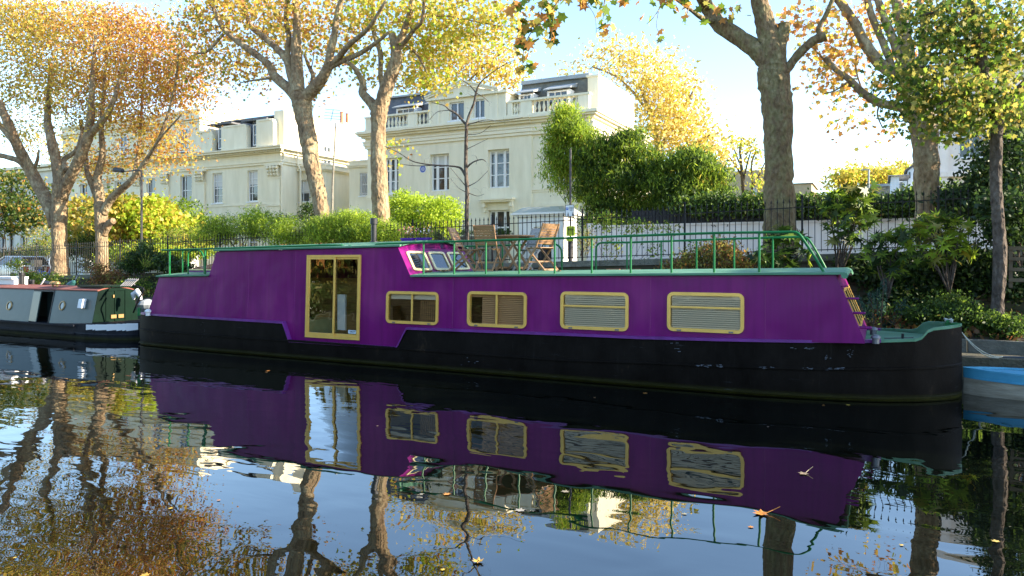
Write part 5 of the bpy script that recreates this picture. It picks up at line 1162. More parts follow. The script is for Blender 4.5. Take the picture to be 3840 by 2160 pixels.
T2L = [[(384, 1050, 28), (383, 1000, 24), (381, 900, 22), (380, 820, 24), (373, 745, 20), (366, 690, 18)], [(372, 745, 14), (365, 671, 15), (384, 581, 12), (380, 477, 9), (390, 350, 7), (400, 200, 5), (420, 80, 3)],
 [(368, 750, 12), (350, 705, 12), (328, 641, 10), (320, 560, 7, .5), (300, 450, 5, 1)], [(388, 800, 15), (410, 755, 15), (440, 723, 14), (492, 678, 12), (537, 619, 10), (589, 537, 7), (633, 417, 5), (660, 300, 4), (670, 180, 3)],
 [(500, 670, 8), (520, 560, 7, .5), (530, 420, 5, .8), (540, 250, 4, 1), (550, 130, 3, 1)], [(388, 880, 14), (402, 850, 14), (412, 835, 13), (425, 828, 12)], [(560, 590, 6), (600, 520, 4, -.5), (680, 430, 3, -.5)]]
tree('plane_tree', 'second plane tree from left with slender limbs under a wide rusty orange crown', 20.6, T2L,
 [(470, 200, 160, 160, 0.9, 2.5, 150), (610, 260, 130, 150, 0.9, 2.4, 150), (680, 300, 75, 110, 0.9, 1.6, 60), (560, 450, 120, 110, 0.9, 2, 95), (620, 560, 80, 60, 0.9, 1.4, 36), (400, 370, 110, 110, 0.9, 2, 60), (430, 90, 120, 60, 0.9, 1.5, 44), (560, 110, 110, 50, 0.9, 1.5, 40), (350, 620, 90, 70, 1.4, 1.2, 34), (480, 600, 90, 60, 1.4, 1.3, 30)],
 pal('olive:1.6 yellow:1 gold:1.5 orange:1.6 rust:1.6'), per=30, spread=.46, size=0.088, seed=12, cf=lambda p: np.clip((p[:, 2]-5)/7, 0, 1))
T3L = [[(1222, 930, 33), (1214, 860, 31), (1207, 807, 28), (1198, 746, 28), (1183, 674, 28), (1169, 613, 30), (1160, 540, 32), (1145, 467, 32), (1135, 406, 36), (1130, 370, 38), (1128, 345, 36)],
 [(1118, 372, 24), (1094, 343, 21), (1028, 283, 17), (1008, 242, 14), (922, 177, 12), (846, 116, 10), (806, 45, 8), (796, -15, 7)], [(1118, 350, 20), (1104, 323, 19), (1083, 242, 16), (1058, 202, 14), (998, 146, 11, .6), (942, 101, 9, 1), (922, 40, 7, 1.2), (900, -20, 5, 1.3)],
 [(1124, 375, 30), (1119, 343, 26), (1114, 252, 22), (1111, 167, 20), (1114, 111, 15), (1111, 0, 12), (1111, -40, 10)], [(1083, 230, 10), (1078, 192, 11), (1084, 141, 10), (1073, 76, 9), (1075, -10, 7)],
 [(1135, 385, 28), (1149, 363, 26), (1195, 313, 22), (1230, 252, 19), (1240, 192, 16), (1255, 126, 13), (1265, 50, 11), (1285, -10, 9)], [(1236, 250, 12), (1255, 237, 13), (1306, 172, 10, -.5), (1381, 106, 8, -1), (1447, 5, 6, -1.2)], [(1238, 255, 11), (1262, 240, 10), (1346, 202, 9, -.3), (1417, 156, 7, -.5), (1457, 121, 5, -.6)], [(1160, 350, 10), (1170, 315, 10, .6), (1174, 283, 9, .9), (1155, 240, 7, 1.2), (1144, 210, 5, 1.5)],
 [(846, 118, 6), (780, 190, 5, -.3), (740, 200, 3, -.4)], [(1040, 290, 6), (960, 300, 4, -.3), (900, 310, 2, -.4)]]
tree('plane_tree', 'big plane tree with rough pinkish trunk leaning up through the green hedge', 19.6, T3L,
 [(880, 60, 150, 110, 1.2, 2.3, 110), (1020, 70, 150, 110, 1.7, 2.3, 105), (1200, 50, 150, 100, 1.2, 2.3, 100), (820, 180, 110, 90, 1.2, 1.8, 56), (940, 230, 100, 60, 1.2, 1.5, 30), (1330, 80, 90, 100, 1.2, 1.5, 40), (740, 100, 80, 110, 1.2, 1.5, 36), (700, 230, 60, 60, 1.2, 1, 12), (900, 300, 80, 35, 1.2, 1, 14), (1150, 180, 100, 70, 2.0, 1.2, 30), (1260, 200, 70, 50, 1.7, 1, 16), (790, 280, 70, 40, 0.9, 0.8, 7), (1170, 340, 40, 30, 1.7, 0.6, 5)],
 pal('green:.6 lgreen:1.2 olive:1 yellow:1 gold:1 orange:1.3 rust:.4'), per=14, spread=.40, size=0.115, seed=13, cf=lambda p: np.clip((-p[:, 0]-10)/9, 0, 1), shape='plane')
T4L = [[(1434, 900, 34), (1428, 800, 32), (1423, 686, 31), (1419, 589, 29), (1419, 492, 28), (1421, 431, 31), (1424, 400, 33)], [(1426, 410, 28), (1436, 376, 27), (1459, 300, 26), (1485, 230, 23), (1487, 180, 19), (1512, 126, 13), (1538, 50, 11), (1550, -20, 9)],
 [(1482, 200, 14), (1474, 150, 14), (1470, 128, 13)], [(1494, 185, 9), (1507, 172, 9), (1553, 111, 8, -.3), (1583, 76, 7, -.5), (1592, -20, 6, -.6)], [(1412, 415, 20), (1391, 385, 19), (1360, 348, 16), (1361, 313, 13), (1331, 257, 9, -.3), (1300, 232, 7, -.5)],
 [(1440, 360, 10, .5), (1427, 283, 9, .7), (1427, 202, 10, .8), (1401, 116, 8, 1), (1398, 0, 7, 1)], [(1588, 60, 4), (1680, 60, 4, .5), (1780, 80, 3, 1), (1880, 100, 2, 1)], [(1510, 160, 5), (1560, 200, 5, .5), (1600, 270, 3, .5)]]
tree('plane_tree', 'plane tree with smooth cream mottled trunk forking low in front of the villa', 19.7, T4L,
 [(1480, 50, 120, 90, 1.2, 2, 66), (1620, 70, 130, 100, 1.2, 2, 84), (1770, 60, 140, 90, 1.2, 2, 88), (1890, 60, 60, 60, 1.2, 1.2, 20), (1590, 190, 110, 70, 1.6, 1.4, 50), (1610, 280, 80, 50, 1.6, 1, 26), (1360, 220, 60, 60, 1.2, 1, 16), (1380, 280, 40, 40, 1.2, 0.6, 8), (1560, 330, 60, 25, 1.2, 0.6, 8), (1470, 560, 22, 26, 0.9, 0.3, 5)],
 pal('lgreen:.8 lime:1.2 yellow:1.8 gold:1.2 orange:.5'), per=16, spread=.38, size=0.11, seed=14, shape='plane')
YT5 = 19.3
T5L = [[(2928, 1010, 72), (2926, 950, 64), (2924, 850, 59), (2921, 700, 53), (2919, 600, 51), (2917, 450, 52), (2909, 350, 56), (2900, 290, 58), (2900, 250, 56)], [(2895, 270, 40), (2866, 215, 36), (2783, 149, 32), (2701, 94, 29), (2656, 33, 26), (2634, -10, 24, -.6), (2560, -120, 18, -2.5), (2300, -160, 13, -4.5), (2130, -60, 8, -5.5)],
 [(2905, 260, 45), (2898, 200, 42), (2875, 106, 37), (2856, 37, 33), (2843, -30, 30), (2840, -150, 24)], [(2918, 250, 30), (2926, 168, 25), (2940, 110, 23), (2942, 88, 23)], [(2930, 290, 20), (2949, 262, 17), (2999, 199, 16), (3048, 155, 17), (3098, 134, 18)], [(3085, 140, 10), (3070, 115, 11), (3078, 90, 9), (3104, 43, 9), (3123, -5, 8), (3140, -50, 6)], [(2680, 80, 10), (2640, 72, 10, -.5), (2585, 33, 7, -1), (2500, -30, 5, -2)]]
HANG = [[(2130, -60, 5, -5.5), (2090, 10, 3.2, -5.6), (2050, 62, 2.6, -5.7), (2000, 110, 2, -5.8), (1968, 170, 1.6, -5.8), (1958, 240, 1.2, -5.8)], [(2050, 60, 2, -5.7), (2070, 110, 1.4, -5.7), (2062, 160, 1, -5.7)], [(2300, -160, 4, -4.5), (2280, -60, 3, -4.8), (2265, 20, 2, -5), (2262, 70, 1.2, -5)], [(2500, -60, 4, -3), (2482, 10, 2, -3.6), (2455, 60, 1.6, -3.8), (2425, 90, 1, -3.8)], [(2470, 40, 1.4, -3.7), (2462, 100, 1, -3.8), (2480, 130, .8, -3.8)], [(2585, 20, 3, -3), (2575, 60, 1.4, -3.4)], [(2200, -80, 4, -5), (2190, -10, 2, -5), (2230, 60, 1, -5.1), (2236, 130, .8, -5.1)], [(1980, -40, 3, -5.5), (1950, 0, 2, -5.6)]]
t5 = tree('plane_tree', 'massive dark plane trunk at right with a heavy limb reaching left and a sawn stub', YT5, T5L+HANG,
 [(3060, 210, 60, 60, 0.9, 0.8, 7), (3000, 110, 70, 60, 0.9, 0.8, 6), (3140, 260, 50, 60, 0.9, 0.8, 6), (2950, 30, 60, 40, 1.4, 0.6, 4)], pal('yellow:1 gold:1 orange:2 rust:.6 olive:.4'), per=7, spread=.22, size=0.13, seed=15, shape='plane', wob=.085, tw=.006, sides=14, bark='mossy_bark')
rs = np.random.RandomState(5); C = []
for (u, v, ru, rv, dy, n) in ((1960, 160, 34, 60, -5.8, 24), (1985, 100, 45, 40, -5.7, 22), (2050, 40, 50, 50, -5.6, 26), (1990, 230, 30, 40, -5.8, 8), (1958, 262, 14, 14, -5.8, 4), (2070, 110, 26, 46, -5.7, 16), (2215, 5, 45, 14, -5, 10), (2262, 90, 26, 34, -5, 12), (2190, 15, 20, 20, -5, 4), (2420, 75, 10, 8, -3.8, 2), (2500, 12, 70, 14, -3.4, 16), (2350, 5, 90, 8, -4, 10), (2570, 78, 10, 10, -3.4, 3), (2470, 130, 12, 16, -3.8, 3), (2680, 40, 60, 30, -1, 10), (2760, 50, 60, 40, -.5, 10), (1940, 20, 40, 30, -5.6, 10), (2560, 20, 30, 20, -3.3, 8), (2130, 0, 40, 12, -5.4, 8)):
    c = P(u, v, YT5+dy); k = pxm(c)
    for _ in range(n): a = rs.normal(size=3)*.55; C.append((c.x+a[0]*ru*k, c.y+a[1]*.3, c.z+a[2]*rv*k))
C = np.array(C); leafmesh('hanging_leaves', C, rs.uniform(.13, .26, len(C)), palette(pal('green:1 lgreen:1.6 olive:.8 gold:.9 orange:1.4'), len(C), rs), 'plane', M['leaf'], t5, rs=rs, droop=.8)
T6L = [[(3482, 900, 46), (3478, 820, 42), (3475, 700, 42), (3473, 600, 43), (3462, 470, 46), (3440, 380, 44), (3420, 310, 42), (3402, 280, 38)], [(3385, 285, 28), (3359, 273, 26), (3303, 242, 22), (3247, 168, 19), (3198, 75, 17), (3148, 5, 15), (3110, -40, 12)], [(3350, 262, 13), (3340, 235, 13), (3309, 155, 13), (3272, 68, 12), (3247, -20, 11)], [(3400, 285, 22), (3385, 235, 19), (3347, 143, 16), (3316, 68, 14), (3285, -20, 12)], [(3410, 290, 28), (3405, 217, 25), (3396, 149, 23), (3378, 75, 19), (3353, -20, 16)], [(3430, 320, 20), (3455, 230, 15), (3465, 124, 12), (3455, 30, 10), (3450, -30, 9)],
 [(3430, 430, 24), (3400, 412, 19), (3359, 398, 17), (3297, 385, 16), (3235, 348, 15), (3185, 298, 12), (3135, 261, 11), (3095, 217, 13)], [(3095, 225, 5), (3060, 190, 3, .2), (3040, 150, 2, .3)], [(3235, 345, 4), (3210, 260, 3, .2), (3215, 200, 2, .2)], [(3300, 385, 4), (3290, 430, 3, -.3), (3310, 480, 2, -.4)], [(3190, 300, 4), (3130, 340, 3, -.2), (3090, 350, 2, -.3)]]
tree('plane_tree', 'plane tree right of the massive trunk, fanning into many straight limbs with sparse orange leaves', 19.9, T6L,
 [(3120, 120, 120, 110, 0.9, 1.6, 46), (3200, 250, 120, 90, 0.9, 1.4, 26), (3150, 330, 100, 60, 0.7, 1, 20), (3270, 60, 130, 80, 0.9, 1.6, 30), (3230, 430, 90, 50, 0.6, 0.8, 16), (3330, 480, 70, 40, 0.6, 0.6, 10), (3400, 60, 90, 80, 1.2, 1.4, 22), (3420, 210, 80, 80, 1.2, 1, 12), (3100, 260, 70, 70, 0.9, 0.8, 12), (3300, 340, 60, 50, 0.6, 0.6, 8)], pal('olive:.8 lgreen:.5 yellow:.9 gold:1.2 orange:2 rust:.6'), per=7, spread=.32, size=0.11, seed=16, shape='plane', tw=.007, cf=lambda p: np.clip((p[:, 2]-5)/4, 0, 1))
T7L = [[(3742, 1200, 30), (3741, 1150, 22), (3750, 980, 23), (3745, 850, 21), (3737, 740, 20), (3734, 620, 20), (3738, 466, 21), (3722, 373, 23), (3700, 310, 24)], [(3700, 320, 22), (3682, 248, 21), (3670, 155, 18), (3651, 62, 17), (3632, -20, 15)], [(3735, 410, 20), (3757, 385, 18), (3806, 348, 15), (3850, 305, 13)], [(3675, 210, 6), (3651, 205, 6), (3570, 242, 5, -.5), (3483, 248, 4, -.8), (3400, 260, 3, -.8)], [(3700, 290, 6), (3660, 292, 6), (3607, 335, 5, -.6), (3560, 370, 4, -.8), (3500, 400, 3, -.8)], [(3655, 80, 6), (3560, 40, 5, -.5), (3450, 60, 4, -.8)], [(3620, 330, 4, -.6), (3610, 400, 4, -.6), (3580, 450, 3, -.8)], [(3570, 240, 4, -.5), (3590, 280, 4, -.6), (3600, 330, 3, -.6)]]
tree('maple_tree', 'slim grey-trunked maple at far right with dense green and yellow leaves, standing on the bank', 16.6, T7L,
 [(3510, 120, 110, 120, -0.3, 1.2, 54), (3640, 110, 140, 130, 0.3, 1.5, 80), (3770, 180, 100, 170, 0.3, 1.5, 84), (3460, 310, 130, 90, -0.5, 1, 60), (3590, 400, 130, 100, -0.4, 1, 64), (3400, 40, 50, 50, -0.3, 0.9, 8), (3780, 440, 70, 60, 0.3, 0.8, 26), (3420, 400, 60, 50, -0.5, 0.6, 18), (3550, 490, 70, 30, -0.4, 0.6, 14), (3690, 360, 60, 60, -0.5, 0.6, 22)], pal('dark:.5 green:2.2 olive:1.8 lgreen:1.7 gold:.4 yellow:.7'), per=18, spread=.32, size=.085, flat=.45, seed=17, bark='grey_bark', shape='plane', tw=.007)
# young bare street tree
T10 = [[(1751, 905, 9), (1750, 795, 8), (1752, 722, 8), (1747, 625, 7.2), (1749, 504, 6.8), (1750, 458, 6.5)], [(1750, 465, 5), (1760, 430, 5), (1777, 388, 4.4), (1786, 346, 4), (1806, 305, 2.5), (1870, 255, 1.6), (1930, 225, 1)], [(1749, 470, 4.5), (1716, 431, 4), (1686, 413, 3), (1664, 395, 1.8), (1620, 385, 1)], [(1750, 668, 5.5), (1738, 645, 5), (1722, 628, 4), (1680, 622, 3), (1625, 619, 2.8), (1575, 612, 2.2), (1540, 601, 2), (1492, 571, 1.5), (1440, 548, 1)],
 [(1750, 630, 3.4), (1765, 615, 3), (1783, 604, 2.6), (1808, 598, 2), (1822, 606, 1.2)], [(1622, 620, 1.8), (1560, 622, 1.5), (1500, 615, 1)], [(1786, 350, 2.4), (1760, 318, 2), (1720, 290, 1.2), (1690, 240, .8)], [(1753, 700, 2), (1790, 680, 1.2), (1830, 640, .8)], [(1752, 705, 2), (1715, 660, 1.2), (1690, 630, .8)], [(1786, 350, 2), (1810, 362, 1.6), (1830, 380, 1)], [(1749, 470, 2), (1820, 450, 1.4), (1880, 455, .9), (1960, 440, .6)], [(1750, 505, 1.6), (1800, 500, 1), (1840, 470, .6)], [(1749, 560, 1.6), (1790, 540, 1), (1830, 520, .6)], [(1690, 413, 1.6), (1640, 420, 1), (1610, 450, .7)], [(1753, 722, 1.8), (1790, 735, 1), (1815, 728, .6)], [(1752, 722, 1.8), (1720, 705, 1), (1690, 670, .6)]]
tree('young_tree', 'young almost bare tree in front of the villa, just right of the blue plaque', 18.9, T10,
 [(1740, 330, 120, 70, 0, .8, 26), (1650, 420, 70, 50, 0, .6, 16), (1560, 600, 80, 40, 0, .5, 22), (1790, 610, 40, 40, 0, .4, 8), (1850, 420, 110, 60, 0, .7, 20), (1720, 480, 60, 50, 0, .5, 10), (1800, 700, 50, 30, 0, .3, 6), (1690, 690, 40, 40, 0, .3, 6)], pal('rust:1 orange:1'), per=0, seed=18, bark='grey_bark', tw=.0035, wob=.04)
# ---- background trees
tree('background_tree', 'pale gold tree rising behind the villa roof, left of its pediment', 54, [[(1700, 560, 14), (1690, 400, 11), (1680, 300, 8), (1690, 200, 5)], [(1690, 380, 6), (1800, 260, 4), (1880, 200, 3)], [(1690, 400, 6), (1590, 280, 4), (1540, 200, 3)]],
 [(1700, 210, 150, 80, 0, 3, 110), (1830, 240, 110, 70, 0, 3, 84), (1900, 290, 60, 40, 0, 2, 30), (1560, 260, 100, 80, 0, 3, 60), (1880, 170, 60, 50, 0, 2, 28), (1620, 330, 120, 40, 0, 2, 34)], pal('lime:.8 yellow:2 gold:.9 orange:.2 cream:2.2'), per=15, spread=.72, size=.2, seed=21)
tree('background_tree', 'large pale yellow tree behind the sunlit gable of the villa', 56, [[(2490, 760, 16), (2470, 560, 12), (2440, 430, 9), (2400, 320, 6)], [(2470, 560, 8), (2560, 420, 6), (2600, 340, 4)], [(2480, 640, 8), (2600, 540, 6), (2680, 500, 4)], [(2440, 430, 6), (2330, 300, 4), (2220, 250, 3)]],
 [(2330, 215, 110, 60, 0, 3, 60), (2440, 280, 140, 90, 0, 3.5, 110), (2540, 380, 110, 100, 0, 3.5, 110), (2570, 510, 140, 90, 0, 3.5, 120), (2460, 460, 100, 110, 0, 3, 80), (2640, 580, 80, 60, 0, 2.5, 50), (2170, 270, 70, 30, 0, 2, 14), (2690, 560, 50, 50, 0, 2, 14)], pal('lime:.6 yellow:1.6 gold:.5 cream:3'), per=16, spread=.72, size=.2, seed=22)
tree('background_tree', 'small half-bare pollarded tree left of the massive right-hand trunk', 60, [[(2790, 745, 8), (2785, 690, 7), (2780, 620, 5.5), (2775, 560, 4), (2780, 520, 2.5)], [(2783, 660, 4), (2750, 610, 3), (2715, 560, 2)], [(2818, 745, 5), (2822, 680, 4), (2818, 620, 3.5), (2835, 560, 2.5)], [(2788, 680, 4), (2803, 610, 3), (2815, 570, 2)], [(2825, 700, 4), (2850, 650, 3), (2868, 610, 2)], [(2785, 640, 3), (2760, 580, 2.5), (2745, 530, 1.5)]],
 [(2770, 540, 50, 40, 0, 2, 22), (2830, 570, 40, 40, 0, 2, 20), (2730, 620, 40, 50, 0, 2, 12), (2840, 660, 30, 50, 0, 2, 12), (2860, 700, 30, 30, 0, 2, 12)], pal('olive:1 yellow:1.4 lime:.6 cream:.6'), per=9, spread=.5, size=.2, seed=23, bark='dark_bark', tw=.02, sides=7)
for i, (lab, bl) in enumerate((('distant round autumn tree left of the slim lamp column', [(3170, 680, 55, 40, 0, 4, 60), (3210, 660, 40, 32, 0, 3, 36)]), ('distant round autumn tree right of the slim lamp column', [(3290, 668, 60, 38, 0, 4, 70), (3345, 660, 30, 26, 0, 3, 24)]), ('distant tall golden tree beside the gabled pale house', [(3395, 640, 16, 30, 0, 2, 24), (3370, 670, 26, 26, 0, 2, 24)]))):
    tree('distant_tree', lab, 110+i*4, [[(bl[0][0], 760, 6), (bl[0][0], 700, 5), (bl[0][0], 670, 3)]], bl, pal('olive:1 lime:.6 yellow:1.3 gold:.8 cream:.4'), per=22, spread=.9, size=.42, seed=30+i, nodes_from=0, bark='dark_bark', tw=.03, sides=6, shape='dia')
# ---- shrubs and hedges
def shrub(name, label, Y, base, blobs, palt, per=18, spread=.12, size=.07, shape='oval', seed=1, m='leaf', shell=.55, stems=7, cat='bush', group=None, droop=.35, up=.4, cf=None, r=.014):
    rs = np.random.RandomState(seed); b = P(base[0], base[1], Y); t = thing(name, label, cat, tuple(b), group); C = blobpts(blobs, Y, rs, shell); q = MB()
    sel = C[rs.choice(len(C), min(stems, len(C)), replace=False)]
    for c in sel:
        a = np.array(b)+np.array([rs.normal(0, .08)+(c[0]-b.x)*.35, rs.normal(0, .08)+(c[1]-b.y)*.3, 0]); m1 = (a+c)/2+rs.normal(0, .06, 3); q.tube([a, m1, c], [r, r*.7, r*.3], 5, cap=False)
    q.build('stem', 'twig', t, smooth=True, fix=False); foliage('foliage', t, C, per, spread, size, palt, shape, seed+3, m=m, droop=droop, up=up, cf=cf or (lambda p: np.clip(.5+.3*np.sin(p[:, 0]*3.1+2*np.sin(p[:, 2]*2.3+seed))+.3*np.sin(p[:, 2]*4.1+p[:, 0]*1.3), 0, 1))); return t
shrub('bush', 'bright yellow-green maple bush beside the left lamp post', 25, (560, 960), [(570, 800, 60, 60, 0, 1.5, 110), (630, 850, 60, 60, 0, 1.5, 110), (520, 860, 60, 80, 0, 1.5, 110), (590, 880, 90, 50, 0, 1.2, 90)], pal('lgreen:.6 lime:2 yellow:1.6 gold:.4'), size=.17, spread=.24, seed=41, shape='lobed')
shrub('bush', 'tall green bush between the yellow bush and the long villa', 27.5, (700, 960), [(690, 810, 60, 60, 0, 1.2, 90), (730, 860, 60, 60, 0, 1.2, 90), (660, 860, 60, 60, 0, 1.2, 60)], pal('green:1.2 lgreen:1.4 lime:.6'), size=.15, spread=.25, seed=42)
shrub('bush', 'orange and green bush behind the second plane trunk', 24, (450, 960), [(450, 800, 60, 90, 0, 1.5, 120), (330, 820, 70, 90, 1, 1.5, 120), (300, 900, 60, 60, 0, 1, 60), (470, 900, 60, 60, 0, 1, 70)], pal('green:1 olive:1.2 lgreen:.6 yellow:1 gold:1 orange:.7'), size=.15, spread=.24, seed=43, shape='lobed')
shrub('bush', 'golden-green shrubs glimpsed through the railings below the street lamp', 23, (560, 1010), [(480, 950, 60, 34, 0, .6, 90), (580, 950, 70, 34, 0, .6, 100), (660, 960, 60, 30, 0, .5, 80), (420, 970, 40, 30, 0, .5, 50), (740, 940, 50, 26, 0, .5, 50)], pal('green:1 lgreen:1.6 lime:1.6 yellow:1.2 gold:.6 orange:.3'), per=22, size=.11, spread=.16, seed=47)
shrub('bush', 'dark shrubs glimpsed through the railings between the two left plane trunks', 23.5, (300, 1010), [(270, 930, 40, 40, 0, .5, 60), (335, 930, 40, 50, 0, .5, 70), (350, 990, 30, 30, 0, .4, 40)], pal('dark:1 green:1.6 olive:.6 gold:.5 orange:.4'), per=22, size=.10, spread=.16, seed=48)
shrub('bush', 'dark green and russet tree-like bush at the left edge', 25, (30, 960), [(40, 720, 100, 80, 0, 2, 150), (20, 820, 90, 60, 0, 1.6, 90), (110, 800, 50, 50, 0, 1, 40)], pal('dark:1 green:1.6 olive:1 orange:.4 lgreen:.6'), size=.14, spread=.26, seed=44, shape='lobed')
shrub('bush', 'pale dusty green bush left of the first plane trunk', 26.4, (165, 960), [(165, 880, 35, 50, 0, .8, 70), (150, 930, 60, 25, 0, .8, 50)], pal('olive:1 lgreen:.8 cream:.5 gold:.3'), size=.10, spread=.18, seed=45)
shrub('hedge', 'low clipped dark hedge behind the parked cars', 26, (60, 975), [(40, 955, 110, 16, 0, .5, 90), (150, 950, 60, 20, 0, .5, 50)], pal('dark:1 green:1.4 olive:.6'), size=.10, spread=.12, seed=46, cat='hedge')
hp = 'dark:.3 green:1.0 lgreen:2.2 lime:2.2 yellow:.2 brown:.1'
for i, (lab, bl, base) in enumerate((('feathery green hedge bush at the left end of the hedge, before the long villa', [(880, 850, 110, 40, 0, .6, 130), (980, 850, 70, 50, 0, .6, 90), (960, 810, 40, 30, 0, .4, 30), (800, 880, 80, 36, 0, .5, 70)], (900, 930)), ('feathery green hedge bush around the foot of the leaning plane trunk', [(1110, 860, 70, 50, -.1, .6, 100), (1040, 850, 60, 46, 0, .6, 60), (1100, 900, 110, 30, -.2, .5, 80)], (1100, 930)), ('large rounded light green hedge bush left of the chimney flue', [(1290, 850, 90, 52, -.2, .7, 190), (1220, 860, 60, 50, -.2, .6, 90), (1400, 865, 90, 40, -.2, .6, 130), (1340, 820, 60, 25, -.2, .5, 50), (1300, 905, 160, 28, -.3, .5, 120), (1480, 880, 50, 30, -.2, .5, 50)], (1300, 940)))):
    shrub('hedge_bush', lab, 18.75, base, bl, pal(hp), per=34, size=.10, spread=.13, seed=50+i, shape='long', cat='bush')
shrub('bush', 'small dark holly bush at the left foot of the leaning plane trunk', 21.5, (1160, 850), [(1170, 800, 34, 36, 0, .5, 60)], pal('dark:1 green:1 orange:.25'), per=20, size=.08, spread=.12, seed=54)
shrub('bush', 'thin olive shrub tangled in the railings behind the stern', 18.9, (760, 930), [(720, 880, 80, 34, 0, .5, 60), (650, 880, 50, 26, 0, .4, 30), (850, 905, 60, 16, 0, .3, 26)], pal('green:1 lgreen:1 olive:1.4 brown:.3'), per=14, size=.07, spread=.15, seed=55)
shrub('bush', 'dense sunlit lime-green bush between the cream trunk and the bare young tree', 22.4, (1590, 930), [(1570, 790, 80, 56, 0, .9, 190), (1500, 790, 40, 60, 0, .8, 90), (1660, 800, 55, 60, 0, .8, 140), (1590, 850, 120, 50, 0, .8, 200), (1515, 740, 30, 25, 0, .4, 24)], pal('lgreen:1 lime:2.4 yellow:.5'), per=26, size=.085, spread=.14, seed=56)
shrub('hedge', 'low clipped box hedge on the grey front wall', 26.5, (1780, 890), [(1700, 872, 80, 9, 0, .3, 90), (1840, 872, 80, 9, 0, .3, 90), (1560, 880, 90, 9, 0, .3, 60)], pal('dark:1 green:1.5 olive:.5'), per=14, size=.06, spread=.08, seed=57, cat='hedge', stems=4)
shrub('bush', 'dark twiggy bush behind the railings right of the sign post', 23.5, (2190, 960), [(2195, 900, 34, 50, 0, .4, 60)], pal('green:1 olive:1 brown:.4 lgreen:.5'), per=12, size=.06, spread=.10, seed=58)
# wisteria mass: bright upright column and dark sprawling body over the garden wall
shrub('climbing_wisteria', 'bright yellow-green wisteria column spilling over the villa corner', 27.2, (2145, 760), [(2120, 430, 26, 34, 0, .4, 60), (2100, 500, 34, 44, 0, .5, 90), (2165, 500, 38, 50, 0, .5, 90), (2080, 560, 20, 50, -.1, .4, 40), (2200, 540, 30, 50, 0, .4, 60), (2140, 610, 70, 50, .1, .6, 130), (2090, 590, 24, 50, -.1, .3, 40), (2210, 600, 50, 60, .1, .6, 90), (2110, 670, 40, 40, 0, .5, 40), (2160, 720, 30, 40, 0, .4, 20), (2050, 652, 20, 12, 0, .2, 6)], pal('green:1.2 lgreen:2 lime:1.5 yellow:.9 gold:.3'), per=28, size=.17, spread=.22, seed=60, shape='long', droop=.9, cat='climber', stems=12)
shrub('climbing_wisteria', 'broad dark green wisteria mound over the white garden wall', 27, (2420, 840), [(2235, 580, 50, 70, 0, .5, 120), (2215, 680, 46, 60, 0, .5, 80), (2300, 560, 40, 40, 0, .5, 50), (2345, 545, 46, 44, .1, .6, 100), (2400, 590, 40, 50, 0, .5, 60), (2285, 660, 46, 60, -.1, .6, 90), (2370, 680, 60, 60, -.2, .8, 130), (2460, 640, 50, 44, .2, .7, 90), (2490, 700, 60, 50, -.2, .8, 120), (2560, 615, 60, 40, .1, .7, 110), (2640, 640, 50, 46, 0, .7, 100), (2670, 700, 36, 44, .1, .5, 70), (2590, 700, 60, 50, -.2, .8, 120), (2250, 760, 50, 44, -.2, .4, 70), (2340, 770, 60, 40, -.1, .5, 80), (2430, 775, 60, 36, 0, .5, 80), (2540, 775, 80, 34, -.1, .5, 90), (2640, 770, 50, 24, -.1, .4, 40), (2240, 830, 50, 30, -.3, .3, 36), (2330, 845, 60, 24, -.3, .3, 30), (2290, 560, 22, 20, 0, .3, 14), (2385, 505, 26, 14, 0, .3, 12), (2610, 578, 44, 12, 0, .3, 16), (2705, 650, 22, 26, 0, .3, 12), (2715, 720, 18, 24, 0, .3, 8), (2210, 640, 20, 34, -.2, .3, 16), (2300, 610, 30, 20, -.3, .3, 16), (2450, 590, 20, 20, 0, .3, 10)], pal('dark:1.2 green:2.6 lgreen:2 lime:.9 yellow:.7 brown:.5'), per=34, size=.18, spread=.21, seed=61, shape='long', droop=.9, cat='climber', stems=16)
for i, (lab, a, b_, top_) in enumerate((('ivy hedge on the garden wall left of the massive trunk', 2560, 2870, 742), ('ivy hedge on the garden wall between the two big right-hand trunks', 2980, 3440, 745), ('ivy hedge on the garden wall right of the fan-limbed plane tree', 3500, 3760, 700))):
    bl = []; n = int((b_-a)/45)+1
    for k in range(n):
        u = a+(b_-a)*k/(n-1); tt = top_+8*math.sin(k*1.9)+(-30*max(0, 1-abs(u-3440)/90)); bl += [(u, (tt+825)/2-14, 32, (815-tt)/2, 0, .4, 64)]
    shrub('ivy_hedge', lab, 26.0, ((a+b_)/2, 850), bl, pal('dark:1.2 green:2.4 lgreen:1 olive:.6 yellow:.2 rust:.15'), per=18, size=.11, spread=.15, seed=62+i, cat='hedge', stems=6, m='leaf_waxy')
shrub('ivy', 'loose ivy trails climbing the railings above the deck', 18.5, (2300, 1000), [(2270, 830, 60, 36, 0, .15, 36), (2380, 850, 70, 30, 0, .15, 30), (2500, 860, 60, 24, 0, .15, 16), (2300, 920, 50, 50, 0, .1, 12), (2440, 940, 40, 40, 0, .1, 8), (2600, 930, 50, 30, 0, .1, 8)], pal('green:1 lgreen:1.3 olive:.8 yellow:.5'), per=10, size=.07, spread=.10, seed=66, cat='climber', stems=14, r=.006)
shrub('bush', 'dark evergreen tree-bush filling the right edge behind the maple', 20.3, (3800, 900), [(3790, 520, 80, 160, 0, 1, 150), (3720, 660, 70, 90, 0, .9, 110), (3810, 720, 70, 110, 0, .9, 120), (3660, 770, 60, 50, 0, .6, 60), (3590, 760, 60, 40, -.4, .6, 50)], pal('dark:2.4 green:1.4 olive:.4'), per=26, size=.10, spread=.2, seed=67, m='leaf_waxy', stems=12)
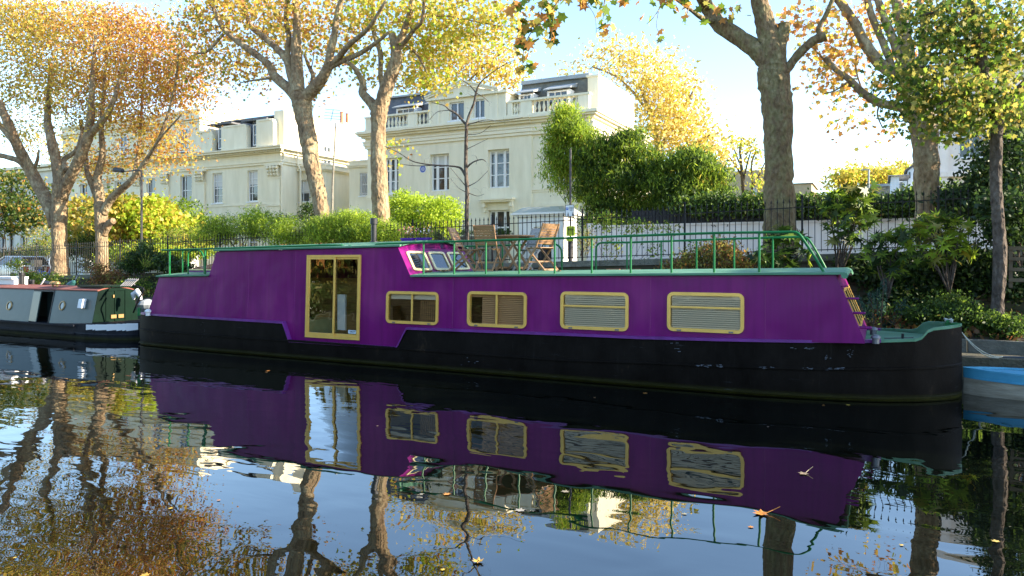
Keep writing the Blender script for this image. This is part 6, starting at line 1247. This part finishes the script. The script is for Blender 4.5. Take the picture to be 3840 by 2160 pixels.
shrub('bush', 'shadowy glossy bush at the right edge above the pallet', 17.4, (3830, 1000), [(3800, 800, 60, 70, 0, .6, 80), (3780, 870, 70, 40, 0, .5, 60), (3700, 760, 30, 60, 0, .3, 16)], pal('dark:2 green:1.2 olive:.4'), per=20, size=.10, spread=.15, seed=68, m='leaf_waxy')
# fatsia-like plants: whorls of large fingered leaves on bare stems
def fatsia(label, Y, base, heads, palt, size, seed, per=15, rad=.26):
    rs = np.random.RandomState(seed); b = P(base[0], base[1], Y); t = thing('fatsia_plant', label, 'shrub', tuple(b)); q = MB(); C = []
    for (u, v, dy) in heads:
        c = P(u, v, Y+dy); m1 = b.lerp(c, .5)+Vector((rs.normal(0, .06), rs.normal(0, .06), .05)); q.tube([b, m1, c], [.022, .016, .010], 6)
        for k in range(per):
            a = rs.uniform(0, 6.28); e = rs.uniform(-.6, .75); d = Vector((math.cos(a)*math.cos(e), math.sin(a)*math.cos(e), math.sin(e)))*rad*rs.uniform(.55, 1.1); p = c+d; q.tube([c, c+d*.6, p], [.004, .003, .002], 3, cap=False); C.append(p)
    q.build('stem', 'grey_bark', t, smooth=True, fix=False); C = np.array([tuple(c) for c in C]); N = len(C)
    leafmesh('foliage', C, rs.uniform(size*.7, size*1.15, N), palette(palt, N, rs), 'fan', M['leaf_waxy'], t, rs=rs, droop=.5, up=1.3); return t
fp = pal('green:2 lgreen:1.4 olive:.6 dark:.8 lime:.3')
fatsia('fatsia shrub with large fingered leaves below the right end of the deck rail', 17.2, (2930, 1050), [(2880, 905, 0), (2930, 880, .1), (2980, 900, 0), (2860, 960, -.1), (2920, 960, 0), (2990, 960, 0), (2900, 1000, -.1), (2960, 1000, 0)], fp, .34, 71)
fatsia('tall fatsia with drooping leaf heads on one bare stem right of the big trunk', 17.6, (3139, 1060), [(3140, 740, 0), (3190, 725, .1), (3240, 720, .1), (3110, 790, 0), (3170, 790, 0), (3220, 770, .1), (3140, 840, 0), (3200, 850, 0), (3240, 830, 0), (3160, 890, -.1)], fp, .36, 72)
fatsia('spreading fatsia with pale sunlit leaves over the bank wall', 17.0, (3560, 1100), [(3420, 860, 0), (3480, 830, .1), (3540, 820, .1), (3600, 860, 0), (3440, 920, 0), (3500, 900, 0), (3570, 910, 0), (3480, 970, 0), (3550, 970, 0), (3600, 930, 0), (3530, 870, 0)], pal('green:1 lgreen:2 olive:.5 lime:1 yellow:.3'), .34, 73)
fatsia('darker fatsia hanging left of the sunlit one', 16.9, (3330, 1120), [(3260, 900, 0), (3320, 880, 0), (3370, 900, 0), (3280, 950, 0), (3340, 960, 0), (3390, 970, 0), (3310, 1010, 0), (3360, 1020, 0)], pal('dark:1 green:2 lgreen:.9'), .32, 74)
shrub('bush', 'brown and green flowering bush on the bank behind the deck rail', 17.5, (2690, 1020), [(2690, 940, 70, 34, 0, .4, 100), (2620, 980, 80, 26, 0, .4, 80), (2760, 980, 70, 30, 0, .4, 80), (2540, 1000, 60, 14, 0, .3, 30)], pal('green:1 olive:1.4 brown:1.2 orange:.7 rust:.5'), per=14, size=.07, spread=.12, seed=75)
eu = MB(); rs = np.random.RandomState(76); t = thing('euphorbia_plant', 'blue-green bottlebrush spurge plant on the bank behind the bow', 'plant', tuple(P(3270, 1230, 16.5))); C = []; b = P(3290, 1240, 16.5)
for (u, v) in ((3315, 1050), (3215, 1110), (3265, 1100), (3290, 1085), (3235, 1150), (3310, 1130), (3300, 1170), (3260, 1170), (3390, 1120), (3400, 1145), (3340, 1210), (3300, 1215), (3225, 1130)):
    c = P(u, v, 16.5+rs.uniform(-.2, .2)); a = Vector((c.x*.4+b.x*.6, c.y, b.z)); eu.tube([a, a.lerp(c, .6)+Vector((0, 0, -.03)), c], [.012, .01, .006], 5)
    for k in range(110): f = rs.uniform(0, 1)**.7; p = a.lerp(c, .55+.45*f); an = rs.uniform(0, 6.28); r_ = .075*(1.15-f*.6); C.append((p.x+math.cos(an)*r_, p.y+math.sin(an)*r_, p.z+rs.normal(0, .01)))
eu.build('stem', 'twig', t); C = np.array(C); leafmesh('foliage', C, rs.uniform(.06, .10, len(C)), palette([(2, (.035, .085, .065)), (1, (.06, .13, .085))], len(C), rs), 'long', M['leaf'], t, rs=rs, up=.1)
# ground-cover ivy and fallen leaves (nobody could count them)
def cover(name, label, cat, Xr, Yr, n, size, palt, seed, shape='oval', zoff=.05, hmax=.15, clump=1.5, m='leaf', wall_=False):
    rs = np.random.RandomState(seed); X = rs.uniform(*Xr, n); Y = rs.uniform(*Yr, n); k = np.sin(X*clump)+np.sin(X*clump*2.3+1.3)*.7+np.cos(Y*3.1+X)*.8; keep = k+rs.normal(0, .7, n) > -.2; X, Y = X[keep], Y[keep]
    zb = np.interp(Y, [15.0, 15.86, 15.9, 16.0, 16.3, 16.9, 17.5, 18.0, 18.3], [.4, .4, .64, .64, .7, .78, .86, .95, 1.0])
    Z = zb+zoff+rs.rand(len(X))**2*hmax*(1+.5*np.sin(X*clump*1.7)); C = np.stack([X, Y, Z], 1)
    o = leafmesh(name, C, rs.uniform(size*.6, size*1.3, len(X)), palette(palt, len(X), rs), shape, M[m], None, rs=rs, up=1.2 if hmax < .1 else .5); return tag(o, label, cat, kind='stuff')
cover('ground_ivy', 'ivy and low plants covering the bank beside the canal', 'ground cover', (-34, 4.5), (16.1, 18.25), 30000, .075, pal('dark:1 green:2 lgreen:1 olive:.6 lime:.15'), 81, hmax=.5, zoff=.0, m='leaf_waxy')
cover('leaf_litter', 'brown fallen leaves lying over the bank', 'fallen leaves', (-34, 4.5), (15.95, 18.2), 7000, .13, pal('brown:2 rust:1.6 orange:.8 gold:.3'), 82, 'plane', zoff=.03, hmax=.12, clump=.9)
for i, (lab, Y, base, bl, pp, sz) in enumerate((('leafy shrub with red flowers on the bank behind the narrowboat', 16.9, (140, 1080), [(150, 1045, 70, 24, 0, .4, 80), (70, 1050, 50, 20, 0, .3, 40), (60, 1000, 26, 30, .6, .3, 24)], 'green:1.6 lgreen:1 olive:.8 rust:.4', .07),
    ('reddish tangled shrub on the bank wall below the second plane tree', 17.6, (400, 1080), [(400, 1020, 50, 26, 0, .3, 60), (390, 1065, 60, 24, 0, .3, 60), (450, 1040, 40, 20, 0, .3, 30)], 'olive:1.4 brown:1 rust:.9 green:.8', .065), ('dark ivy mound climbing to the railings behind the narrowboat stern', 17.9, (560, 1060), [(540, 975, 70, 42, 0, .3, 150), (500, 1000, 50, 26, 0, .3, 60), (620, 985, 50, 30, 0, .3, 80), (545, 930, 18, 30, .2, .15, 30), (680, 1000, 50, 20, 0, .3, 50)], 'dark:1.6 green:1.8 lgreen:.3', .085),
    ('green creeper hanging on the wall left of the purple stern', 17.3, (560, 1110), [(500, 1070, 60, 20, 0, .3, 60), (470, 1095, 40, 14, 0, .3, 30), (555, 1100, 16, 30, .6, .1, 16)], 'green:1.6 lgreen:1 olive:.6', .06), ('low bushy plants on the bank behind the bow', 16.6, (3550, 1250), [(3480, 1180, 90, 30, 0, .4, 110), (3600, 1190, 90, 40, 0, .4, 130), (3700, 1210, 60, 34, -.2, .3, 80), (3790, 1230, 60, 36, -.2, .3, 90), (3560, 1130, 70, 26, .4, .3, 50)], 'dark:1.2 green:2 lgreen:.7 cream:.12', .06))):
    shrub('bank_shrub', lab, Y, base, bl, pal(pp), per=22, size=sz, spread=.10, seed=84+i, m='leaf_waxy' if i == 2 else 'leaf')
# fern
t = thing('fern', 'upright yellow-green fern in the ivy mound', 'fern', tuple(P(548, 1010, 17.3))); C = []; q = MB(); rs = np.random.RandomState(9); b = P(548, 1005, 17.3)
for (u, v) in ((530, 955), (545, 945), (560, 950), (570, 965), (520, 970), (575, 985)):
    c = P(u, v, 17.25); q.tube([b, b.lerp(c, .6)+Vector((0, 0, .03)), c], .004, 4)
    for f in np.linspace(.15, 1, 12): p = b.lerp(c, f); [C.append((p.x+s*.05*(1.1-f), p.y, p.z)) for s in (-1, 1)]
q.build('stem', 'twig', t); C = np.array(C); leafmesh('frond', C, np.full(len(C), .09), palette(pal('lime:1 olive:1 lgreen:1'), len(C), rs), 'long', M['leaf'], t, rs=rs)
shrub('wall_ivy', 'dark ivy curtain over the bank wall right of the houseboat cabin', 18.1, (3500, 1150), [(3200, 1000, 60, 40, 0, .15, 60), (3330, 1040, 90, 50, 0, .15, 90), (3500, 1030, 120, 60, 0, .15, 130), (3660, 1040, 80, 70, 0, .15, 110), (3650, 960, 60, 30, 0, .15, 50), (3800, 1060, 70, 60, 0, .15, 90), (3400, 1110, 140, 30, -.2, .15, 90)], pal('dark:2.4 green:1.6 olive:.3 rust:.2'), per=16, size=.09, spread=.13, seed=69, cat='climber', m='leaf_waxy')
# trees on the viewer's bank, seen only as reflections in the glass and paint
rs = np.random.RandomState(90); src = None
for i, (X, Y, z, r_) in enumerate(((-50, -15.5, 8, 3.6), (-41, -15, 8.5, 3.8), (-32, -16, 8, 3.6), (-22, -15, 8, 3.8))):
    t = thing('towpath_tree', ('autumn tree on the near bank reflected in the glass, ' + ('far to the left', 'left of the boats', 'across from the narrowboat', 'across from the sliding door', 'across from the deck chairs')[i]), 'tree', (X, Y, .5), 'trees on the near bank')
    if src is None:
        q = MB().tube([(X, Y, .4), (X+.2, Y, 3), (X-.1, Y+.3, 6), (X+.3, Y, 9)], [.35, .28, .2, .08], 8); tr = q.build('trunk', 'dark_bark', t); C = ballpts(900, rs, .3)*np.array([5.6, 2.4, 4.6])+np.array([X, Y, z-3.0]); cr = foliage('crown', t, C, 14, .4, .42, pal('green:2 olive:1 yellow:.6 orange:.6'), 'lobed', 91); src = (tr, cr)
    else:
        for s_ in src: o = s_.copy(); COL.objects.link(o); o.parent = t
rs2 = np.random.RandomState(95); t = thing('bank_tree', 'broad tree just outside the frame at right whose crown shades the bow', 'tree', (14, 18, 2.5))
q = MB().tube([(14, 18, 2.3), (14.1, 17.9, 5), (13.8, 17.6, 8)], [.4, .3, .12], 10); q.build('trunk', 'plane_bark', t); C = ballpts(700, rs2, .2)*np.array([2.4, 2.6, 2.6])+np.array([14, 15.8, 5.9]); foliage('crown', t, C, 12, .35, .26, pal('green:2 olive:1 yellow:.6 orange:.6'), 'lobed', 96)
hg = thing('towpath_hedge', 'dark hedge along the near bank, seen only in reflections', 'hedge', (-8, -5, .5)); C = np.stack([rs.uniform(-48, 10, 3600), rs.normal(-5, .5, 3600), rs.uniform(.5, 1.9, 3600)], 1); foliage('foliage', hg, C, 9, .25, .22, pal('dark:1 green:2 olive:1 orange:.3'), 'dia', 92)
# ================================================================ street furniture and vehicles
M['signgrey'] = mat('sign_back', (.35, .36, .37), .5); M['p_blue'] = mat('parking_blue', (.02, .12, .5), .5); M['notice_yellow'] = mat('notice_yellow', (.65, .75, .03), .6); M['postblack'] = mat('post_black', (.018, .015, .016), .5)
a = P(531, 1010, 19.3); zt = P(531, 640, 19.3).z; L = thing('street_lamp', 'slim dark street lamp with its arm reaching left, behind the left railings', 'street lamp', (a.x, 19.3, zs(a.x)))
MB().tube([(a.x, 19.3, zs(a.x)), (a.x, 19.3, zs(a.x)+1.2), (a.x, 19.3, zs(a.x)+1.25), (a.x, 19.3, zt)], [.07, .07, .05, .04], 10).build('column', 'postblack', L)
e = P(466, 643, 19.3); MB().tube([(a.x, 19.3, zt), P(505, 640, 19.3), e], .025, 8).build('arm', 'postblack', L)
e2 = P(424, 640, 19.3); MB().tube([e, e.lerp(e2, .15)+Vector((0, 0, .03)), e.lerp(e2, .8)+Vector((0, 0, .05)), e2], [.03, .09, .11, .05], 10).build('lamp_head', 'chim', L)
b = P(527, 924, 19.2); MB().box(b.x-.12, b.x+.12, 19.2, 19.23, b.z-.17, b.z+.13).build('notice', 'white_paint', L)
# sign post with parking plate and yellow notice
a = P(2139, 980, 18.9); zt = P(2139, 560, 18.9).z; L = thing('sign_post', 'dark post with white and blue parking plate and yellow notice behind the railings', 'sign post', (a.x, 18.9, zs(a.x)))
MB().tube([(a.x, 18.9, zs(a.x)), (a.x, 18.9, P(2139, 905, 18.9).z), (a.x, 18.9, P(2139, 900, 18.9).z), (a.x, 18.9, zt)], [.062, .062, .032, .032], 10).build('column', 'postblack', L)
x0, x1 = P(2120, 790, 18.84).x, P(2153, 790, 18.84).x; z1, z0 = P(2136, 768, 18.84).z, P(2136, 812, 18.84).z
sp = MB().box(x0, x1, 18.83, 18.85, z0, z1).build('parking_plate', 'white_paint', L)
q = MB(); 
for c in ((x0, x1, z1-.012, z1), (x0, x1, z0, z0+.012), (x0, x0+.012, z0+.012, z1-.012), (x1-.012, x1, z0+.012, z1-.012)): q.box(c[0], c[1], 18.826, 18.829, c[2], c[3])
q.build('plate_border', 'ink', sp); w_ = x1-x0
MB().box(x0+w_*.1, x0+w_*.36, 18.824, 18.829, z1-(z1-z0)*.44, z1-(z1-z0)*.22).build('parking_square', 'p_blue', sp)
text('P', .075, 'white_flat', sp, (x0+w_*.23, 18.822, z1-(z1-z0)*.33), name='letter_p')
text('Permit\nholders\nonly', .042, 'ink', sp, (x0+w_*.68, 18.826, z1-(z1-z0)*.34), name='plate_text')
nx0, nx1 = P(2125, 870, 18.84).x, P(2158, 870, 18.84).x
q = MB().box(nx0, nx1, 18.80, 18.815, P(2140, 885, 18.8).z, P(2140, 848, 18.8).z).box(nx0, nx1-.05, 18.80, 18.815, P(2140, 904, 18.8).z, P(2140, 889, 18.8).z); yn = q.build('yellow_notice', 'notice_yellow', L)
q = MB(); zz = P(2140, 853, 18.8).z
for k, (wd, h) in enumerate(((.10, .02), (.16, .028), (.12, .010), (.13, .010), (.11, .010), (.12, .010))):
    z = zz-.01-k*.034; x = (nx0+nx1)/2-wd/2
    while x < (nx0+nx1)/2+wd/2: e_ = rnd.uniform(.01, .02); q.box(x, x+e_, 18.796, 18.799, z-h, z); x += e_+.006
q.build('notice_text', 'ink', yn)
# tall aerial mast
a = P(1243, 900, 30); zt = P(1262, 455, 30).z; L = thing('aerial_mast', 'tall thin grey mast rising between the two villas', 'mast', (a.x, 30, zs(a.x)))
tp_ = P(1259, 470, 30); MB().tube([(a.x, 30, zs(a.x)), P(1247, 700, 30), tp_], [.07, .055, .045], 8).build('pole', 'stone', L); MB().tube([tp_+Vector((0, 0, -.1)), tp_+Vector((0, 0, .12))], .08, 8).build('cap', 'lead', L)
# roof aerial on the left villa
a = P(1240, 455, 38); c = P(1250, 410, 38); L = thing('tv_aerial', 'dark television aerial on the left villa chimney', 'aerial', tuple(a)); q = MB().tube([a, c], .02, 6)
for v, hw in ((411, 28), (424, 29), (435, 31), (445, 32)): q.tube([P(1247-hw, v-2, 38), P(1247+hw, v+3, 38)], .016, 5)
q.build('rods', 'iron', L)
rf = P(1258, 452, 37.6); q = MB().hexa([(rf.x-.5, 37.4, rf.z-.1), (rf.x+.5, 37.4, rf.z-.1), (rf.x+.5, 41.5, rf.z-.35), (rf.x-.5, 41.5, rf.z-.35)], [(rf.x-.5, 37.4, rf.z), (rf.x+.5, 37.4, rf.z), (rf.x+.5, 41.5, rf.z-.1), (rf.x-.5, 41.5, rf.z-.1)])
# ---- cars
M['glass_car'] = mat('car_glass', (.02, .025, .03), .05, spec=.9); M['tyre'] = mat('tyre', (.015, .015, .016), .8); M['red_lens'] = mat('red_lens', (.5, .02, .02), .3); M['plate_y'] = mat('plate_yellow', (.75, .5, .03), .5)
def car(lab, X, Y, m, plate=None):
    zr = zs(X)-.30; t = thing('parked_car', lab, 'car', (X, Y, zr))     # rear faces +X
    prof = [(0, .42, .92, .74), (-.06, .30, .98, .80), (-.9, .24, .98, .84), (-2.6, .24, .96, .84), (-3.5, .26, .84, .80), (-3.85, .34, .68, .70)]
    q = MB(); n0 = 0
    for x, zb, zt_, hw in prof: q.v += [(X+x, Y-hw*.96, zr+zb), (X+x, Y-hw, zr+(zb+zt_)/2), (X+x, Y-hw*.93, zr+zt_), (X+x, Y+hw*.93, zr+zt_), (X+x, Y+hw, zr+(zb+zt_)/2), (X+x, Y+hw*.96, zr+zb)]
    k = 6
    for i in range(len(prof)-1):
        for j in range(k): a_ = i*k+j; b_ = i*k+(j+1) % k; q.f.append((a_, b_, b_+k, a_+k)); q.mi.append(0)
    q.f += [tuple(range(k)), tuple(range((len(prof)-1)*k, len(prof)*k))]; q.mi += [0, 0]
    q.hexa([(X-.32, Y-.58, zr+1.40), (X-.32, Y+.58, zr+1.40), (X-1.9, Y+.58, zr+1.42), (X-1.9, Y-.58, zr+1.42)], [(X-.4, Y-.54, zr+1.45), (X-.4, Y+.54, zr+1.45), (X-1.85, Y+.54, zr+1.47), (X-1.85, Y-.54, zr+1.47)])
    for s in (-1, 1):
        q.bar((X-.10, Y+s*.72, zr+.97), (X-.34, Y+s*.58, zr+1.42), .07, .07).bar((X-2.75, Y+s*.74, zr+.95), (X-1.9, Y+s*.58, zr+1.42), .06, .06).bar((X-1.25, Y+s*.75, zr+.97), (X-1.2, Y+s*.59, zr+1.42), .05, .05)
    autosmooth(q.build('body', m, t), 50)
    MB().hexa([(X-.09, Y-.70, zr+.95), (X-.09, Y+.70, zr+.95), (X-2.7, Y+.72, zr+.94), (X-2.7, Y-.72, zr+.94)], [(X-.33, Y-.57, zr+1.40), (X-.33, Y+.57, zr+1.40), (X-1.9, Y+.57, zr+1.41), (X-1.9, Y-.57, zr+1.41)]).build('windows', 'glass_car', t)
    for x in (-.65, -3.1):
        for s in (-1, 1): MB().tube([(X+x, Y+s*.84, zr+.30), (X+x, Y+s*.66, zr+.30)], .30, 18).build('wheel', 'tyre', t)
    for s in (-1, 1): MB().box(X-.10, X+.03, Y+s*.56-.10, Y+s*.56+.10, zr+.62, zr+.90).build('tail_light', 'red_lens', t)
    pl = MB().box(X-.01, X+.025, Y-.27, Y+.27, zr+.52, zr+.66).build('number_plate', 'plate_y', t)
    q = MB()
    for i in range(6): q.box(X+.026, X+.03, Y-.22+i*.075, Y-.175+i*.075, zr+.55, zr+.63)
    q.build('plate_marks', 'ink', pl)
    MB().box(X-.05, X+.05, Y-.74, Y+.74, zr+.36, zr+.50).build('bumper', m, t)
a = P(106, 1000, 22.2); M['car_white'] = mat('car_white', (.7, .7, .68), .25, coat=.5); M['car_blue'] = mat('car_blue', (.12, .25, .55), .25, coat=.6); M['scoot'] = mat('scooter_blue', (.03, .06, .28), .3, coat=.4)
car('white hatchback with yellow rear plate parked behind the left railings', a.x+.6, 22.3, 'car_white')
car('pale blue car parked at the far left behind the railings', a.x-4.6, 21.7, 'car_blue')
# scooter between the car and the first plane trunk
a = P(172, 1020, 21.6); zr = zs(a.x)-.30; t = thing('motor_scooter', 'parked blue motor scooter with white fairing left of the first plane trunk', 'scooter', (a.x, 21.6, zr))
for dx in (-.6, .6): MB().tube([(a.x+dx, 21.55, zr+.26), (a.x+dx, 21.66, zr+.26)], .26, 16).build('wheel', 'tyre', t)
MB().tube([(a.x-.75, 21.6, zr+.55), (a.x-.4, 21.6, zr+.62), (a.x, 21.6, zr+.38), (a.x+.35, 21.6, zr+.45), (a.x+.55, 21.6, zr+.9)], [.08, .17, .14, .12, .08], 10).build('body', 'scoot', t)
MB().tube([(a.x-.8, 21.6, zr+.78), (a.x-.1, 21.6, zr+.76)], [.10, .13], 8).build('seat', 'chim', t); MB().tube([(a.x+.62, 21.6, zr+.75), (a.x+.55, 21.6, zr+1.05), (a.x+.42, 21.6, zr+1.3)], [.14, .17, .08], 8).build('fairing', 'white_paint', t); MB().tube([(a.x+.45, 21.3, zr+1.12), (a.x+.45, 21.9, zr+1.12)], .02, 6).build('handlebar', 'iron', t)
MB().box(a.x-.95, a.x-.62, 21.42, 21.78, zr+.85, zr+1.2).build('top_box', 'chim', t)
# ---- things on the bank
M['oldwood'] = mat('grey_wood', (.22, .20, .17), .85, noise_to=(.38, .36, .31), vscale=2, stretch=(1, 6, 6), bump=.3, bscale=20)
a = P(1335, 892, 16.9); b = P(1690, 892, 16.9); za = 2.40; t = thing('picnic_table', 'weathered grey wooden table behind the chimney flue and flower pots', 'table', ((a.x+b.x)/2, 17, .8))
q = MB()
for k in range(5): q.box(a.x, b.x, 16.55+k*.17, 16.70+k*.17, za+.10, za+.14)
q.build('tabletop', 'oldwood', t)
for x in (a.x+.5, b.x-.5):
    for s in (-1, 1): MB().bar((x, 16.95+s*.75, .82), (x, 16.95+s*.2, za+.09), .05, .10).build('leg', 'oldwood', t)
    MB().bar((x+.06, 16.2, 1.75), (x+.06, 17.7, 1.75), .05, .1).build('cross_beam', 'oldwood', t)
for y in (16.15, 17.55): MB().box(a.x+.1, b.x-.1, y, y+.26, 1.80, 1.84).build('bench_plank', 'oldwood', t)
M['brick'] = mat('brick_red', (.38, .15, .08), .9, var=.25)
for i, (u, lab) in enumerate(((2302, 'orange brick left of its neighbour on the bank behind the deck rail'), (2362, 'brown brick beside the orange one on the bank behind the deck rail'), (2395, 'short red brick piece at the right end of the bricks on the bank'))):
    a = P(u, 1016, 17.3); q = MB().box(a.x-.17, a.x+.17-.12*(i == 2), 17.2, 17.32, a.z-.06, a.z+.05); small('brick', lab, 'brick', q, 'brick', (a.x, 17.2, a.z-.06))
a = P(2350, 1040, 17.3); q = MB().box(P(2240, 1040, 17.3).x, P(2560, 1040, 17.3).x, 17.1, 17.5, .8, a.z+.075-.0)
tt = small('planter_bed', 'low stone planter edge on the bank under the loose bricks', 'planter', q, 'stone', (a.x, 17.1, .8))
# pallet at right
t0 = P(3786, 1050, 17.0); t1 = P(3850, 930, 17.0); q = MB(); t = thing('pallet', 'wooden pallet leaning on the bank at the right edge', 'pallet', tuple(t0))
for k in range(4): z = t0.z+(t1.z-t0.z)*k/3; q.box(t0.x-.02, t1.x+1.0, 16.95, 16.98, z-.035, z+.035)
for k in range(4): x = t0.x+.02+k*.34; q.box(x-.03, x+.03, 16.985, 17.06, t0.z-.15, t1.z+.03)
M['wetwood'] = mat('damp_wood', (.07, .05, .03), .85, noise_to=(.13, .10, .06), vscale=4); q.build('boards', 'wetwood', t)
# ---- rails of clutter behind the stern: black bicycle-like frame left out (too hidden)
# ---- floating and fallen leaves, each one a thing
def oneleaf(lab, p, size, col, rz, tilt=.15, curl=.3, name='floating_leaf', cat='leaf', stalk=False):
    T = star('plane'); m = 'lf%02d%02d%02d' % tuple(int(c*99) for c in col)
    if m not in M: M[m] = mat('leaf_'+m, col, .6, var=.25, vscale=8)
    c, s = math.cos(rz), math.sin(rz); n = len(T); V = []
    for x, y in T: r2 = x*x+y*y; V.append((p[0]+size*(x*c-y*s), p[1]+size*(x*s+y*c), p[2]+size*(curl*r2*.55+tilt*x*.25)))
    V.append((p[0], p[1], p[2]+.002)); q = MB().add(V, [(i, (i+1) % n, n) for i in range(n)])
    if stalk: e = Vector((p[0]+size*(.45*s), p[1]-size*(.45*c), p[2]+.004)); q.tube([e, e+Vector((size*.5*s, -size*.5*c, .02)), e+Vector((size*.85*s+.02, -size*.8*c, .05))], .003, 4)
    me = q.build(name, m, None, loc=p, fix=False); return tag(me, lab, cat, 'autumn leaves on the water' if name == 'floating_leaf' else 'fallen leaves on the decks')
O_, Yl, Br, Pn = (.55, .22, .04), (.62, .42, .06), (.30, .15, .05), (.45, .28, .2)
for i, (u, v, wpx, col, rz, curl, lab, st) in enumerate(((1793, 2105, 70, (.65, .38, .07), .4, 1.6, 'large curled yellow-orange leaf floating at the bottom centre edge', True), (1660, 2135, 44, Yl, 1.4, .4, 'flat yellow leaf left of the large curled leaf at the bottom', False), (2852, 1926, 92, (.62, .22, .03), 2.2, .9, 'wide orange leaf floating just below the sun deck rail reflection at right', True), (2815, 1975, 50, O_, .3, .4, 'small orange leaf just below the wide orange leaf', False), (1675, 1852, 66, (.6, .26, .06), 1.0, .6, 'orange leaf floating below the second cabin window reflection', False),
    (3012, 1776, 60, (.5, .36, .22), 2.6, .5, 'pale tan leaf with raised stalk on the purple reflection', True), (1950, 1912, 90, (.6, .55, .45), .2, .5, 'broad whitish leaf near the middle of the water', False), (545, 2155, 80, (.62, .35, .05), .6, .5, 'yellow leaf cut by the bottom edge at left', False), (1006, 1390, 34, O_, .2, .4, 'small orange leaf on the black reflection below the sliding door', False), (2420, 1474, 44, O_, .1, .3, 'thin orange leaf near the waterline under the fourth window', False),
    (3088, 1519, 24, O_, .4, .3, 'small orange leaf at the waterline near the bow', False), (3180, 1518, 34, Yl, .2, .3, 'yellow leaf at the waterline nearest the bow', False), (2566, 1926, 46, (.55, .5, .3), .1, .3, 'pale leaf left of the wide orange leaf', False), (3733, 2028, 64, (.65, .45, .1), .2, .4, 'yellow leaf floating at the lower right', False), (3380, 2043, 40, Yl, .8, .4, 'small yellow leaf in the lower right reflections of the fan-limbed tree', False), (2605, 1380, 26, Br, .3, .3, 'brown speck of leaf below the rubbing strake', False), (1415, 1597, 20, Pn, .2, .3, 'tiny pinkish leaf on the purple reflection left of the first window', False), (3775, 1690, 22, Yl, .2, .3, 'small leaf on the dark water at the right edge', False), (2120, 1842, 70, (.5, .42, .28), .1, .2, 'leaf near the reflection of the second cabin window at centre right', False), (640, 1905, 40, Yl, .7, .3, 'yellow leaf at the lower left of the water', False), (820, 1875, 34, O_, .2, .3, 'orange leaf in the lower left tree reflection', False), (56, 2090, 30, Yl, 1.2, .4, 'yellow leaf near the bottom left corner', False), (284, 1570, 30, Pn, .2, .3, 'pinkish leaf on the left reflections under the first plane tree', False), (2230, 1490, 22, Br, .3, .3, 'small brown leaf in the dark reflection under the third window', False), (1000, 1395, 20, Br, .9, .3, 'brown leaf touching the small orange leaf below the sliding door', False), (2880, 1600, 20, Pn, .9, .3, 'tiny leaf in the dark reflection left of the bow', False))):
    p = PZ(u, v, .006); oneleaf(lab, p, wpx*pxm(p)*(.58 if i in (0, 2, 5) else .42), tuple(x*(.75 if col[0]/max(col[2], .01) > 4 else .45) for x in col), rz, tilt=.04, curl=curl*(.6 if i in (0, 2, 5) else .15), stalk=st)
for i, (u, v, Y, w_, col, lab) in enumerate(((1610, 1033, 12.5, 34, O_, 'curled brown leaf on the deck just inside the second near rail post'), (1665, 1030, 12.6, 40, (.4, .2, .06), 'pale brown leaf on the deck in front of the wheelhouse'), (1690, 1022, 13.2, 26, Br, 'dark brown leaf on the deck by the wheelhouse'), (2092, 1033, 12.4, 26, Br, 'small brown leaf at the deck edge left of the middle rail posts'), (2065, 1020, 13.2, 24, O_, 'orange leaf on the deck beside the right chair foot'), (1785, 1021, 13.4, 26, O_, 'orange leaf under the middle chair'), (1912, 874, 13.55, 12, (.65, .3, .05), 'orange leaf lying on the round table'))):
    z = deckz(P(u, v, Y).x, Y)+.004 if i < 6 else tz+.745
    x = P(u, v, Y).x; oneleaf(lab, Vector((x, Y, z)), max(.1, w_*.0056), col, i*1.3, curl=.9, name='fallen_leaf')
for i, (u, Y, lab) in enumerate(((915, 12.5, 'brown leaf on the cabin roof at its left end'), (1063, 12.5, 'brown leaf on the cabin roof left of the sliding door'), (1195, 12.45, 'brown leaf on the cabin roof above the sliding door'), (1215, 12.6, 'second brown leaf on the cabin roof above the sliding door, further back'))):
    x = P(u, 930, Y).x; oneleaf(lab, Vector((x, Y, roofz(x, Y)+.004)), .16, Br, i*2.1, curl=.9, name='fallen_leaf')
